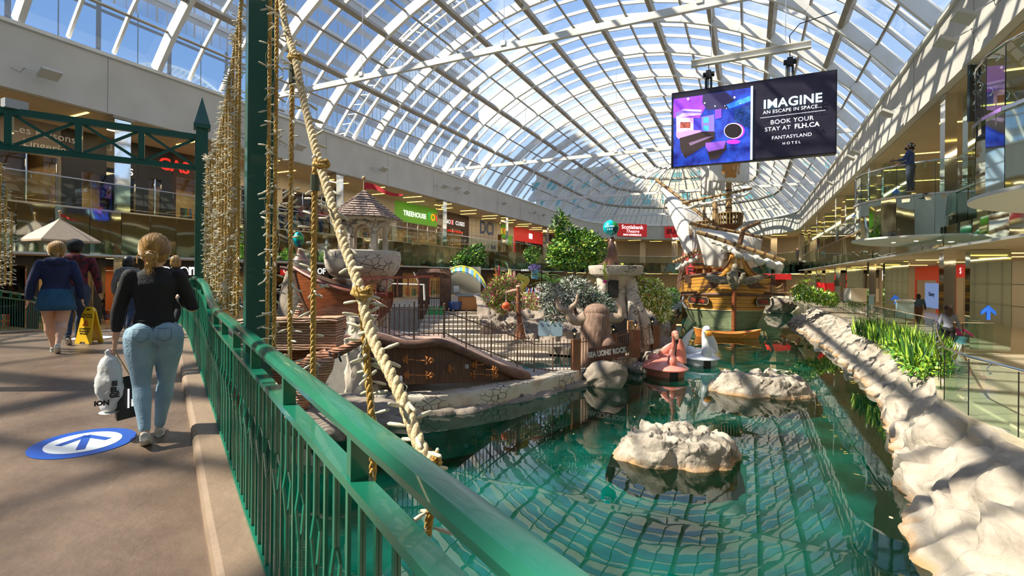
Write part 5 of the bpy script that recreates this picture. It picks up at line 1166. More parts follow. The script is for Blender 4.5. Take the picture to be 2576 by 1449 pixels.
r, q = VF('oar', 'long thin oar leaning across the base of the carved post', 'oar', 1290, 840, 20.6); m = MB(); m.tube([q(1283, 842), q(1318, 808)], .02, 6); m.build('shaft', dkw, r); m = MB(); m.tube([q(1313, 796), q(1320, 830), q(1322, 840)], [.012, .02, .04], 6, flat=.4); m.build('blade', silver, r)
# seal on bowl pedestal
r, q = VF('stone_pedestal', 'tall pale stone pedestal with arched base and wide flat bowl', 'pedestal', 1548, 868, 23.5)
m = MB(); m.lathe([(0, 0), (.9, 0), (1.18, .1), (1.27, .3), (1.29, .5), (1.2, .52), (1.15, .42), (0, .4)], q(1547, 696), 40); m.build('bowl', plaster, r, True)
m = MB(); m.lathe([(.95, -.3), (.85, .5), (.68, 1.0), (.6, 1.7), (.62, 2.3), (.75, 2.65), (.9, 2.85), (.0, 2.85)], q(1546, 842), 26); o = m.build('column', plaster, r, True)
m = MB()
for a_, b_ in (((1500, 858), (1512, 700)), ((1590, 858), (1578, 700)), ((1625, 858), (1585, 715))): limb(m, [q(a_[0], a_[1], -.5), q((a_[0]*.7+b_[0]*.3), 800, -.65), q((a_[0]*.2+b_[0]*.8), 750, -.6), q(b_[0], b_[1], -.3)], [.3, .22, .2, .32], 10, .04)
m.build('buttresses', plaster, r, True)
m = MB(); m.box(q(1535, 722, -.62), (.42, .2, .8)); m.build('niche', dark, r); m = MB(); m.grid(14, 8, lambda u, v: q(1552-.0, 862, -1.05)+V(((u-.5)*.95, 0, v*(.75+.55*sin(pi*u)**.6)))); m.build('opening', dark, r)
r, q = VF('seal_statue', 'bronze-coloured seal statue sitting upright in the pedestal bowl', 'statue', 1538, 666, 23.5); brz = mat('seal_bronze', (.23, .12, .085), .4, .3, col2=(.17, .09, .065), scale=5)
m = MB(); limb(m, [q(1532, 668), q(1537, 655), q(1540, 640), q(1539, 622), q(1537, 610), q(1540, 601), q(1539, 596)], [.1, .24, .25, .2, .13, .115, .05], 14); limb(m, [q(1538, 601), q(1531, 603), q(1527, 606)], [.09, .05, .015], 8)
limb(m, [q(1528, 650), q(1520, 662), q(1506, 667)], [.1, .07, .03], 8); limb(m, [q(1549, 650), q(1556, 663), q(1562, 666)], [.1, .06, .03], 8); limb(m, [q(1535, 663, .2), q(1515, 666, .1), q(1500, 668)], [.12, .06, .02], 8); m.build('body', brz, r, True)
ballm = bpy.data.materials.new('globe_ball'); ballm.use_nodes = True; b_ = ballm.node_tree.nodes['Principled BSDF']; nt_ = ballm.node_tree; tx = nt_.nodes.new('ShaderNodeTexCoord'); sp = nt_.nodes.new('ShaderNodeSeparateXYZ'); cr2 = nt_.nodes.new('ShaderNodeValToRGB'); ns2 = nt_.nodes.new('ShaderNodeTexNoise'); ns2.inputs['Scale'].default_value = 4
nt_.links.new(tx.outputs['Object'], sp.inputs[0]); nt_.links.new(tx.outputs['Object'], ns2.inputs['Vector']); ma = nt_.nodes.new('ShaderNodeMath'); ma.operation = 'GREATER_THAN'; ma.inputs[1].default_value = .02; nt_.links.new(sp.outputs['X'], ma.inputs[0])
cr2.color_ramp.elements[0].color = (.0, .05, .09, 1); cr2.color_ramp.elements[0].position = .45; cr2.color_ramp.elements[1].color = (.05, .4, .06, 1); cr2.color_ramp.elements[1].position = .6; nt_.links.new(ns2.outputs['Fac'], cr2.inputs[0])
mxx = nt_.nodes.new('ShaderNodeMix'); mxx.data_type = 'RGBA'; nt_.links.new(ma.outputs[0], mxx.inputs[0]); mxx.inputs[6].default_value = (.0, .42, .48, 1); nt_.links.new(cr2.outputs[0], mxx.inputs[7]); nt_.links.new(mxx.outputs[2], b_.inputs['Base Color']); b_.inputs['Roughness'].default_value = .25
r, q = VF('show_ball', 'turquoise and dark ball with show times balanced on the seal nose', 'ball', 1537, 573, 23.4); m = MB(); m.ball((0, 0, 0), .37, 28, 20); m.build('ball', ballm, r, True)
for tx_, z in (('SHOWS', .03), ('2 & 4', -.1)): text(tx_, .12, m=letw, parent=r, ext=.004, mat4=frame((-.13, -.355, z), (1, -.3, 0)))
m = MB(); m.tube([(0, 0, -.36), (.02, 0, -.42)], .012, 5); m.build('pin', black, r)
r, q = VF('show_ball', 'turquoise egg-shaped ball balanced above a rock peak left of the castle turret', 'ball', 751, 602, 19); m = MB(); m.ball((0, 0, 0), (.2, .2, .29), 24, 16); m.build('ball', ballm, r, True)
r, q = VF('seal_statue', 'small pale brown seal statue under the egg-shaped ball', 'statue', 756, 655, 19); m = MB(); m.lathe([(.9, -2.6), (.7, -1.2), (.5, -.4), (.4, 0), (0, .05)], seg=14); m.build('rock_base', stoneg, r, True); m = MB(); limb(m, [q(757, 657), q(756, 640), q(755, 628), q(753, 622)], [.36, .16, .11, .05], 12); limb(m, [q(757, 650), q(772, 656), q(785, 658)], [.15, .08, .03], 8); m.build('body', brz, r, True)
# ================================================================ plants
def leafmat(name, col, tr=.25):
    M = mat(name, col, .45, col2=tuple(min(1, c*1.6+.01) for c in col), scale=3, lo=.3, hi=.7); b = M.node_tree.nodes['Principled BSDF']; return M
lg1, lg2, lg3 = leafmat('leaf_green', (.07, .19, .015)), leafmat('leaf_dark', (.02, .075, .016)), leafmat('leaf_lime', (.32, .46, .04))
ly1, ly2 = leafmat('leaf_yellow', (.56, .52, .10)), leafmat('leaf_cream', (.66, .60, .34)); lsl, lsd = leafmat('leaf_silver', (.36, .40, .31)), leafmat('leaf_purple', (.06, .035, .03))
pk = mat('flower_pink', (.72, .04, .26), .6); pk2 = mat('flower_magenta', (.5, .03, .14), .6); lav = mat('flower_lavender', (.2, .16, .4), .7); whf = mat('flower_white', (.75, .72, .65), .6)
def leaf(mb, p, d, n, L_, W_):
    s = d.cross(n)
    if s.length < 1e-4: s = d.orthogonal()
    s.normalize(); u = s.cross(d)
    mb.add([p, p+d*L_*.45+s*W_+u*L_*.06, p+d*L_, p+d*L_*.45-s*W_+u*L_*.06], [(0, 1, 2), (0, 2, 3)])
def rv(r): 
    while 1:
        v = V((r.uniform(-1, 1), r.uniform(-1, 1), r.uniform(-1, 1)))
        if .05 < v.length < 1: return v
def foliage(root, blobs, n, L_, W_, mats, w, seed, name='leaves', surf=.55, droop=0, origin=V((0, 0, 0))):
    mb = MB(); r = random.Random(seed); vol = [b[1].x*b[1].y*b[1].z if hasattr(b[1], 'x') else 1 for b in blobs]; tot = sum(v**.67 for v in vol)
    for (c, rr), vv in zip(blobs, vol):
        for _ in range(int(n*vv**.67/tot)):
            v = rv(r); v = v.normalized()*(surf+(1-surf)*v.length); p = c+V((v.x*rr.x, v.y*rr.y, v.z*rr.z)); p += rv(r)*L_*.8
            d = (v.normalized()*.8+rv(r)*.9+V((0, 0, -droop))).normalized(); mb.mi = r.choices(range(len(mats)), w)[0]; k = r.uniform(.6, 1.25)
            leaf(mb, p-origin, d, (v+V((0, 0, .6))).normalized(), L_*k, W_*k)
    o = mb.build(name, mats, root); o['kind'] = 'stuff' if 0 else 'foliage' if 0 else ''
    del o['kind']; return o
def bush(name, label, x, y, d, blobs, n, L_, W_, mats, w, seed, extra=None, **k):
    r, q = VF(name, label, 'plant', x, y, d); s = d/FPX
    rt = Matrix.Identity(3); bl = [(q(a, b, c), V((e*s, f*s, g*s))) for a, b, c, e, f, g in blobs]
    foliage(r, bl, n, L_, W_, mats, w, seed, **k)
    if extra: extra(r, q)
    return r, q
def trunk(pts, rs, m_=None, name='trunk'):
    def f(r, q):
        for i, pp in enumerate(pts): m = MB(); limb(m, [q(*p) for p in pp], rs[i] if hasattr(rs[0], '__len__') else rs, 8); m.build(name if i == 0 else 'branch', m_ or bark, r, True)
    return f
bush('broadleaf_tree', 'tall broadleaf tree with a leaning top shoot behind the garden', 1450, 770, 30, [(1450, 622, 0, 62, 60, 34), (1405, 640, 0, 28, 40, 24), (1500, 635, 0, 28, 40, 32), (1440, 655, 0, 55, 50, 20), (1425, 585, 0, 24, 24, 22), (1412, 557, 0, 13, 14, 14), (1404, 543, 0, 7, 9, 12), (1465, 600, 0, 36, 34, 18), (1398, 572, 0, 10, 12, 8)], 5200, .24, .065, [lg1, lg2, lg3, ly1], (6, 3, 3, .6), 1, trunk([[(1456, 780), (1452, 730), (1446, 690), (1440, 640)], [(1453, 720), (1475, 690), (1490, 650)], [(1452, 725), (1425, 690), (1412, 655)]], [.12, .09, .07, .04]))
bush('broadleaf_tree', 'smaller green tree in front of the mirrored balcony left of the tall tree', 1190, 700, 32, [(1190, 645, 0, 30, 30, 20), (1165, 655, 0, 22, 22, 12), (1200, 630, 0, 14, 16, 10)], 1400, .22, .06, [lg1, lg2, lg3], (5, 4, 2), 2, trunk([[(1190, 700), (1188, 670), (1190, 640)]], [.07, .05, .03]))
bush('broadleaf_tree', 'bright green tree behind the tall tree, right of the small one', 1335, 700, 36, [(1338, 640, 0, 16, 16, 18)], 500, .22, .06, [lg1, lg2, lg3], (5, 4, 3), 3, trunk([[(1338, 700), (1338, 670), (1338, 640)]], [.07, .05, .03]))
bush('silver_leaf_bush', 'large silvery purple-leaved bush above the bare limb of the trunk sculpture', 1440, 790, 20.6, [(1430, 742, 0, 58, 40, 30), (1395, 760, 0, 36, 30, 30), (1468, 735, 0, 34, 30, 26), (1400, 790, 0, 30, 24, 20), (1440, 715, 0, 30, 24, 16), (1375, 735, 0, 22, 20, 20), (1480, 760, 0, 24, 22, 16)], 5200, .15, .026, [lsl, lsd, lg2, whf], (6, 4, 2, 1.6), 4, trunk([[(1450, 790), (1440, 765), (1420, 740)]], [.08, .05, .03]))
bush('silver_leaf_bush', 'small silvery bush in front of the pedestal arch', 1530, 790, 20.4, [(1512, 765, 0, 26, 20, 22), (1530, 780, 0, 18, 16, 18), (1500, 745, 0, 20, 18, 14)], 1500, .13, .022, [lsl, lg2, whf], (5, 4, 1), 5)
bush('flowering_bush', 'green bush with magenta blossoms hanging over the rocks above the stairs', 1265, 760, 24, [(1275, 725, 0, 46, 36, 32), (1240, 745, 0, 28, 28, 26), (1300, 755, 0, 36, 24, 24), (1265, 770, 0, 26, 20, 16)], 5200, .12, .03, [lg1, lg3, ly1, pk2, pk], (6, 5, 2, 3, 2), 6, droop=.4)
bush('pink_flower_clump', 'cream leaved clump with bright pink flowers beside the silvery bush', 1335, 775, 22, [(1325, 750, 0, 26, 16, 10), (1345, 765, 0, 22, 14, 12), (1352, 755, -.2, 10, 8, 8)], 1300, .10, .03, [ly2, lg3, pk, ly1], (4, 3, 3, 2), 7)
bush('variegated_bush', 'yellow-green variegated bush spilling over the rock right of the pedestal', 1630, 790, 23.5, [(1625, 735, 0, 45, 36, 34), (1600, 720, 0, 26, 24, 22), (1655, 755, 0, 30, 24, 30), (1585, 700, 0, 12, 12, 10), (1668, 785, 0, 18, 16, 22)], 6200, .15, .042, [ly1, ly2, lg3, lg1, pk2], (7, 6, 4, 1.5, .3), 8, droop=.5)
bush('green_shrub', 'dark green shrub between the variegated bush and the ship', 1690, 780, 27, [(1690, 745, 0, 18, 18, 20), (1680, 800, 0, 14, 14, 20)], 900, .12, .035, [lg1, lg2], (4, 3), 9)
def vine(x0, y0, ln, lab, seed, side=1):
    r, q = VF('trailing_vine', lab, 'plant', x0, y0, 22.35); rr = random.Random(seed); pts = [q(x0, y0), q(x0-2, y0+ln*.4), q(x0+3, y0+ln*.75), q(x0-1, y0+ln)]; p = smooth_path(pts, 12); m = MB(); m.tube(p, .008, 4); m.build('stem', lg1, r); mb = MB()
    for a in p:
        for _ in range(3): d = rv(rr).normalized(); mb.mi = rr.randrange(2); leaf(mb, a, d, V((0, -1, .2)), .09, .03)
    mb.build('leaves', [ly1, lg3], r); return r, q
vine(1522, 664, 44, 'trailing yellow-green vine hanging left over the pedestal bowl', 1); vine(1565, 664, 28, 'shorter trailing vine hanging right over the pedestal bowl', 2)
r, q = VF('hanging_flower', 'pink hanging flower under the pedestal bowl', 'plant', 1521, 708, 22.3); m = MB(); rr = random.Random(4)
for _ in range(40): leaf(m, rv(rr)*.08, rv(rr).normalized(), V((0, -1, 0)), .07, .03)
m.build('petals', pk, r)
# fern palms, coral shapes
def fern(x, y, d, n, L_, lab, m_=lg1, seed=1, name='fern'):
    r, q = VF(name, lab, 'plant', x, y, d); rr = random.Random(seed)
    mb = MB()
    for i in range(n):
        a = 2*pi*i/n+rr.uniform(-.2, .2); el = rr.uniform(.5, 1.2); pts = [V((cos(a)*L_*t*cos(el*(1-t*.9)), sin(a)*L_*t*cos(el*(1-t*.9)), L_*(t*sin(el)-t*t*.55))) for t in [k/9 for k in range(10)]]
        mb.tube(pts, .008, 4)
        for k in range(1, 10):
            d_ = (pts[k]-pts[k-1]).normalized(); s = d_.cross(Zv).normalized()
            for sg in (-1, 1): leaf(mb, pts[k], (s*sg+d_*.5).normalized(), Zv, L_*.22*(1-k/14), .02)
    mb.build('fronds', m_, r); return r
fern(1390, 715, 24, 14, 1.1, 'green fern between the yellow sculpture and the silvery bush', lg1, 1); fern(1365, 700, 25, 12, 1.0, 'green fern behind the yellow wavy sculpture', lg1, 2); fern(1455, 715, 27, 12, 1.4, 'dark palm fern behind the silvery bush', lg2, 3)
r, q = VF('wavy_sculpture', 'yellow wavy coral-like sculpture above the stairs', 'sculpture', 1318, 720, 23.2); m = MB(); limb(m, [q(1310, 735), q(1312, 722), q(1322, 712), q(1325, 703), q(1314, 698), q(1306, 694), q(1308, 688)], [.1, .13, .14, .13, .12, .11, .06], 10, .02); m.build('body', mat('coral_yellow', (.62, .50, .07), .6, bump=.3), r, True)
r, q = VF('coral_cluster', 'pale pink and yellow finger coral cluster left of the wavy sculpture', 'sculpture', 1292, 700, 24.5); m = MB(); rr = random.Random(8)
for i in range(8): x_ = 1280+rr.uniform(0, 22); m.mi = i % 2; m.tube([q(x_, 712), q(x_+rr.uniform(-3, 3), 690+rr.uniform(0, 8)), q(x_, 672+rr.uniform(0, 20))], [.1, .09, .05], 8)
m.build('fingers', [mat('coral_pink', (.55, .28, .22), .6), mat('coral_cream', (.55, .5, .2), .6)], r, True)
r, q = VF('blue_figures', 'row of small blue and white tube coral shapes beside the magenta flowers', 'sculpture', 1345, 738, 22.5); m = MB()
for i in range(12): x_ = 1325+i*3.2; m.mi = i % 3; m.tube([q(x_, 745), q(x_+rr.uniform(-2, 2), 735), q(x_+rr.uniform(-3, 3), 722+rr.uniform(0, 8))], [.035, .04, .02], 6)
m.build('tubes', [mat('coral_blue', (.05, .12, .5), .5), whf, mat('coral_red', (.5, .04, .05), .5)], r, True)
r, q = VF('banner', 'small blue banner with lavender flowers on top near the tall tree', 'banner', 1347, 695, 27); m = MB(); m.box(q(1346, 690), (.36, .03, .5)); m.build('cloth', mat('banner_blue', (.1, .32, .6), .6), r); m = MB(); m.box(q(1346, 692, -.03), (.22, .01, .16)); m.build('print', navy, r)
foliage(r, [(q(1344, 673), V((.28, .2, .12)))], 260, .09, .03, [lav], (1,), 3, name='lavender'); text('LINKS', .16, m=letw, parent=r, mat4=frame(q(1320, 680, -.05), (1, 0, 0)))
m = MB(); p = P(1362, 760, 24); m.tube([p, P(1362, 662, 24)], .035, 6); o = m.build('black_pole', black); tag(o, 'thin black pole rising from the garden behind the fern', 'pole')
r, q = VF('flame_sculpture', 'small orange and green rooster-tail sculpture left of the coral cluster', 'sculpture', 1256, 690, 25); m = MB()
for i, (a, b) in enumerate(((1245, 672), (1255, 668), (1262, 680), (1240, 690))): m.mi = i % 3; m.tube([q(1252, 705), q((a+1252)/2+2, 692), q(a, b)], [.1, .09, .02], 6)
m.build('flames', [mat('goods_orange', (.65, .25, .05)), mat('coral_red', (.5, .04, .05), .5), lg1], r, True)
# tan cabinet, gate, booth
r, q = VF('cabinet', 'tan cabinet door set in the pedestal base beside the lanterns', 'cabinet', 1592, 822, 21.7); m = MB(); m.box((0, .1, 0), (.42, .2, .5)); m.build('body', mat('tan_paint', (.45, .30, .15), .6), r); m = MB(); m.tube([(-.21, -.01, -.25), (.21, -.01, -.25), (.21, -.01, .25), (-.21, -.01, .25)], .02, 4, closed=True); m.build('frame', terr, r); m = MB(); m.ball((-.14, -.02, 0), .02, 6, 4); m.build('handle', black, r)
r, q = VF('wooden_gateway', 'dark wooden arched gateway with iron gate left of the striped booth', 'gateway', 1092, 800, 29)
m = MB(); m.box(q(1066, 740), (.6, .5, 2.9)); m.build('pillar', dkw, r); m = MB(); m.box(q(1120, 740), (.6, .5, 2.9)); m.build('pillar', dkw, r); m = MB(); m.tube([q(1050, 693), q(1070, 687), q(1093, 685), q(1118, 687), q(1133, 693)], [.24, .3, .3, .3, .24], 8, flat=.7); m.build('lintel', dkw, r, True)
m = MB()
for i in range(9): m.beam(q(1076+4.3*i, 800), q(1076+4.3*i, 706), .03, .03)
m.beam(q(1076, 750), q(1110, 750), .05, .05); m.build('iron_gate', black, r)
r, q = VF('striped_booth', 'ticket booth under a blue, white and yellow striped curved fish canopy', 'booth', 1180, 790, 29); stripes = [mat('stripe_blue', (.12, .38, .55), .4, coat=.4), mat('stripe_white', (.6, .65, .62), .4, coat=.4), mat('stripe_yellow', (.62, .52, .03), .4, coat=.4), mat('coral_red', (.5, .04, .05), .5)]
m = MB(); cv = smooth_path([q(1128, 690, .6), q(1135, 678, .6), q(1160, 672, .5), q(1190, 680, .2), q(1212, 700, -.1), q(1222, 722, -.3), q(1224, 745, -.4), q(1222, 768, -.4)], 4); wd = [.2+.75*sin(pi*min(1, i/(len(cv)-1)*1.1)) for i in range(len(cv))]
for i in range(len(cv)-1):
    m.mi = (2, 0, 1, 0)[i % 4] if i < 22 else (0, 3)[i % 2]
    for sg in (-1, 1):
        a0, a1 = cv[i]+V((0, 0, 0)), cv[i+1]; b0, b1 = a0+V((sg*.1*wd[i]+.12, sg*wd[i]*.55, -.35*wd[i])), a1+V((sg*.1*wd[i+1]+.12, sg*wd[i+1]*.55, -.35*wd[i+1])); m.quad(a0, a1, b1, b0)
        m.quad(a0-V((0, 0, .06)), a1-V((0, 0, .06)), b1-V((0, 0, .06)), b0-V((0, 0, .06)))
m.build('canopy', stripes, r)
m = MB(); m.tube(cv, .07, 6); m.build('spine', stripes[2], r, True)
m = MB(); m.box(q(1180, 763), (1.25, .6, .78)); m.build('counter', mat('counter_wood', (.45, .2, .06), .6), r); m = MB(); m.box(q(1177, 742), (1.45, .75, .13)); m.build('counter_top', mat('counter_grey', (.22, .25, .28), .4), r)
m = MB(); m.box(q(1165, 710, 1.2), (1.9, .1, 1.7)); m.build('back_wall', mat('booth_cream', (.55, .5, .38), .7), r)
m = MB(); m.box(q(1148, 727, -.1), (.3, .25, .35)); m.build('till', mat('grey_box', (.4, .42, .43), .5), r)
m = MB(); m.lathe([(0, 0), (.35, 0), (.42, .45), (0, .45)], q(1145, 778, -.3), 14); o = m.build('bin', navy, r)
r, q = VF('green_cart', 'small green framed cart beside the booth', 'cart', 1098, 795, 28); m = MB(); m.box(q(1098, 783), (.9, .5, .35)); m.tube([q(1083, 795), q(1083, 772), q(1113, 772), q(1113, 795)], .03, 6); m.build('frame', mat('cart_green', (.05, .4, .1), .5), r)
r, q = VF('pipe_frame', 'white tubular frame with glass behind the play ship', 'frame', 1035, 760, 22); m = MB(); m.tube([q(975, 714), q(1068, 716)], .035, 6); m.tube([q(1066, 714), q(1068, 755)], .045, 6); m.tube([q(1040, 684), q(1053, 712)], .02, 5); m.build('tubes', white, r); m = MB(); m.quad(q(975, 718), q(1064, 718), q(1064, 752), q(975, 752)); m.build('pane', shopglass, r)
# ================================================================ pedal boats
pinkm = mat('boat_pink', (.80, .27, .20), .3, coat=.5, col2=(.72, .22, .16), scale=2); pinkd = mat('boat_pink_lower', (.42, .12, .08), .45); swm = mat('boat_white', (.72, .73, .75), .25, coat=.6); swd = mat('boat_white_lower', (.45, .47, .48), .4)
def pedal(name, label, x, y, d, rz, main_, low, flamingo=True, sc=1.0):
    p = P(x, y, d); p.z = WZ; r = thing(name, label, 'boat', p, rz, scale=sc)     # bow towards local -y
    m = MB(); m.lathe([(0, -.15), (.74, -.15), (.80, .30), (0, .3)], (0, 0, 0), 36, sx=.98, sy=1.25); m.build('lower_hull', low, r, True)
    m = MB(); m.box((-.05, -.78, .12), (.30, .5, .42)); m.build('pontoon_gap', black, r)
    m = MB(); m.lathe([(.70, .26), (.90, .28), (.92, .32), (.84, .38), (.74, .46), (.55, .60), (.30, .68), (0, .70)], (0, 0, 0), 40, sx=.98, sy=1.25); m.build('upper_hull', main_, r, True)
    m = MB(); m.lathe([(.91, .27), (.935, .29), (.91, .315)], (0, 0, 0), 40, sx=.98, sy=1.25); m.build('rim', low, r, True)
    if flamingo:
        m = MB(); limb(m, [(0, -.62, .45), (0, -.72, .66), (.02, -.60, .85), (.10, -.52, 1.08), (.13, -.58, 1.32), (.10, -.68, 1.55), (.06, -.80, 1.72), (.04, -.90, 1.78)], [.20, .20, .13, .10, .095, .10, .13, .12], 14); m.ball((.05, -.84, 1.75), (.135, .17, .15), 16, 12); m.build('neck_and_head', main_, r, True)
        m = MB(); limb(m, [(.04, -.94, 1.72), (.035, -1.03, 1.62), (.03, -1.05, 1.54)], [.105, .085, .06], 12); m.build('beak', mat('beak_cream', (.75, .42, .25), .4), r, True)
        m = MB(); limb(m, [(.03, -1.05, 1.56), (.03, -1.05, 1.45), (.03, -1.0, 1.38)], [.066, .055, .02], 10); m.build('beak_tip', black, r, True)
        for s_ in (-1, 1): m = MB(); m.ball((.05+s_*.125, -.88, 1.77), .02, 8, 6); m.build('eye', black, r, True)
        for s_, tp in ((1, (.80, .15, 1.42)), (1.0, (.45, -.0, 1.25))):
            pass
        m = MB(); limb(m, [(.76, .05, .42), (.80, .12, .8), (.79, .15, 1.15), (.74, .12, 1.42)], [(.10, .26), (.08, .22), (.06, .16), (.02, .04)], 12); m.build('wing', main_, r, True)
        m = MB(); limb(m, [(-.10, .35, .62), (.15, .20, .95), (.38, .05, 1.20), (.50, -.02, 1.32)], [(.07, .12), (.08, .17), (.06, .12), (.02, .03)], 12); m.build('wing', main_, r, True)
        m = MB(); m.ball((.25, .35, .62), (.34, .4, .22), 16, 10); m.ball((-.28, .38, .6), (.26, .36, .2), 16, 10); m.build('seat_backs', main_, r, True)
    else:
        m = MB(); limb(m, [(0, -.60, .40), (0, -.78, .62), (0, -.70, .92), (0, -.60, 1.25), (0, -.66, 1.55), (0, -.78, 1.68)], [.22, .24, .17, .15, .16, .17], 16); m.ball((0, -.78, 1.66), (.19, .22, .2), 18, 12); m.build('neck_and_head', main_, r, True)
        m = MB(); limb(m, [(0, -.92, 1.60), (0, -1.02, 1.50), (0, -1.06, 1.40)], [(.16, .10), (.16, .10), (.13, .05)], 14); m.build('beak', mat('beak_orange', (.85, .33, .02), .35, coat=.4), r, True)
        m = MB(); m.ball((0, -.93, 1.66), (.14, .08, .05), 12, 6); m.build('beak_base', black, r, True)
        for s_ in (-1, 1):
            m = MB(); limb(m, [(s_*.80, .1, .45), (s_*.70, .05, .95), (s_*.48, 0, 1.35), (s_*.30, -.05, 1.62)], [(.10, .24), (.09, .2), (.06, .14), (.02, .04)], 12); m.build('wing', main_, r, True)
            m = MB(); m.ball((s_*.42, -.0, .52), (.3, .5, .28), 16, 10); m.build('side_swell', main_, r, True)
    return r
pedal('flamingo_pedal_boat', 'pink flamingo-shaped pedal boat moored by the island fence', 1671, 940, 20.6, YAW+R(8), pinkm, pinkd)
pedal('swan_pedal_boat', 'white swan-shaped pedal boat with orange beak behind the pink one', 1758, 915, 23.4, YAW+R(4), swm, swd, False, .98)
# orange rowboat
p = P(1828, 846, 33.5); p.z = WZ; r = thing('rowboat', 'small orange wooden rowboat moored in front of the ship', 'boat', p, R(10)); obm = mat('rowboat_orange', (.62, .20, .02), .4, col2=(.5, .14, .015), scale=3, stretch=(.6, 3, 8), coat=.4)
m = MB()
for sg in (-1, 1): m.grid(30, 8, lambda u, v: V((-1.95+3.9*u+(u-.5)*.35*v, sg*.58*(sin(pi*min(1, max(0, u)))**.6)*(.55+.45*v), -.05+.36*v+(2*u-1)**2*.30*v)))
m.build('hull', obm, r, True); m = MB()
for sg in (-1, 1): m.tube([V((-1.95+3.9*u+(u-.5)*.35, sg*.60*(sin(pi*u)**.6), .32+(2*u-1)**2*.30)) for u in [i/20 for i in range(21)]], .025, 6)
m.build('gunwale', mat('rowboat_rim', (.7, .3, .06), .4), r, True)
for xx in (-1.1, -.4, .3, 1.0): m = MB(); m.box((xx, 0, .26), (.2, 1.0, .04)); m.build('thwart', obm, r)
# ================================================================ hanging screen
SY = 22.0; c1, c2, c3, c4 = PY(1688, 232, SY), PY(2105, 177, SY), PY(2106, 389, SY), PY(1690, 418, SY)
x0, x1 = (c1.x+c4.x)/2, (c2.x+c3.x)/2; zt, zb = (c1.z+c2.z)/2, (c3.z+c4.z)/2; W_, H_ = x1-x0, zt-zb
scr = thing('video_screen', 'large black hanging video screen showing a purple hotel room and white text', 'screen', ((x0+x1)/2, SY, (zt+zb)/2))
m = MB(); m.box((0, .16, 0), (W_, .3, H_)); m.build('casing', black, scr)
def sl_(px, py):                                    # pixel inside the close-up of the screen -> panel x, z
    u = (px-140)/2008; tp = 395-270*u; bt = 1305-145*u; v = (bt-py)/(bt-tp)
    # perspective along x
    k = 1.139; u2 = u/(u+(1-u)*k)*1.0; u2 = u*1/(k+(1-k)*u) if 0 else u/(k-(k-1)*u)*1.0 if 0 else (u/k)/(u/k+(1-u)) if 0 else u*1.0/(1+(k-1)*(1-u)) * 1.0
    return (-.5+u)*W_, (-.5+v)*H_
def em(name, c, s=1.0, c2=None, scale=3): return mat(name, c, .5, emit=s*1.05, col2=c2, scale=scale, spec=.3)
lay = [0]
def poly(pts, m_, name='picture', ell=None):
    lay[0] += 1; y = -.008-.0022*lay[0]; mb = MB()
    if ell: cx, cy, rx, ry = ell; pts = [(cx+rx*cos(2*pi*i/36), cy+ry*sin(2*pi*i/36)) for i in range(36)]
    mb.add([V((sl_(*p)[0], y, sl_(*p)[1])) for p in pts], [tuple(range(len(pts)))]); return mb.build(name, m_, pic)
pic = bpy.data.objects.new('display', bpy.data.meshes.new('display')); COL.objects.link(pic); pic.parent = scr
m = MB(); m.box((0, 0, 0), (W_-.08, .012, H_-.1)); o = m.build('tmp', em('screen_dark', (.008, .007, .016), .7, (.013, .011, .022), 1.5)); pic.data = o.data; bpy.data.objects.remove(o); pic.data.name = 'display'
poly([(165, 470), (1160, 330), (1160, 1228), (175, 1300)], em('scr_blue', (.012, .012, .14), 1, (.02, .06, .42), 2.2))
poly([(165, 470), (560, 420), (600, 560), (520, 700), (165, 700)], em('scr_purple', (.17, .03, .42), 1.0, (.26, .05, .58), 1.5))
poly([(560, 415), (860, 380), (960, 470), (880, 590), (620, 600), (555, 520)], em('scr_ceiling', (.03, .025, .07), .9))
poly([(860, 540), (1160, 430), (1160, 500), (900, 590)], em('scr_band', (.02, .10, .75), 1.2, (.05, .25, .9), 4))
poly([(200, 700), (540, 660), (545, 600), (300, 590), (205, 650)], em('scr_glow', (.45, .3, .8), 1.1))
poly([(205, 690), (440, 700), (440, 850), (210, 880)], em('scr_wall', (.5, .28, .48), 1.0, (.6, .4, .55), 3)); poly([(262, 752), (398, 752), (398, 825), (262, 825)], em('scr_tv', (.12, .03, .03), .9, (.35, .08, .05), 8))
poly([(190, 640), (270, 610), (545, 625), (545, 645), (290, 640), (200, 690)], em('scr_soffit', (.16, .10, .45), 1)); poly([(205, 880), (420, 850), (540, 850), (540, 890), (240, 960), (210, 930)], em('scr_bed', (.5, .22, .7), 1))
poly([(540, 690), (710, 660), (715, 870), (545, 870)], em('scr_glasscase', (.16, .12, .55), 1.0)); poly([(570, 700), (640, 690), (640, 760), (570, 765)], em('scr_cyan', (.05, .3, .65), 1.0)); poly([(570, 800), (640, 795), (640, 860), (570, 860)], em('scr_cyan', (.05, .3, .65), 1.0))
poly([(720, 600), (800, 590), (805, 700), (720, 720)], em('scr_purple2', (.16, .05, .45), 1)); poly([(960, 600), (1160, 545), (1160, 830), (965, 800)], em('scr_curtain', (.01, .02, .08), 1, (.02, .06, .25), 14)); poly([(440, 710), (540, 705), (540, 850), (440, 850)], em('scr_blue2', (.05, .04, .4), 1))
poly([(255, 950), (560, 870), (720, 870), (720, 960), (600, 1040), (330, 1200), (265, 1080)], em('scr_sofa', (.028, .018, .018), .9)); poly([(600, 1030), (860, 990), (870, 1090), (760, 1210), (660, 1220)], em('scr_sofa', (.028, .018, .018), .9)); poly([(600, 1010), (860, 985), (840, 1080), (640, 1120), (600, 1060)], em('scr_fur', (.20, .07, .42), 1))
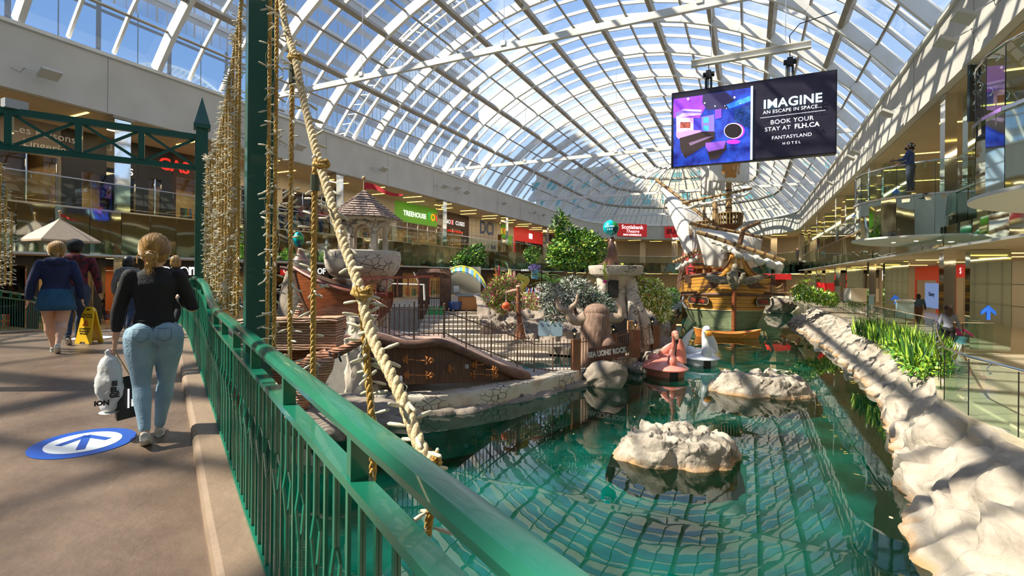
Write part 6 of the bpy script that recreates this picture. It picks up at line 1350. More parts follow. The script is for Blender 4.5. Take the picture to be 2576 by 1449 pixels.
poly([(380, 1010), (640, 930), (700, 930), (400, 1045)], em('scr_table', (.16, .10, .18), .9)); poly(0, em('scr_magenta', (.42, .03, .6), 1), ell=(955, 1000, 85, 28)); poly(0, em('scr_magenta', (.42, .03, .6), 1), ell=(975, 868, 118, 98)); poly(0, em('scr_white', (.8, .7, .95), 1), ell=(955, 865, 118, 96)); poly(0, em('scr_black', (.012, .008, .01), 1), ell=(952, 866, 108, 88))
for a in ((365, 470, 14), (585, 523, 9), (720, 560, 8), (965, 455, 12), (845, 558, 6), (865, 590, 6), (1040, 530, 6)): poly(0, em('scr_spot', (.95, .85, 1), 1.5), ell=(a[0], a[1], a[2], a[2]))
poly([(1165, 320), (1190, 317), (1190, 1222), (1165, 1224)], em('scr_divider', (.55, .85, .95), 1.1), 'divider'); poly([(1280, 712), (2020, 630), (2020, 634), (1280, 716)], em('scr_text', (.8, .82, .88), 1), 'rule')
tm = em('scr_text', (.8, .82, .88), 1); tb = em('scr_textbold', (.62, .88, .95), 1.3)
for s_, cx, cy, w_, bold, mm in (('IMAGINE', 1648, 525, 660, .006, tb), ('AN ESCAPE IN SPACE...', 1645, 622, 665, -.001, tm), ('BOOK YOUR', 1645, 755, 485, -.001, tm), ('STAY AT', 1485, 853, 295, -.001, tm), ('FLH.CA', 1815, 820, 275, .006, tm), ('FANTASYLAND', 1645, 950, 450, .0, tm), ('HOTEL', 1645, 1030, 225, .0, tm)):
    X_, Z_ = sl_(cx, cy); wv = w_/2008*W_; 
    o = text(s_, .3, m=tm, parent=None, ext=.002, bold=bold, spacing=1.6 if s_ == 'HOTEL' else 1.05); cur = max(v.co.x for v in o.data.vertices)-min(v.co.x for v in o.data.vertices); f = wv/cur
    if s_ == 'HOTEL': f *= .9
    o.data.materials.clear(); o.data.materials.append(mm); o.data.transform(Matrix.Translation((X_, -.02-.0022*60, Z_)) @ frame((0, 0, 0), (1, 0, 0)) @ Matrix.Scale(f, 4)); o.parent = scr
m = MB(); y_ = SY; b1, b2 = PY(1738, 158, SY), PY(2042, 114, SY); bz = (b1.z+b2.z)/2+.05
ib = thing('hoist_beam', 'short white I-beam carrying the two screen hoists', 'beam', ((b1.x+b2.x)/2, SY+.15, bz)); Lb = b2.x-b1.x
m.box((0, 0, .12), (Lb, .22, .03)); m.box((0, 0, -.12), (Lb, .22, .03)); m.box((0, 0, 0), (Lb, .03, .24)); m.build('beam', white, ib)
for sx_ in (-.32, .3): m = MB(); zz = ZCV+sqrt(RV*RV-((b1.x+b2.x)/2+sx_*Lb-XC)**2)-bz; m.tube([(sx_*Lb, 0, .1), (sx_*Lb, 0, zz)], .012, 5); m.build('hanger_rod', chrome, ib)
for px_, lb in ((1783, 'left black chain hoist holding the video screen'), (1987, 'right black chain hoist holding the video screen')):
    pp = PY(px_, 170, SY+.15); h = thing('chain_hoist', lb, 'hoist', (pp.x, SY+.15, 0)); zt_ = zt; a, b = zt_+.0, bz-.13
    m = MB(); m.tube([(-.22, 0, b-.42), (.22, 0, b-.42)], .105, 12); m.box((0, 0, b-.42), (.2, .24, .3)); m.build('motor', black, h, True)
    m = MB(); m.tube([(0, 0, b), (0, 0, b-.3)], .02, 6); m.tube([(0, 0, b-.5), (0, 0, a)], .02, 6); m.build('chain', black, h)
    m = MB(); m.tube([(-.09, 0, b-.55), (-.09, 0, a+.02)], .06, 8); m.tube([(.1, 0, b-.55), (.1, 0, a+.02)], .045, 8); m.build('chain_bag', mat('hoist_dark', (.02, .03, .035), .6), h)
m = MB(); m.tube([(1.9, 0, .0), (1.85, 0, .5), (2.2, 0, .9), (3.4, 0, 1.1)], .02, 5); o = m.build('power_cable', black, loc=((b1.x+b2.x)/2-.4, SY+.2, bz)); tag(o, 'black power cable drooping from the tie beam to the right hoist', 'cable')
# ================================================================ the ship
hullm = mat('ship_ochre', (.55, .27, .035), .5, col2=(.36, .15, .02), scale=1.6, stretch=(.5, .5, 5), coat=.2, bump=.4, lo=.35, hi=.75, detail=7); greenm = mat('ship_green', (.12, .16, .075), .6, col2=(.20, .22, .12), scale=2, stretch=(.5, .5, 5), bump=.3)
cream = mat('ship_cream', (.5, .42, .25), .6); sailm = mat('sail_cloth', (.66, .62, .54), .85, col2=(.58, .54, .46), scale=1.2, bump=.3, bscale=4); spar = mat('spar_wood', (.40, .26, .10), .6, col2=(.30, .18, .07), scale=3, bump=.3); carv = mat('carved_grey', (.30, .25, .17), .6, col2=(.12, .10, .07), scale=5, bump=.7); redw2 = mat('ship_red', (.42, .04, .03), .5)
sp_ = P(1845, 828, 38.9); sp_.z = WZ; PHI = R(10)
ship = thing('sailing_ship', 'full-size replica sailing ship with ochre and green hull, named The Ship', 'ship', sp_, PHI)
def hb(s): return 3.55*(1-(1-min(1, s/5.5))**2.4)**.62*(1-max(0, (s-10)/12)*.25)
def ztop(s): return 4.45-.09*s if s < 7 else 3.8-.15*min(1, (s-7)/2)+max(0, s-10)*.16
def hp(s, v, sg, off=0):
    z = -.6+(ztop(s)+.6)*v; fl = .62+.38*min(1, (z+.6)/3.2)**.8; rake = (1-v)*.15; b = hb(max(0, s-(1-v)*.35))*fl+off
    return V((sg*b, s+rake*.5-.25*v*(s < 1)*(1-s), z))
L = 19
for part_, m_, v0, v1 in (('hull_lower', greenm, 0, .40), ('hull_upper', hullm, .40, 1)):
    m = MB()
    for sg in (-1, 1): m.grid(60, 12, lambda u, v: hp(L*u**1.6, v0+(v1-v0)*v, sg))
    m.build(part_, m_, ship, smooth='all')
m = MB(); m.grid(40, 2, lambda u, v: hp(L*u, .82, -1 if v < .5 else 1)); m.build('deck', spar, ship)
m = MB(); m.box((0, L, 2.2), (5.4, .15, 5.8)); m.box((0, L-2.2, 5.2), (5.2, 4.2, .25)); m.build('stern', hullm, ship)
m = MB()
for sg in (-1, 1): m.tube([hp(L*(i/40)**1.6, .405+.0*i, sg, .02) for i in range(41)], .05, 5)
m.build('colour_line', cream, ship, True)
for v, r_ in ((.66, .13), (.99, .11)):
    m = MB()
    for sg in (-1, 1): m.tube([hp(L*(i/40)**1.6, v, sg, .06) for i in range(41)], r_, 6)
    m.build('wale', dkw, ship, True)
m = MB(); limb(m, [(0, -.05, -.5), (0, -.12, .8), (0, -.18, 2.0), (0, -.25, 3.1), (0, -.3, 3.35)], [.17, .17, .17, .2, .16], 8); m.ball((0, -.32, 3.3), (.2, .22, .22), 12, 8); m.build('stem', brownw, ship, True)
# sweeping knees up to the prow
for sg in (-1, 1):
    m = MB(); pts = smooth_path([V((.2+sg*3.1, 3.0, 3.95)), V((.2+sg*2.4, 1.6, 3.8)), V((.2+sg*1.5, .5, 3.98)), V((.2+sg*.85, -.1, 4.5)), V((.2+sg*.52, -.3, 5.15)), V((.2+sg*.36, -.4, 5.8))], 6); m.tube(pts, [(.13, .24)]*len(pts), 8, up=(0, 0, 1)); m.build('prow_rail', hullm, ship, True)
    m = MB(); pts = smooth_path([V((.2+sg*3.1, 2.9, 4.3)), V((.2+sg*2.4, 1.5, 4.15)), V((.2+sg*1.5, .4, 4.33)), V((.2+sg*.85, -.2, 4.85)), V((.2+sg*.52, -.4, 5.45)), V((.2+sg*.36, -.45, 6.0))], 6); m.tube(pts, .07, 6); m.build('prow_moulding', brownw, ship, True)
m = MB(); m.box((.3, -.35, 6.0), (.9, .3, .12)); m.box((.3, -.3, 5.4), (.22, .2, 1.2)); m.build('prow_cap', hullm, ship)
# bow face planking between the knees
m = MB(); m.grid(14, 8, lambda u, v: V((.1+(u-.5)*5.0*(1-v*.5), .9-.7*v-.6*sin(pi*u), 3.2+(.7+.7*sin(pi*u)**3)*v))); m.build('bow_panel', dkw, ship)
# figurehead: crouching winged creature
m = MB(); limb(m, [(0, -.35, 3.35), (-.05, -.6, 3.7), (-.1, -.55, 4.1), (-.05, -.5, 4.5), (0, -.5, 4.9), (.0, -.45, 5.1)], [.3, .45, .38, .28, .24, .16], 12, .05)
for sg in (-1, 1): limb(m, [(sg*.25, -.7, 3.7), (sg*.45, -.95, 4.05), (sg*.5, -1.0, 4.3), (sg*.62, -1.2, 4.35)], [.26, .2, .17, .06], 10, .04); limb(m, [(sg*.3, -.5, 3.8), (sg*1.1, -.55, 3.85), (sg*1.9, -.35, 4.1), (sg*2.1, -.2, 4.2)], [(.2, .3), (.16, .34), (.1, .24), (.03, .06)], 10, .05)
m.build('figurehead', carv, ship, True)
# plank seams
m = MB()
for v in (.46, .52, .58, .73, .79, .85, .91):
    for sg in (-1, 1): m.tube([hp(L*(i/40)**1.6, v, sg, .008) for i in range(41)], .018, 4)
m.build('plank_seams', dkw, ship)
# name boards
plm = mat('name_board', (.035, .02, .015), .4); gold = mat('name_gold', (.55, .42, .22), .5); redl2 = mat('name_red', (.50, .05, .02), .5)
for sg in (-1, 1):
    a, b = hp(.75, .56, sg, .12), hp(3.0, .56, sg, .12); c = (a+b)/2; xd = (b-a).normalized() if sg > 0 else (a-b).normalized(); xd.z = 0; xd.normalize(); nrm = xd.cross(Zv); c = c+nrm*.16
    w = 1.25; pl = [(-w, .18), (-w+.12, .18), (-w+.12, .3), (w-.12, .3), (w-.12, .18), (w, .18), (w, -.18), (w-.12, -.18), (w-.12, -.3), (-w+.12, -.3), (-w+.12, -.18), (-w, -.18)]
    m = MB(); F4 = frame(c, xd)
    for zz in (-.04, .04): pass
    vs = [F4 @ V((x, y, z)) for z in (-.06, .04) for x, y in pl]; m.add(vs, [tuple(range(12)), tuple(range(23, 11, -1))]+[(i, (i+1) % 12, 12+(i+1) % 12, 12+i) for i in range(12)]); nb = m.build('name_board', plm, ship)
    m = MB(); m.tube([F4 @ V((x, y, .045)) for x, y in pl], .022, 5, closed=True); m.build('border', gold, nb)
    text('The Ship', .46, m=redl2, parent=nb, ext=.01, bold=.003, mat4=frame(c+nrm*.055, xd))
# anchor catheads, rails, hanging fittings
for sg in (-1, 1):
    m = MB(); m.beam(hp(1.9, .70, sg, -.2), hp(1.9, .70, sg, 1.3)+V((0, -.6, -.1)), .2, .2); m.build('cathead', dkw, ship)
    m = MB(); a = hp(3.6, .62, sg, .25); limb(m, [a, a+V((sg*.05, -.2, -.5)), a+V((-sg*.25, -.35, -.95))], [.1, .09, .12], 8); m.build('anchor', mat('anchor_grey', (.16, .16, .17), .5), ship, True)
    m = MB(); a = hp(2.8, .92, sg, .1); m.box(a+V((0, -.2, .1)), (.5, .4, .75)); m.build('bitt', dkw, ship)
m = MB()
for i in range(14):
    a = hp(4+i*.9, .98, -1, .1); m.tube([a, a+V((-.1, 0, -.9))], .04, 5); m.tube([a, a+V((.5, .6, 1.8+.15*i))], .02, 4)
m.tube([hp(4, .52, -1, .35), hp(14, .52, -1, .35)], .1, 6); m.build('side_rigging', dkw, ship)
m = MB(); m.add([V((-2.9, 5.2, 4.4)), V((-2.4, 5.2, 4.4)), V((-2.9, 8.6, 6.4)), V((-3.3, 8.6, 6.4)), V((-2.9, 5.2, 2.6)), V((-3.0, 8.6, 4.6))], [(0, 1, 2, 3), (0, 3, 5, 4)])
for i in range(8): m.beam((-2.4+.0*i, 5.6, 3.9+.32*i), (.2, 5.6, 3.9+.32*i), .12, .06)
m.beam((-2.5, 5.6, 3.8), (-2.5, 5.6, 6.6), .12, .12); m.beam((-1.2, 5.6, 3.8), (-1.2, 5.6, 6.6), .1, .1); m.beam((.2, 5.6, 3.8), (.2, 5.6, 6.4), .12, .12); m.build('red_ladder', redw2, ship)
MI = ship.matrix_basis.copy() if 0 else (Matrix.Translation(sp_) @ Matrix.Rotation(PHI, 4, 'Z')); MI = MI.inverted()
def Q(x, y, d): return MI @ P(x, y, d)
# masts, yards, crow's nest
def spar_(pts, r0, r1, name='yard', m_=spar, knots=True):
    m = MB(); n = 10; a, b = Q(*pts[0]), Q(*pts[1]); m.tube([a.lerp(b, i/n) for i in range(n+1)], [r0+(r1-r0)*i/n for i in range(n+1)], 10)
    o = m.build(name, m_, ship, True)
    if knots:
        k = MB(); nn = 9
        for i in range(1, nn): c = a.lerp(b, i/nn); dd = (b-a).normalized()*.07; rr = r0+(r1-r0)*i/nn; k.tube([c-dd, c+dd], rr+.025, 8)
        k.build('lashing', dkw, o, True)
    return o
spar_([(1834, 790, 44), (1833, 390, 44)], .34, .22, 'main_mast'); spar_([(1799, 740, 46), (1799, 500, 46)], .30, .22, 'fore_mast'); spar_([(1772, 700, 49), (1771, 495, 49)], .18, .12, 'rear_mast')
spar_([(1735, 561, 42), (1936, 601, 42)], .16, .14); spar_([(1753, 583, 39.5), (1973, 656, 37.5)], .17, .16); spar_([(1716, 511, 45), (1892, 474, 43)], .13, .10); spar_([(1650, 451, 52), (1790, 560, 48)], .16, .16); spar_([(1694, 660, 46), (1755, 630, 44)], .15, .15)
spar_([(1858, 626, 38.6), (1871, 573, 38.2)], .17, .15, 'bowsprit_stump'); spar_([(1868, 576, 38.3), (1912, 558, 39.5)], .13, .12, 'bowsprit')
m = MB(); c = Q(1835, 566, 43.6); m.lathe([(.3, -.55), (.7, -.25), (1.0, 0), (0, 0)], c, 20)
m.build('nest_floor', dkw, ship, True); m = MB()
for i in range(26): a = 2*pi*i/26; m.beam(c+V((cos(a)*.98, sin(a)*.98, 0)), c+V((cos(a)*1.08, sin(a)*1.08, .95)), .07, .12, (cos(a), sin(a), 0))
m.lathe([(1.05, .95), (1.13, .98), (1.05, 1.03)], c, 24); m.lathe([(1.0, .45), (1.06, .47), (1.0, .5)], c, 24); m.build('crows_nest', mat('nest_wood', (.30, .2, .08), .6), ship)
m = MB(); c = Q(1780, 578, 47)
for i in range(24): a = 2*pi*i/24; m.beam(c+V((cos(a)*1.1, sin(a)*1.1, 0)), c+V((cos(a)*1.2, sin(a)*1.2, .7)), .06, .1, (cos(a), sin(a), 0))
m.lathe([(1.15, .7), (1.24, .72), (1.15, .76)], c, 24); m.build('rear_nest', mat('nest_wood', (.30, .2, .08), .6), ship)
def sail(name, cs, d, bow=.6, nu=30, nv=24, fold=.08, fq=9, bot=0):
    tl, tr, br_, bl = [Q(*c) for c in cs]; nrm = (tr-tl).cross(bl-tl).normalized(); nrm = nrm if nrm.y < 0 else -nrm
    def f(u, v): p = tl.lerp(tr, u).lerp(bl.lerp(br_, u), v); p = p+nrm*(bow*sin(pi*min(1, u))*sin(pi*(v*.8+.1))+fold*sin(u*fq*2*pi+v*3)*v); p.z -= bot*sin(pi*u)*v; return p
    m = MB(); m.grid(nu, nv, f); o = m.build(name, sailm, ship, smooth='all'); sd = o.modifiers.new('thick', 'SOLIDIFY'); sd.thickness = .02; return o, f
s1, f1 = sail('lateen_sail', [(1658, 464, 51.5), (1776, 562, 48), (1752, 652, 46), (1722, 640, 47)], 0, .9, fold=.05)
s2, f2 = sail('lower_sail', [(1748, 573, 41.8), (1918, 602, 41.8), (1905, 672, 41.5), (1772, 668, 41.2)], 0, .9, fold=.12, fq=6, bot=.25)
s3, f3 = sail('top_sail', [(1786, 340, 43.5), (1886, 330, 43.5), (1884, 462, 43.2), (1783, 458, 43.2)], 0, .6, fold=.04)
s4, f4 = sail('rear_sail', [(1762, 350, 50), (1800, 350, 50), (1798, 492, 49.5), (1762, 492, 49.5)], 0, .5, fold=.1, fq=4)
s5, f5 = sail('rear_sail', [(1796, 380, 47.5), (1830, 380, 47.5), (1822, 482, 47), (1790, 478, 47)], 0, .5, fold=.1, fq=4)
sym = mat('emblem_gold', (.42, .17, .02), .6); symb = mat('emblem_brown', (.22, .14, .07), .7)
def onsail(f, pts, m_, name, par, off=.07):
    mb = MB(); vs = [f(*p) for p in pts]; vs = [v+V((0, -off, 0)) for v in vs]; c = sum(vs, V((0, 0, 0)))/len(vs); n = len(vs); mb.add(vs+[c+V((0, -.02, 0))], [(i, (i+1) % n, n) for i in range(n)]); return mb.build(name, m_, par)
for k in range(4):                                   # flared cross
    a = pi/2*k; pts = [(.05, .0), (.24, .30), (.17, .36), (0, .33), (-.17, .36), (-.24, .30), (-.05, .0)]; pts = [(x*cos(a)-y*sin(a), x*sin(a)+y*cos(a)) for x, y in pts]; onsail(f3, [(.5+x*.62, .74+y*.5) for x, y in pts], sym, 'cross_arm', s3)
onsail(f1, [(.62+.10*(1 if i % 2 else .5)*cos(2*pi*i/24), .62+.13*(1 if i % 2 else .5)*sin(2*pi*i/24)) for i in range(24)], symb, 'sun_emblem', s1)
onsail(f2, [(.30, .55), (.36, .62), (.45, .60), (.50, .52), (.56, .50), (.60, .58), (.72, .60), (.80, .66), (.78, .72), (.66, .74), (.55, .72), (.50, .78), (.38, .80), (.33, .84), (.31, .82), (.38, .74), (.42, .70), (.34, .68), (.28, .60)], symb, 'beast_emblem', s2)
def furled(a, b, d0, d1, name='furled_sail', r=.28, drop=.35, n=40):
    A_, B_ = Q(*a), Q(*b); m = MB(); pts = []; rs = []
    for i in range(n+1): t = i/n; p = A_.lerp(B_, t); p.z -= drop*(.6+.4*abs(sin(t*13))); p.y -= .1; pts.append(p); rs.append(r*(.55+.6*abs(sin(t*13+.4)))*(.5+.5*sin(pi*min(1, t*1.1)) if t < .5 else 1))
    m.tube(pts, rs, 10); vs = m.v; m.v = [v+V((fbm(v*2, 1), fbm(v*2+V((3, 3, 3)), 1), fbm(v*2+V((7, 1, 1)), 1)))*.13 for v in vs]; m.build(name, sailm, ship, smooth='all')
furled((1842, 622, 38.6), (1962, 658, 37.6), 0, 0, r=.27, drop=.45, n=60); furled((1785, 600, 39.2), (1850, 626, 38.6), 0, 0, r=.12, drop=.2); furled((1720, 521, 44.8), (1886, 482, 43), 0, 0, r=.14, drop=.2); furled((1700, 668, 45.8), (1752, 642, 44), 0, 0, r=.2, drop=.35)
m = MB(); c = Q(1958, 672, 37.6); m.ball(c, (.32, .3, .45), 12, 10); m.v = [v+V((fbm(v*3, 1), 0, fbm(v*3+V((3, 3, 3)), 1)))*.2 for v in m.v]; m.build('sail_bundle', sailm, ship, smooth='all')
m = MB()
for a, b in (((1834, 440, 44), (1920, 690, 40)), ((1834, 470, 44), (1745, 700, 42)), ((1833, 540, 44), (1893, 700, 41)), ((1833, 540, 44), (1775, 700, 41)), ((1799, 510, 46), (1725, 705, 45)), ((1799, 505, 46), (1735, 705, 45)), ((1772, 500, 49), (1712, 700, 47)), ((1660, 460, 51), (1834, 540, 44)), ((1655, 455, 52), (1705, 655, 46)), ((1972, 655, 37.6), (1935, 700, 40)), ((1972, 655, 37.6), (1871, 573, 38.2)), ((1936, 600, 42), (1834, 470, 44)), ((1735, 561, 42), (1834, 470, 44)), ((1892, 474, 43), (1834, 400, 44)), ((1716, 511, 45), (1834, 400, 44)), ((1845, 640, 38.5), (1850, 735, 38.5)), ((1787, 480, 46), (1825, 575, 44)), ((1850, 480, 44), (1860, 560, 44)), ((1815, 480, 44), (1800, 570, 45)), ((1945, 640, 38), (1950, 700, 40)), ((1880, 600, 41), (1935, 705, 41))): m.tube([Q(*a), Q(*b)], .018, 4)
for k in range(9): a = Q(1830-k*1.3, 470+k*12, 44.5); b = Q(1838+k*1.6, 470+k*12, 44.5); m.tube([a, b], .012, 3)
m.build('rigging', dkw, ship)
# ================================================================ far bridge, kiosks, right promenade
r, q = VF('small_bridge', 'small wooden rope-railed bridge at the far end of the canal', 'bridge', 1965, 745, 56)
m = MB(); m.beam(q(1925, 741), q(2012, 738), 1.4, .35); m.build('deck', spar, r)
for x in (1935, 1972, 2008): m = MB(); m.beam(q(x, 741), q(x, 712), .35, .35); m.build('post', dkw, r)
m = MB(); m.tube(smooth_path([q(1935, 716), q(1954, 724), q(1972, 716), q(1990, 724), q(2008, 714)], 6), .09, 6); m.tube(smooth_path([q(1935, 726), q(1954, 732), q(1972, 728), q(1990, 732), q(2008, 726)], 6), .07, 6); m.build('rope_rail', spar, r, True)
r, q = VF('red_stall', 'low red awning stall behind the ship at the far end', 'stall', 1958, 700, 60); m = MB(); m.box(q(1955, 696), (2.6, 1.5, .7)); m.build('awning', redm, r); m = MB(); m.box(q(1955, 712, .5), (2.4, .6, 1.0)); m.build('counter', dkw, r)
r, q = VF('kiosk', 'small kiosk with a bright red flared top on the right promenade', 'kiosk', 2086, 735, 46); m = MB(); m.lathe([(.7, 0), (.95, .85), (0, .85)], q(2086, 735), 4, a0=R(45), a1=R(405)); m.build('red_top', redm, r); m = MB(); m.box(q(2088, 747), (2.0, 1.6, .9)); m.build('base', mat('kiosk_grey', (.16, .17, .2), .5), r)
r, q = VF('white_counter', 'pale counter inside the promenade left of the cream shop', 'counter', 2166, 742, 36); m = MB(); m.box((0, 0, 0), (2.0, .8, .95)); m.build('counter', mat('kiosk_cream', (.55, .5, .42), .5), r)
for x, y, d, lab in ((2195, 600, 0, 0),): pass
# planters on the rock top
def spikes(xy, n, h, lab, seed, wd=.5, mats=(lg1, lg3, lg2), z=F1+.0, w=.03, name='spiky_plants'):
    r0 = random.Random(seed); c = V((xy[0][0], xy[0][1], z)); r = thing(name, lab, 'plant', c); mb = MB()
    P_ = [V((a[0], a[1], z)) for a in xy]
    for i in range(n):
        t = r0.random()*(len(P_)-1); k = int(t); p = P_[k].lerp(P_[k+1], t-k)+V((r0.uniform(-wd, wd), r0.uniform(-.2, .2), -.05))-c; hh = h*r0.uniform(.5, 1.1); ln = V((r0.uniform(-.3, .3), r0.uniform(-.3, .3), 1)).normalized(); s = V((r0.uniform(-1, 1), r0.uniform(-1, 1), 0)).normalized()*w; mb.mi = r0.randrange(len(mats))
        bd = rv(r0)*.12*hh; bd.z = 0
        mb.add([p-s*.6, p+s*.6, p+ln*hh*.55+s+bd*.4, p+ln*hh*.55-s+bd*.4, p+ln*hh+bd], [(0, 1, 2, 3), (3, 2, 4)])
    mb.build('blades', list(mats), r); return r
spikes([(4.55, 17.2), (5.1, 20), (5.25, 24), (5.0, 28.5)], 1500, .95, 'dense bed of upright snake plants on top of the rock wall', 3, .5, w=.028)
bl = []
r, q = VF('leafy_bed', 'low leafy bed with white and yellow flowers farther along the rock wall', 'plant', 2050, 748, 38)
foliage(r, [(q(2035, 740), V((.9, .8, .35))), (q(2065, 746), V((.9, .8, .4))), (q(2015, 735), V((.5, .5, .5))), (q(2090, 755), V((.5, .5, .3)))], 1800, .28, .06, [lg1, lg3, whf, ly1], (6, 4, .8, .6), 12)
foliage(thing('leafy_bed', 'low broad-leaved plants at the foot of the snake plants', 'plant', V((4.6, 18.5, F1))), [(V((-.1, -1.2, .12)), V((.5, .6, .2))), (V((.1, .5, .12)), V((.4, 1.2, .2))), (V((.3, 3, .12)), V((.4, 1.5, .2)))], 900, .22, .05, [lg1, lg3], (3, 2), 14)
fern(2028, 712, 44, 10, 1.2, 'spiky palm with thin fronds at the far end of the planting', lg3, 5, 'palm')
# glass rail of the right promenade
pr = [(4.3, 5.5), (4.05, 9.6), (3.9, 11.0), (3.66, 12.4), (3.72, 13.6), (4.7, 17.6), (5.75, 21.6)]
pr = [(a[0]+.08, a[1]) for a in pr]
sm_ = []
for i in range(len(pr)-1):
    for k in range(4 if 1 < i < 5 else 1): t = k/(4 if 1 < i < 5 else 1); sm_.append((pr[i][0]*(1-t)+pr[i+1][0]*t, pr[i][1]*(1-t)+pr[i+1][1]*t))
sm_.append(pr[-1])
q_ = resample([V((a, b, 0)) for a, b in sm_], 1.34); sm_ = [(p.x, p.y) for p in q_]+[sm_[-1]]
balustrade(sm_, F1, 'curved glass balustrade with steel handrail in the right foreground', w=1.6, h=1.07)
balustrade([(5.75, 21.6), (7.6, 22.4)], F1, 'short glass balustrade turning away beside the woman and child', w=1.2, h=1.07)
balustrade([(6.3, 23.5), (6.3, 31), (6.5, 40), (6.3, 52), (6.3, 70)], F1, 'long glass balustrade behind the planted rock wall', w=2.0, h=1.07)
# ================================================================ people
def cloth(n, c, c2=None, sc=6, b=.25, rough=.85): return mat('cloth_'+n, c, rough, col2=c2 or tuple(x*.75 for x in c), scale=sc, bump=b, bscale=60)
SK = [mat('skin_light', (.62, .36, .24), .5), mat('skin_tan', (.42, .22, .13), .5), mat('skin_dark', (.16, .08, .05), .5)]
def hairm(n, c): return mat('hair_'+n, c, .45, col2=tuple(x*.45 for x in c), scale=14, stretch=(1, 1, .25), bump=.8)
HB, HBR, HD, HR = hairm('blonde', (.58, .33, .10)), hairm('brown', (.10, .045, .02)), hairm('black', (.012, .009, .008)), hairm('red', (.40, .19, .05))
denim = cloth('denim', (.20, .32, .42), (.28, .42, .52), 5); navyc = cloth('navy', (.012, .022, .08)); blackc = cloth('black', (.012, .012, .014)); greyc = cloth('grey', (.16, .17, .17)); skirtc = cloth('skirt', (.02, .10, .20)); plaid = cloth('plaid', (.16, .012, .025), (.01, .008, .012), 16); pinkc = cloth('pink', (.75, .03, .22)); whitec = cloth('white', (.6, .6, .6)); jeansd = cloth('jeans_dark', (.03, .05, .10)); teal = cloth('teal', (.03, .2, .25)); redc = cloth('red', (.45, .02, .03)); jacketc = cloth('denim_jacket', (.05, .10, .18)); stripec = mat('cloth_striped', (.28, .29, .34), .8, col2=(.10, .11, .15), scale=11, kind='wave', wave=.3, stretch=(.01, .01, 1)); shoeb = mat('shoe_black', (.02, .02, .02), .5); shoew = mat('shoe_white', (.5, .49, .44), .6); maskm = mat('face_mask', (.12, .2, .32), .8)
def vox(o, s, sm=4):
    r = o.modifiers.new('remesh', 'REMESH'); r.mode = 'VOXEL'; r.voxel_size = s; r.use_smooth_shade = True
    if sm: k = o.modifiers.new('smooth', 'SMOOTH'); k.iterations = sm; k.factor = .5
    return o
def chain(m, pts, rs, seg=10, cap=True):
    m.tube(pts, rs, seg)
    if cap:
        for p, r in ((pts[0], rs[0]), (pts[-1], rs[-1])): a, b = r if isinstance(r, tuple) else (r, r); m.ball(p, (a+b)/2*.98, seg, 6)
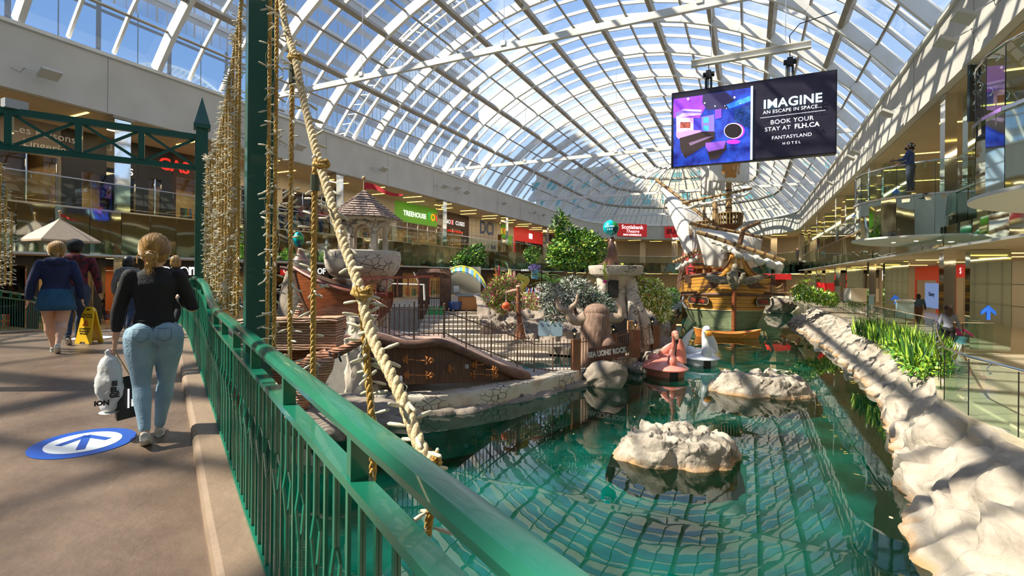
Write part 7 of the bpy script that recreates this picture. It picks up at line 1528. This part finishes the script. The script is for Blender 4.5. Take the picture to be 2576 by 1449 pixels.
def person(label, loc, rz, h, legs, arms, top, bot, hair, hs='short', skin=0, fem=True, bots='trousers', sleeve=1.0, vs=.012, shoes=shoeb, cat='person', lean=0, hturn=0, hdown=0, extra=None, mask=None, child=False, bulk=1.0, butt=1.0, hood=False):
    r = thing('person', label, cat, loc, rz); H = h; hd = 1.28 if child else 1.0
    def S_(x, y, z): y2 = y+(z-.5)*math.tan(lean) if z > .5 else y; return V((x*H, y2*H, z*H))
    hipw = .056; shw = (.098 if fem else .115)*bulk**.5
    # ---- joints
    J = []
    for i, (a, b) in enumerate(legs):
        sx_ = -1 if i == 0 else 1; hip = S_(sx_*hipw, 0, .50); ta = R(a); kn = hip+V((-sx_*.010*H, sin(ta)*.235*H, -cos(ta)*.235*H)); tb = R(a-b); an = kn+V((-sx_*.026*H, sin(tb)*.225*H, -cos(tb)*.225*H)); J.append((hip, kn, an, tb))
    low = min(j[2].z-.042*H-max(0, -sin(j[3]))*.03*H for j in J); dz_ = V((0, 0, -low)); J = [(a+dz_, b+dz_, c+dz_, t) for a, b, c, t in J]; S2 = lambda x, y, z: S_(x, y, z)+dz_
    Ar = []
    for i, (fw, ab, el, az) in enumerate(arms):
        sx_ = -1 if i == 0 else 1; sh = S2(sx_*shw, -.004, .805); f, a_ = R(fw), R(ab); d = V((sx_*sin(a_), sin(f)*cos(a_), -cos(f)*cos(a_))); eb = sh+d*.175*H
        f2 = R(fw+el); a2 = R(az); d2 = V((sx_*sin(a2), sin(f2)*cos(a2), -cos(f2)*cos(a2))); wr = eb+d2*.145*H; Ar.append((sh, eb, wr, d2))
    hc = S2(0, .012, .928)+V((0, (.02 if hdown else 0)*H, 0)); nk = S2(0, -.004, .845)
    HR_ = Matrix.Rotation(hturn, 3, 'Z') @ Matrix.Rotation(-hdown, 3, 'X'); hk = .07*H*hd
    # ---- skin body
    m = MB()
    m.ball(hc, V((.80, .98, 1.14))*hk, 20, 14, HR_); m.ball(hc+HR_@V((0, .38, -.55))*hk, V((.60, .52, .55))*hk, 14, 10, HR_)
    m.tube([hc+HR_@V((0, .85, .15))*hk, hc+HR_@V((0, 1.12, -.22))*hk, hc+HR_@V((0, .85, -.34))*hk], [.07*hk, .17*hk, .12*hk], 8)
    for s_ in (-1, 1): m.ball(hc+HR_@V((s_*.82, -.02, -.08))*hk, V((.10, .2, .28))*hk, 8, 6, HR_)
    chain(m, [nk-V((0, 0, .05*H)), hc-V((0, .01*H, .045*H))], [.036*H*bulk, .032*H])
    tor = [(.50, .085, .062), (.56, .09, .062), (.62, .07, .052), (.70, .078, .056), (.77, .088, .056), (.81, .08, .044), (.83, .045, .036)]
    tp = [S2(0, 0, z) for z, a, b in tor]; tr_ = [(a*H*bulk, b*H*bulk) for z, a, b in tor]; m.tube(tp, tr_, 18, up=(0, 1, 0))
    for sx_, (sh, eb, wr, d2) in zip((-1, 1), Ar):
        chain(m, [sh, sh.lerp(eb, .5), eb], [.030*H, .027*H, .023*H]); chain(m, [eb, eb.lerp(wr, .35), wr], [.023*H, .023*H, .0145*H])
        n = V((1, 0, 0)) if abs(d2.x) < .8 else V((0, 1, 0)); u = (V((0, 1, 0))-d2*d2.y).normalized() if abs(d2.y) < .9 else (V((0, 0, 1))-d2*d2.z).normalized(); w_ = d2.cross(u)   # u: across the knuckles, w_: palm normal
        pc = wr+d2*.035*H; m.tube([wr-d2*.004*H, wr+d2*.02*H, wr+d2*.05*H], [(.014*H, .011*H), (.021*H, .011*H), (.022*H, .009*H)], 10, up=w_)
        cl = w_*(-sx_)*.5
        for k in range(4):
            o_ = (k-1.5)*.0115*H; L_ = (.040, .047, .045, .035)[k]*H; b0 = wr+d2*.048*H+u*o_; dd = d2; q1 = b0+dd*L_*.4; dd = (dd-cl*.7).normalized(); q2 = q1+dd*L_*.35; dd = (dd-cl*.9).normalized(); q3 = q2+dd*L_*.3
            m.tube([b0-d2*.006*H, b0, q1, q2, q3], [.0054*H, .0055*H, .0052*H, .0048*H, .0035*H], 7)
        t0 = wr+d2*.015*H+u*.016*H; t1 = t0+(d2*.6+u*.8)*.022*H; m.tube([t0, t1, t1+(d2-cl*.4)*.024*H], [.0075*H, .0062*H, .004*H], 7)
    bare = bots in ('skirt', 'shorts')
    for (hip, kn, an, tb) in J:
        if bare: chain(m, [hip, hip.lerp(kn, .5), kn, kn+(an-kn)*.3, kn+(an-kn)*.75, an], [.052*H*bulk, .046*H*bulk, .033*H*bulk, .037*H*bulk, .022*H, .019*H], 12)
        else: chain(m, [kn+(an-kn)*.7, an], [.022*H, .018*H]) ; 
        if not bare: m.tube([hip, kn, kn+(an-kn)*.75], [.03*H, .022*H, .018*H], 8)
        m.tube([an, an-V((0, 0, .02*H))+V((0, .02*H, 0))], .018*H, 8)
    body = vox(m.build('body', SK[skin], r), vs*.62, 2)
    for s_ in (-1, 1):
        m = MB(); m.ball(hc+HR_@V((s_*.34, .87, .08))*hk, .12*hk, 8, 6); m.build('eye', letw if 0 else shoeb, r, True)
    m = MB(); m.ball(hc+HR_@V((0, .93, -.50))*hk, V((.26, .06, .07))*hk, 10, 6, HR_); m.build('mouth', mat('lips', (.40, .12, .10), .5), r, True)
    if mask: m = MB(); m.ball(hc+HR_@V((0, .58, -.40))*hk, V((.62, .62, .48))*hk, 14, 10, HR_); m.build('face_mask', mask, r, True)
    # ---- top
    k = bulk; m = MB(); b0 = .535 if bots != 'none' else .5
    tz = [(b0, .093, .070), (.58, .088, .066), (.63, .076 if fem else .088, .058), (.70, .086, .063), (.765, .1, .066), (.80, .094, .052), (.835, .050, .040), (.85, .038, .035)]
    m.tube([S2(0, -.002, z) for z, a, b in tz], [(a*H*k, b*H*k) for z, a, b in tz], 20, up=(0, 1, 0))
    if fem and not child:
        for s_ in (-1, 1): m.ball(S2(s_*.042, .042*k, .745), .038*H, 12, 8)
    for sh, eb, wr, d2 in Ar:
        pts = [sh, sh.lerp(eb, .5), eb]; rs = [.034*H*k, .034*H*k, .030*H*k]; 
        if sleeve > .5: e_ = eb.lerp(wr, (sleeve-.5)*2); pts += [eb.lerp(e_, .5), e_]; rs += [.030*H*k, .024*H*k]
        chain(m, pts, rs, 12, True)
    if hood: m.tube([S2(-.07, -.01, .83), S2(-.05, -.055, .83), S2(0, -.075, .825), S2(.05, -.055, .83), S2(.07, -.01, .83)], [.025*H, .035*H, .042*H, .035*H, .025*H], 10)
    vox(m.build('top', top, r), vs, 3)
    # ---- bottoms
    m = MB(); hz = [(.60, .078, .058), (.565, .093, .068), (.52, .102, .078), (.485, .100, .074)]
    if bots == 'skirt':
        m.tube([S2(0, 0, z) for z in (.60, .55, .50, .44, .385)], [(.080*H*k, .062*H*k), (.097*H*k, .075*H*k), (.104*H*k, .085*H*k), (.112*H*k, .09*H*k), (.122*H*k, .098*H*k)], 24, up=(0, 1, 0), cap=False)
        o = m.build('skirt', bot, r, True); sd = o.modifiers.new('thick', 'SOLIDIFY'); sd.thickness = .008
    else:
        m.tube([S2(0, 0, z) for z, a, b in hz], [(a*H*k, b*H*k) for z, a, b in hz], 18, up=(0, 1, 0))
        for s_ in (-1, 1): m.ball(S2(s_*.045, -.040, .515), V((.052, .046, .058))*H*k*butt, 14, 10)
        for hip, kn, an, tb in J:
            e_ = kn.lerp(an, .92 if bots != 'shorts' else .05); chain(m, [hip+V((0, -.004*H, .01*H)), hip.lerp(kn, .3), hip.lerp(kn, .65), kn, kn.lerp(e_, .3), kn.lerp(e_, .7), e_], [.063*H*k*butt, .059*H*k*butt, .048*H*k, .037*H*k, .039*H*k, .029*H*k, .024*H*k], 14)
        vox(m.build('trousers' if bots == 'trousers' else bots, bot, r), vs, 3)
    # ---- shoes
    for (hip, kn, an, tb) in J:
        pit = max(0, -tb)*.9; rt = Matrix.Rotation(-pit, 3, 'X'); c = an
        m = MB(); f = lambda y, z: c+rt@V((0, y*H, z*H)); m.tube([f(-.022, -.022), f(.0, -.018), f(.04, -.026), f(.08, -.030), f(.108, -.034)], [(.018*H, .02*H), (.021*H, .027*H), (.023*H, .018*H), (.025*H, .012*H), (.012*H, .007*H)], 12, up=(0, 0, 1)); sh_ = vox(m.build('shoe', shoes, r), .006, 2)
        m = MB(); m.tube([f(-.028, -.038), f(.0, -.038), (f(.04, -.038)), f(.085, -.038), f(.112, -.036)], [(.012*H, .006*H), (.022*H, .006*H), (.020*H, .006*H), (.026*H, .006*H), (.012*H, .005*H)], 12, up=(0, 0, 1)); m.build('sole', shoew, sh_, True)
    # ---- hair
    def HP(x, y, z): return hc+HR_@V((x, y, z))*hk
    if hs != 'cap' or True:
        m = MB(); m.ball(HP(0, -.13, .16), V((.93, 1.0, 1.12))*hk, 20, 14, HR_) 
        if hs in ('bun', 'pony', 'ponylow'): 
            m.ball(HP(0, -.62, -.25), V((.55, .5, .5))*hk, 12, 8, HR_)
        if hs == 'bun': m.ball(HP(0, -1.02, -.42), V((.42, .36, .36))*hk, 14, 10); m.tube([HP(0, -.95, -.5), HP(-.1, -1.05, -.95), HP(-.05, -1.0, -1.5)], [.26*hk, .17*hk, .03*hk], 8); m.tube([HP(.1, -.95, -.5), HP(.25, -1.0, -.9), HP(.3, -.95, -1.25)], [.2*hk, .12*hk, .03*hk], 8)
        if hs == 'ponylow': m.tube([HP(0, -.9, -.4), HP(0, -1.05, -.8), HP(.05, -.95, -1.5)], [.2*hk, .22*hk, .06*hk], 8)
        if hs == 'bob': m.ball(HP(0, -.3, -.45), V((.98, .82, .85))*hk, 16, 12, HR_)
        if hs == 'long': m.tube([HP(0, -.45, .2), HP(0, -.7, -.7), HP(0, -.82, -1.6), HP(.05, -.85, -2.5)], [(.85*hk, .6*hk), (.92*hk, .5*hk), (.72*hk, .34*hk), (.3*hk, .14*hk)], 14, up=(0, 1, 0))
        if hs == 'curly':
            rr = random.Random(3)
            for _ in range(46): v = rv(rr).normalized(); v = V((v.x, v.y*.95-.22, abs(v.z)*1.0+.05 if v.y > 0 else v.z)); m.ball(HP(*(v*1.05)), rr.uniform(.22, .34)*hk, 7, 5)
        # open the face
        fc = HP(0, 1.15, -.25)
        nv = []
        for p in m.v:
            l = HR_.transposed()@(p-hc); 
            if l.y > .15*hk and l.z < .62*hk and abs(l.x) < .9*hk: p = p-(HR_@V((0, 1, 0)))*min(l.y-.1*hk, .55*hk)
            nv.append(p)
        m.v = nv; ho = vox(m.build('hair', hair, r), max(.007, vs*.7), 1)
    if hs in ('bun', 'ponylow', 'long') and vs < .014:
        m = MB(); rr = random.Random(9); tg = V((0, -.98, -.42)) if hs == 'bun' else V((0, -.85, -.5)); 
        for i in range(190):
            a = rr.uniform(0, 2*pi); e = rr.uniform(-.1, .9); s0 = V((cos(a)*.9, .35*e+.1*sin(a), .25+.9*sin(a) if sin(a) > -.4 else -.5)).normalized(); t1 = tg.normalized() if hs != 'long' else V((s0.x*.7, -.75, -1.0)).normalized()
            c0 = V((0, -.13, .16)); pts = []
            for j in range(8):
                f = j/7; v = s0.slerp(t1, f, t1) if (s0.dot(t1) > -.98) else s0.lerp(t1, f).normalized(); p = V((v.x*.95, v.y*1.02, v.z*1.14))*(1+rr.uniform(0, .012)); p += c0*(1-f*.2); pts.append(HP(p.x, p.y, p.z))
            if hs == 'long': pts += [HP(t1.x*.9+rr.uniform(-.1, .1), -.95, -1.4), HP(t1.x*.6+rr.uniform(-.2, .2), -1.0, -2.2-rr.uniform(0, .5))]
            m.tube(pts, .022*hk, 4)
        if hs == 'bun':
            for i in range(60):
                a = rr.uniform(0, 2*pi); b = rr.uniform(-1.2, 1.2); ps = [HP(.44*cos(a+t)*cos(b*t*.4), -1.02+.38*sin(b)*cos(t), -.42+.38*sin(a+t)) for t in (0, .5, 1.0, 1.6, 2.2)]; m.tube(ps, .02*hk, 4)
            for i in range(14): x_ = rr.uniform(-.35, .35); m.tube([HP(x_*.5, -.98, -.6), HP(x_, -1.1, -1.0), HP(x_*1.3+rr.uniform(-.1, .1), -1.0, -1.5-rr.uniform(0, .3))], [.03*hk, .022*hk, .006*hk], 4)
            for i in range(10): s_ = rr.choice((-1, 1)); m.tube([HP(s_*.8, .1, .2), HP(s_*(1.0+rr.uniform(0, .15)), .0, -.4), HP(s_*(.9+rr.uniform(0, .2)), -.2, -.9)], [.02*hk, .016*hk, .006*hk], 4)
        m.build('hair_strands', hair, ho, True)
    if hs == 'bun': m = MB(); m.tube([HP(.30*cos(a), -.82, -.38+.30*sin(a)) for a in [2*pi*i/16 for i in range(16)]], .09*hk, 7, closed=True); m.build('hair_tie', whitec, ho, True)
    if hs == 'cap':
        m = MB(); m.ball(HP(0, -.06, .42), V((.98, 1.1, .86))*hk, 18, 12, HR_); m.tube([HP(0, .7, .45), HP(0, 1.35, .35)], [(.55*hk, .08*hk), (.4*hk, .05*hk)], 12, up=(0, 0, 1)); m.build('cap', blackc, r, True)
    if extra: extra(r, H, S2, Ar, J, HP)
    return r, Ar, J
FB = atan2(B.y, B.x)-pi/2                         # heading of people walking away over the bridge
def onbridge(x, y, guess=-1.3):
    z = guess
    for _ in range(12): p = PZ(x, y, z); z = dz(p.dot(B))
    p = PZ(x, y, z); p.z = z+.004; return p
def det_main(r, H, S2, Ar, J, HP):
    m = MB(); 
    for s_ in (-1, 1): 
        c = [S2(s_*.045+a*.03, -.083-(.006 if b < 0 else 0), .522+b*.03) for a, b in ((-1, 1), (1, 1), (1, -.6), (0, -1.2), (-1, -.6))]; m.tube(c, .0022, 4, closed=True)
    m.tube([S2(0, -.077, .56), S2(0, -.070, .52)], .002, 4); m.build('pocket_seams', cloth('seam', (.10, .17, .25)), r)
    m = MB(); m.tube([S2(.083*cos(a), .062*sin(a)-.002, .588) for a in [2*pi*i/24 for i in range(24)]], .008, 6, closed=True); m.build('belt', blackc, r, True)
    m = MB(); m.box(HP(-.75, .6, -.45), (.008, .07, .14)); m.build('phone', mat('phone_pink', (.6, .3, .25), .4), r)
p = onbridge(386, 1104); main_w, Ar, J = person('blonde woman with a hair bun in black top and light blue ripped jeans, walking away', p, FB-.05, 1.70, [(-9, 20), (9, 8)], [(8, 15, 6, 6), (8, 20, 118, -34)], blackc, denim, HB, 'bun', 0, True, 'jeans', .82, .0085, shoew, extra=det_main, hturn=-.15, butt=1.12)
hand = Matrix.Translation(main_w.location) @ Matrix.Rotation(FB-.05, 4, 'Z') @ (Ar[0][2]+Ar[0][3]*.09)
rzw = FB-.05
r = thing('plastic_bag', 'white plastic shopping bag with black letters hanging from the blonde woman\'s left hand', 'bag', hand, rzw); bagw = mat('bag_white', (.62, .63, .62), .35, bump=.5, bscale=9)
m = MB()
def bf(u, v): a = 2*pi*u; k = (.035+.085*sin(pi*min(1, max(0, v-.08)*1.08))**.6)*(1 if v > .12 else .6); p = V((cos(a)*k*.75-.03, sin(a)*k*1.0, -.52*v)); return p+V((fbm(p*9, 1), fbm(p*9+V((3, 1, 1)), 1), 0))*.022*(1-(v < .02))
m.grid(40, 28, bf, cu=True); m.grid(40, 3, lambda u, v: V((cos(2*pi*u)*.07*(1-v)-.03, sin(2*pi*u)*.09*(1-v), -.52)), cu=True); bg_ = m.build('bag', bagw, r, smooth='all')
for tx, x_, z_ in (('ION', -.045, -.42), ('SI', .07, -.27), ('EL', .07, -.32), ('GE', .07, -.365)): text(tx, .052, m=letk, parent=r, ext=.002, bold=.003, mat4=frame((x_*.7-.03, -.118, z_), (1, .0, 0)))
r = thing('paper_bag', 'black paper carrier bag with white print beside the white plastic bag', 'bag', hand, rzw+.25); m = MB(); m.M = Matrix.Translation((.09, .03, -.42)) @ Matrix.Rotation(-.12, 4, 'Y'); a_ = [(-.075, -.04), (.075, -.04), (.075, .04), (-.075, .04)]; m.add([V((x*1.25, y*1.5, -.17)) for x, y in a_]+[V((x, y*.5, .17)) for x, y in a_], [(3, 2, 1, 0), (0, 1, 5, 4), (1, 2, 6, 5), (2, 3, 7, 6), (3, 0, 4, 7)]); m.build('bag', mat('bag_black', (.015, .012, .012), .35), r)
m = MB(); m.tube([V((.03, 0, -.26)), V((.0, 0, -.05)), V((0, 0, .01)), V((.02, .01, -.05)), V((.12, .01, -.27))], .004, 5); m.build('handle', mat('bag_gold', (.45, .28, .08), .5), r); m = MB(); m.box((.09, -.045, -.42), (.012, .002, .16)); m.box((.12, -.047, -.46), (.02, .002, .06)); m.build('white_print', letw, r); m = MB(); m.ball((.14, -.05, -.52), .012, 8, 5); m.build('red_dot', redf, r)
person('girl in navy hooded sweatshirt and short blue skirt walking away over the bridge', onbridge(140, 886), FB+.1, 1.64, [(9, 6), (-10, 26)], [(-4, 17, 12, 8), (-8, 16, 16, 8)], navyc, skirtc, HB, 'ponylow', 0, True, 'skirt', .98, .011, shoew, bulk=1.22, hood=True, hturn=.1)
person('man in black cap, dark hooded plaid jacket and jeans beside the girl in navy', onbridge(180, 868)+B*.25, FB, 1.74, [(-12, 24), (10, 8)], [(0, 16, 10, 8), (6, 14, 14, 6)], plaid, jeansd, HD, 'cap', 1, False, 'jeans', 1, .013, shoeb, bulk=1.12, hood=True)
person('dark-haired woman in grey hooded jacket walking ahead of the blonde woman', onbridge(318, 836)+B*.3, FB-.1, 1.62, [(8, 8), (-8, 20)], [(4, 16, 30, 6), (4, 14, 20, 6)], greyc, jeansd, HD, 'bob', 1, True, 'jeans', 1, .014, shoeb, bulk=1.12, hood=True)
person('blonde woman in striped top and black cardigan partly hidden by the woman in jeans', onbridge(440, 828)+B*.2, FB-.15, 1.70, [(8, 6), (-8, 18)], [(6, 10, 20, 4), (6, 12, 25, 6)], blackc, blackc, HB, 'bob', 0, True, 'trousers', 1, .014, shoeb, bulk=1.12)
person('child in grey top and pink skirt wearing a blue mask at the bridge railing', onbridge(462, 822)+B*.9, FB+2.6, 1.25, [(3, 4), (-3, 6)], [(10, 12, 40, 4), (10, 12, 30, 4)], greyc, pinkc, HBR, 'bob', 0, True, 'skirt', 1, .013, shoeb, child=True, mask=maskm)
person('person in dark clothes crouched ahead by the gateway with a blue bag', onbridge(262, 815)+B*.8, FB, 1.5, [(6, 8), (-6, 16)], [(10, 14, 30, 6), (0, 14, 20, 6)], blackc, jeansd, HD, 'bob', 1, True, 'trousers', 1, .016, shoeb)
person('woman in dark jacket cut off by the left edge of the picture', onbridge(6, 812), FB+.2, 1.66, [(9, 8), (-9, 20)], [(0, 14, 20, 8), (14, 18, 40, 8)], blackc, jeansd, HR, 'long', 0, True, 'trousers', 1, .013, shoeb, bulk=1.15)
r = thing('paper_bag', 'brown paper bag standing by the crouched person on the bridge', 'bag', onbridge(284, 805)+B*.6, FB); m = MB(); m.box((0, 0, .16), (.22, .12, .32)); m.build('bag', mat('bag_brown', (.42, .28, .15), .7), r); m = MB(); m.tube([(-.05, 0, .32), (-.04, 0, .42), (.04, 0, .42), (.05, 0, .32)], .005, 5); m.build('handle', mat('bag_brown', (.42, .28, .15), .7), r)
# right promenade
pw = PZ(2385, 893, F1); FR = atan2(pw.y, pw.x)-pi/2
w2, Ar, J = person('woman with long brown hair, grey striped jacket and dark trousers holding a child\'s hand', pw, FR+.15, 1.68, [(-6, 8), (5, 6)], [(3, 12, 8, 6), (6, 20, 6, 16)], stripec, blackc, HBR, 'long', 0, True, 'trousers', 1, .013, shoeb)
pc = PZ(2414, 887, F1)
person('small child with curly hair in bright pink jacket walking beside the woman', pc, FR-.2, 1.02, [(10, 10), (-10, 20)], [(20, 24, 10, 20), (10, 50, 20, 40)], pinkc, whitec, HR, 'curly', 0, True, 'trousers', 1, .010, shoew, child=True, bulk=1.1)
hand = Matrix.Translation(pw) @ Matrix.Rotation(FR+.15, 4, 'Z') @ (Ar[1][2]+Ar[1][3]*.08); m = MB(); m.M = Matrix.Rotation(FR, 4, 'Z') @ Matrix.Rotation(.2, 4, 'Y'); m.box((.02, 0, -.24), (.30, .16, .24)); o = m.build('lunch_bag', mat('bag_teal', (.05, .25, .28), .5, col2=(.02, .03, .04), scale=7), loc=hand); tag(o, 'small teal and black patterned bag held by the woman on the promenade', 'bag'); m = MB(); m.tube([(-.08, 0, -.13), (0, 0, -.01), (.1, 0, -.13)], .006, 5); m.build('strap', blackc, o)
person('person in denim jacket and brown trousers walking near the red shop', PZ(2310, 812, F1), FR+.2, 1.70, [(8, 8), (-8, 18)], [(0, 14, 10, 8), (0, 14, 10, 8)], jacketc, cloth('brown', (.12, .06, .04)), HD, 'bob', 2, False, 'trousers', 1, .02, shoeb, bulk=1.25)
person('small child in navy standing by the glass railing outside the cream shop', PZ(2232, 778, F1), FR+pi/2, 1.1, [(3, 3), (-3, 5)], [(10, 14, 20, 6), (10, 14, 20, 6)], navyc, jeansd, HR, 'short', 0, False, 'trousers', 1, .02, shoeb, child=True)
# balcony people
pb = PZ(2289, 487, F2R+.02); person('man with curly black hair, black mask and blue shirt standing at the round balcony rail', V((pb.x*.975, pb.y*.975, F2R+.02)), atan2(pb.y, pb.x)-pi/2+1.35, 1.66, [(3, 3), (-3, 5)], [(28, 6, 62, 4), (24, 6, 58, 4)], cloth('blue', (.05, .09, .25)), cloth('slate', (.06, .08, .11)), HD, 'curly', 2, False, 'trousers', .75, .013, shoeb, mask=blackc, bulk=1.1)
lt = [('in black coat, leftmost of the group leaning on the upper left balcony', blackc, jeansd, 708), ('in black top with dark hair, second in the leaning group', blackc, teal, 738), ('with pink jacket over the shoulders, in the middle of the leaning group', cloth('rose', (.5, .12, .16)), blackc, 757), ('in white and grey top, fourth in the leaning group', whitec, jeansd, 772), ('in red top, alone to the right of the leaning group', redc, jeansd, 808)]
for i, (lb, tc_, bc_, x_) in enumerate(lt):
    p = PX(x_, 574, XL-.55); person('person '+lb, V((XL-.55, p.y, F2L+.02)), -pi/2+(.3 if i % 2 else -.2), 1.62+.05*(i % 2), [(2, 2), (-2, 3)], [(48, 14, 36, 4), (44, 16, 44, 4)], tc_, bc_, HD, ('long', 'bob', 'short', 'long', 'short')[i], 2 if i != 2 else 1, i != 2, 'trousers', 1, .022, shoeb, lean=.12)
for x_, y_, lb, tc_, bc_ in ((1937, 627, 'person in light blue shirt on the far balcony behind the ship yard', teal, whitec), (2006, 627, 'person in navy leaning on the far balcony rail right of the ship', navyc, jeansd)):
    u = P(x_, y_, 1); k = 86.0/u.y if 0 else None; d = V((u.x, u.y)); c = V((XC, YE)); a = d.dot(d); b = -2*d.dot(c); cc = c.dot(c)-16.0**2; kk = (-b+sqrt(b*b-4*a*cc))/(2*a); p = u*kk
    person(lb, V((p.x, p.y, F2L+.02)), pi, 1.7, [(2, 2), (-2, 3)], [(40, 14, 40, 4), (40, 16, 44, 4)], tc_, bc_, HBR, 'short', 0, False, 'trousers', 1, .04, shoeb)
p = PX(2104, 585, GE+.3); person('person in red top and white trousers on the upper right gallery by a column', V((GE+.5, p.y, F2R+.02)), pi/2, 1.68, [(4, 4), (-4, 6)], [(0, 12, 20, 4), (0, 12, 20, 4)], redc, whitec, HD, 'short', 1, False, 'trousers', 1, .03, shoeb)
# a few last small things
r, q = VF('vertical_sign', 'tall narrow dark sign with stacked pale letters at the nearer round balcony', 'sign', 2450, 235, 15.3); m = MB(); m.box((0, 0, 0), (.34, .08, 1.75)); m.build('panel', mat('sign_slate', (.03, .05, .06), .3), r)
for i, ch in enumerate('AZOAT'): text(ch, .24, m=mat('letter_dim', (.35, .4, .42), .5), parent=r, mat4=frame((0, -.055, .62-.31*i), (1, 0, 0)))
m = MB(); m.tube([(0, 0, .87), (0, 0, 6.7-r.location.z)], .015, 5); m.build('hanger', chrome, r)
r, q = VF('info_panel', 'low white and blue information panel behind the snake plants', 'sign', 2276, 805, 24.5); m = MB(); m.box((0, 0, .5), (.85, .08, .85)); m.build('panel', mat('panel_pale_blue', (.35, .5, .55), .4), r); m = MB(); m.box((0, 0, .96), (.95, .12, .1)); m.build('cap', whitec, r)
r, q = VF('balcony_banner', 'yellow banner on the far balcony right of the ship sails', 'banner', 1995, 650, 86); m = MB(); m.box((0, 0, 0), (3.4, .05, 1.1)); m.build('cloth', mat('banner_yellow', (.45, .42, .02), .6), r)
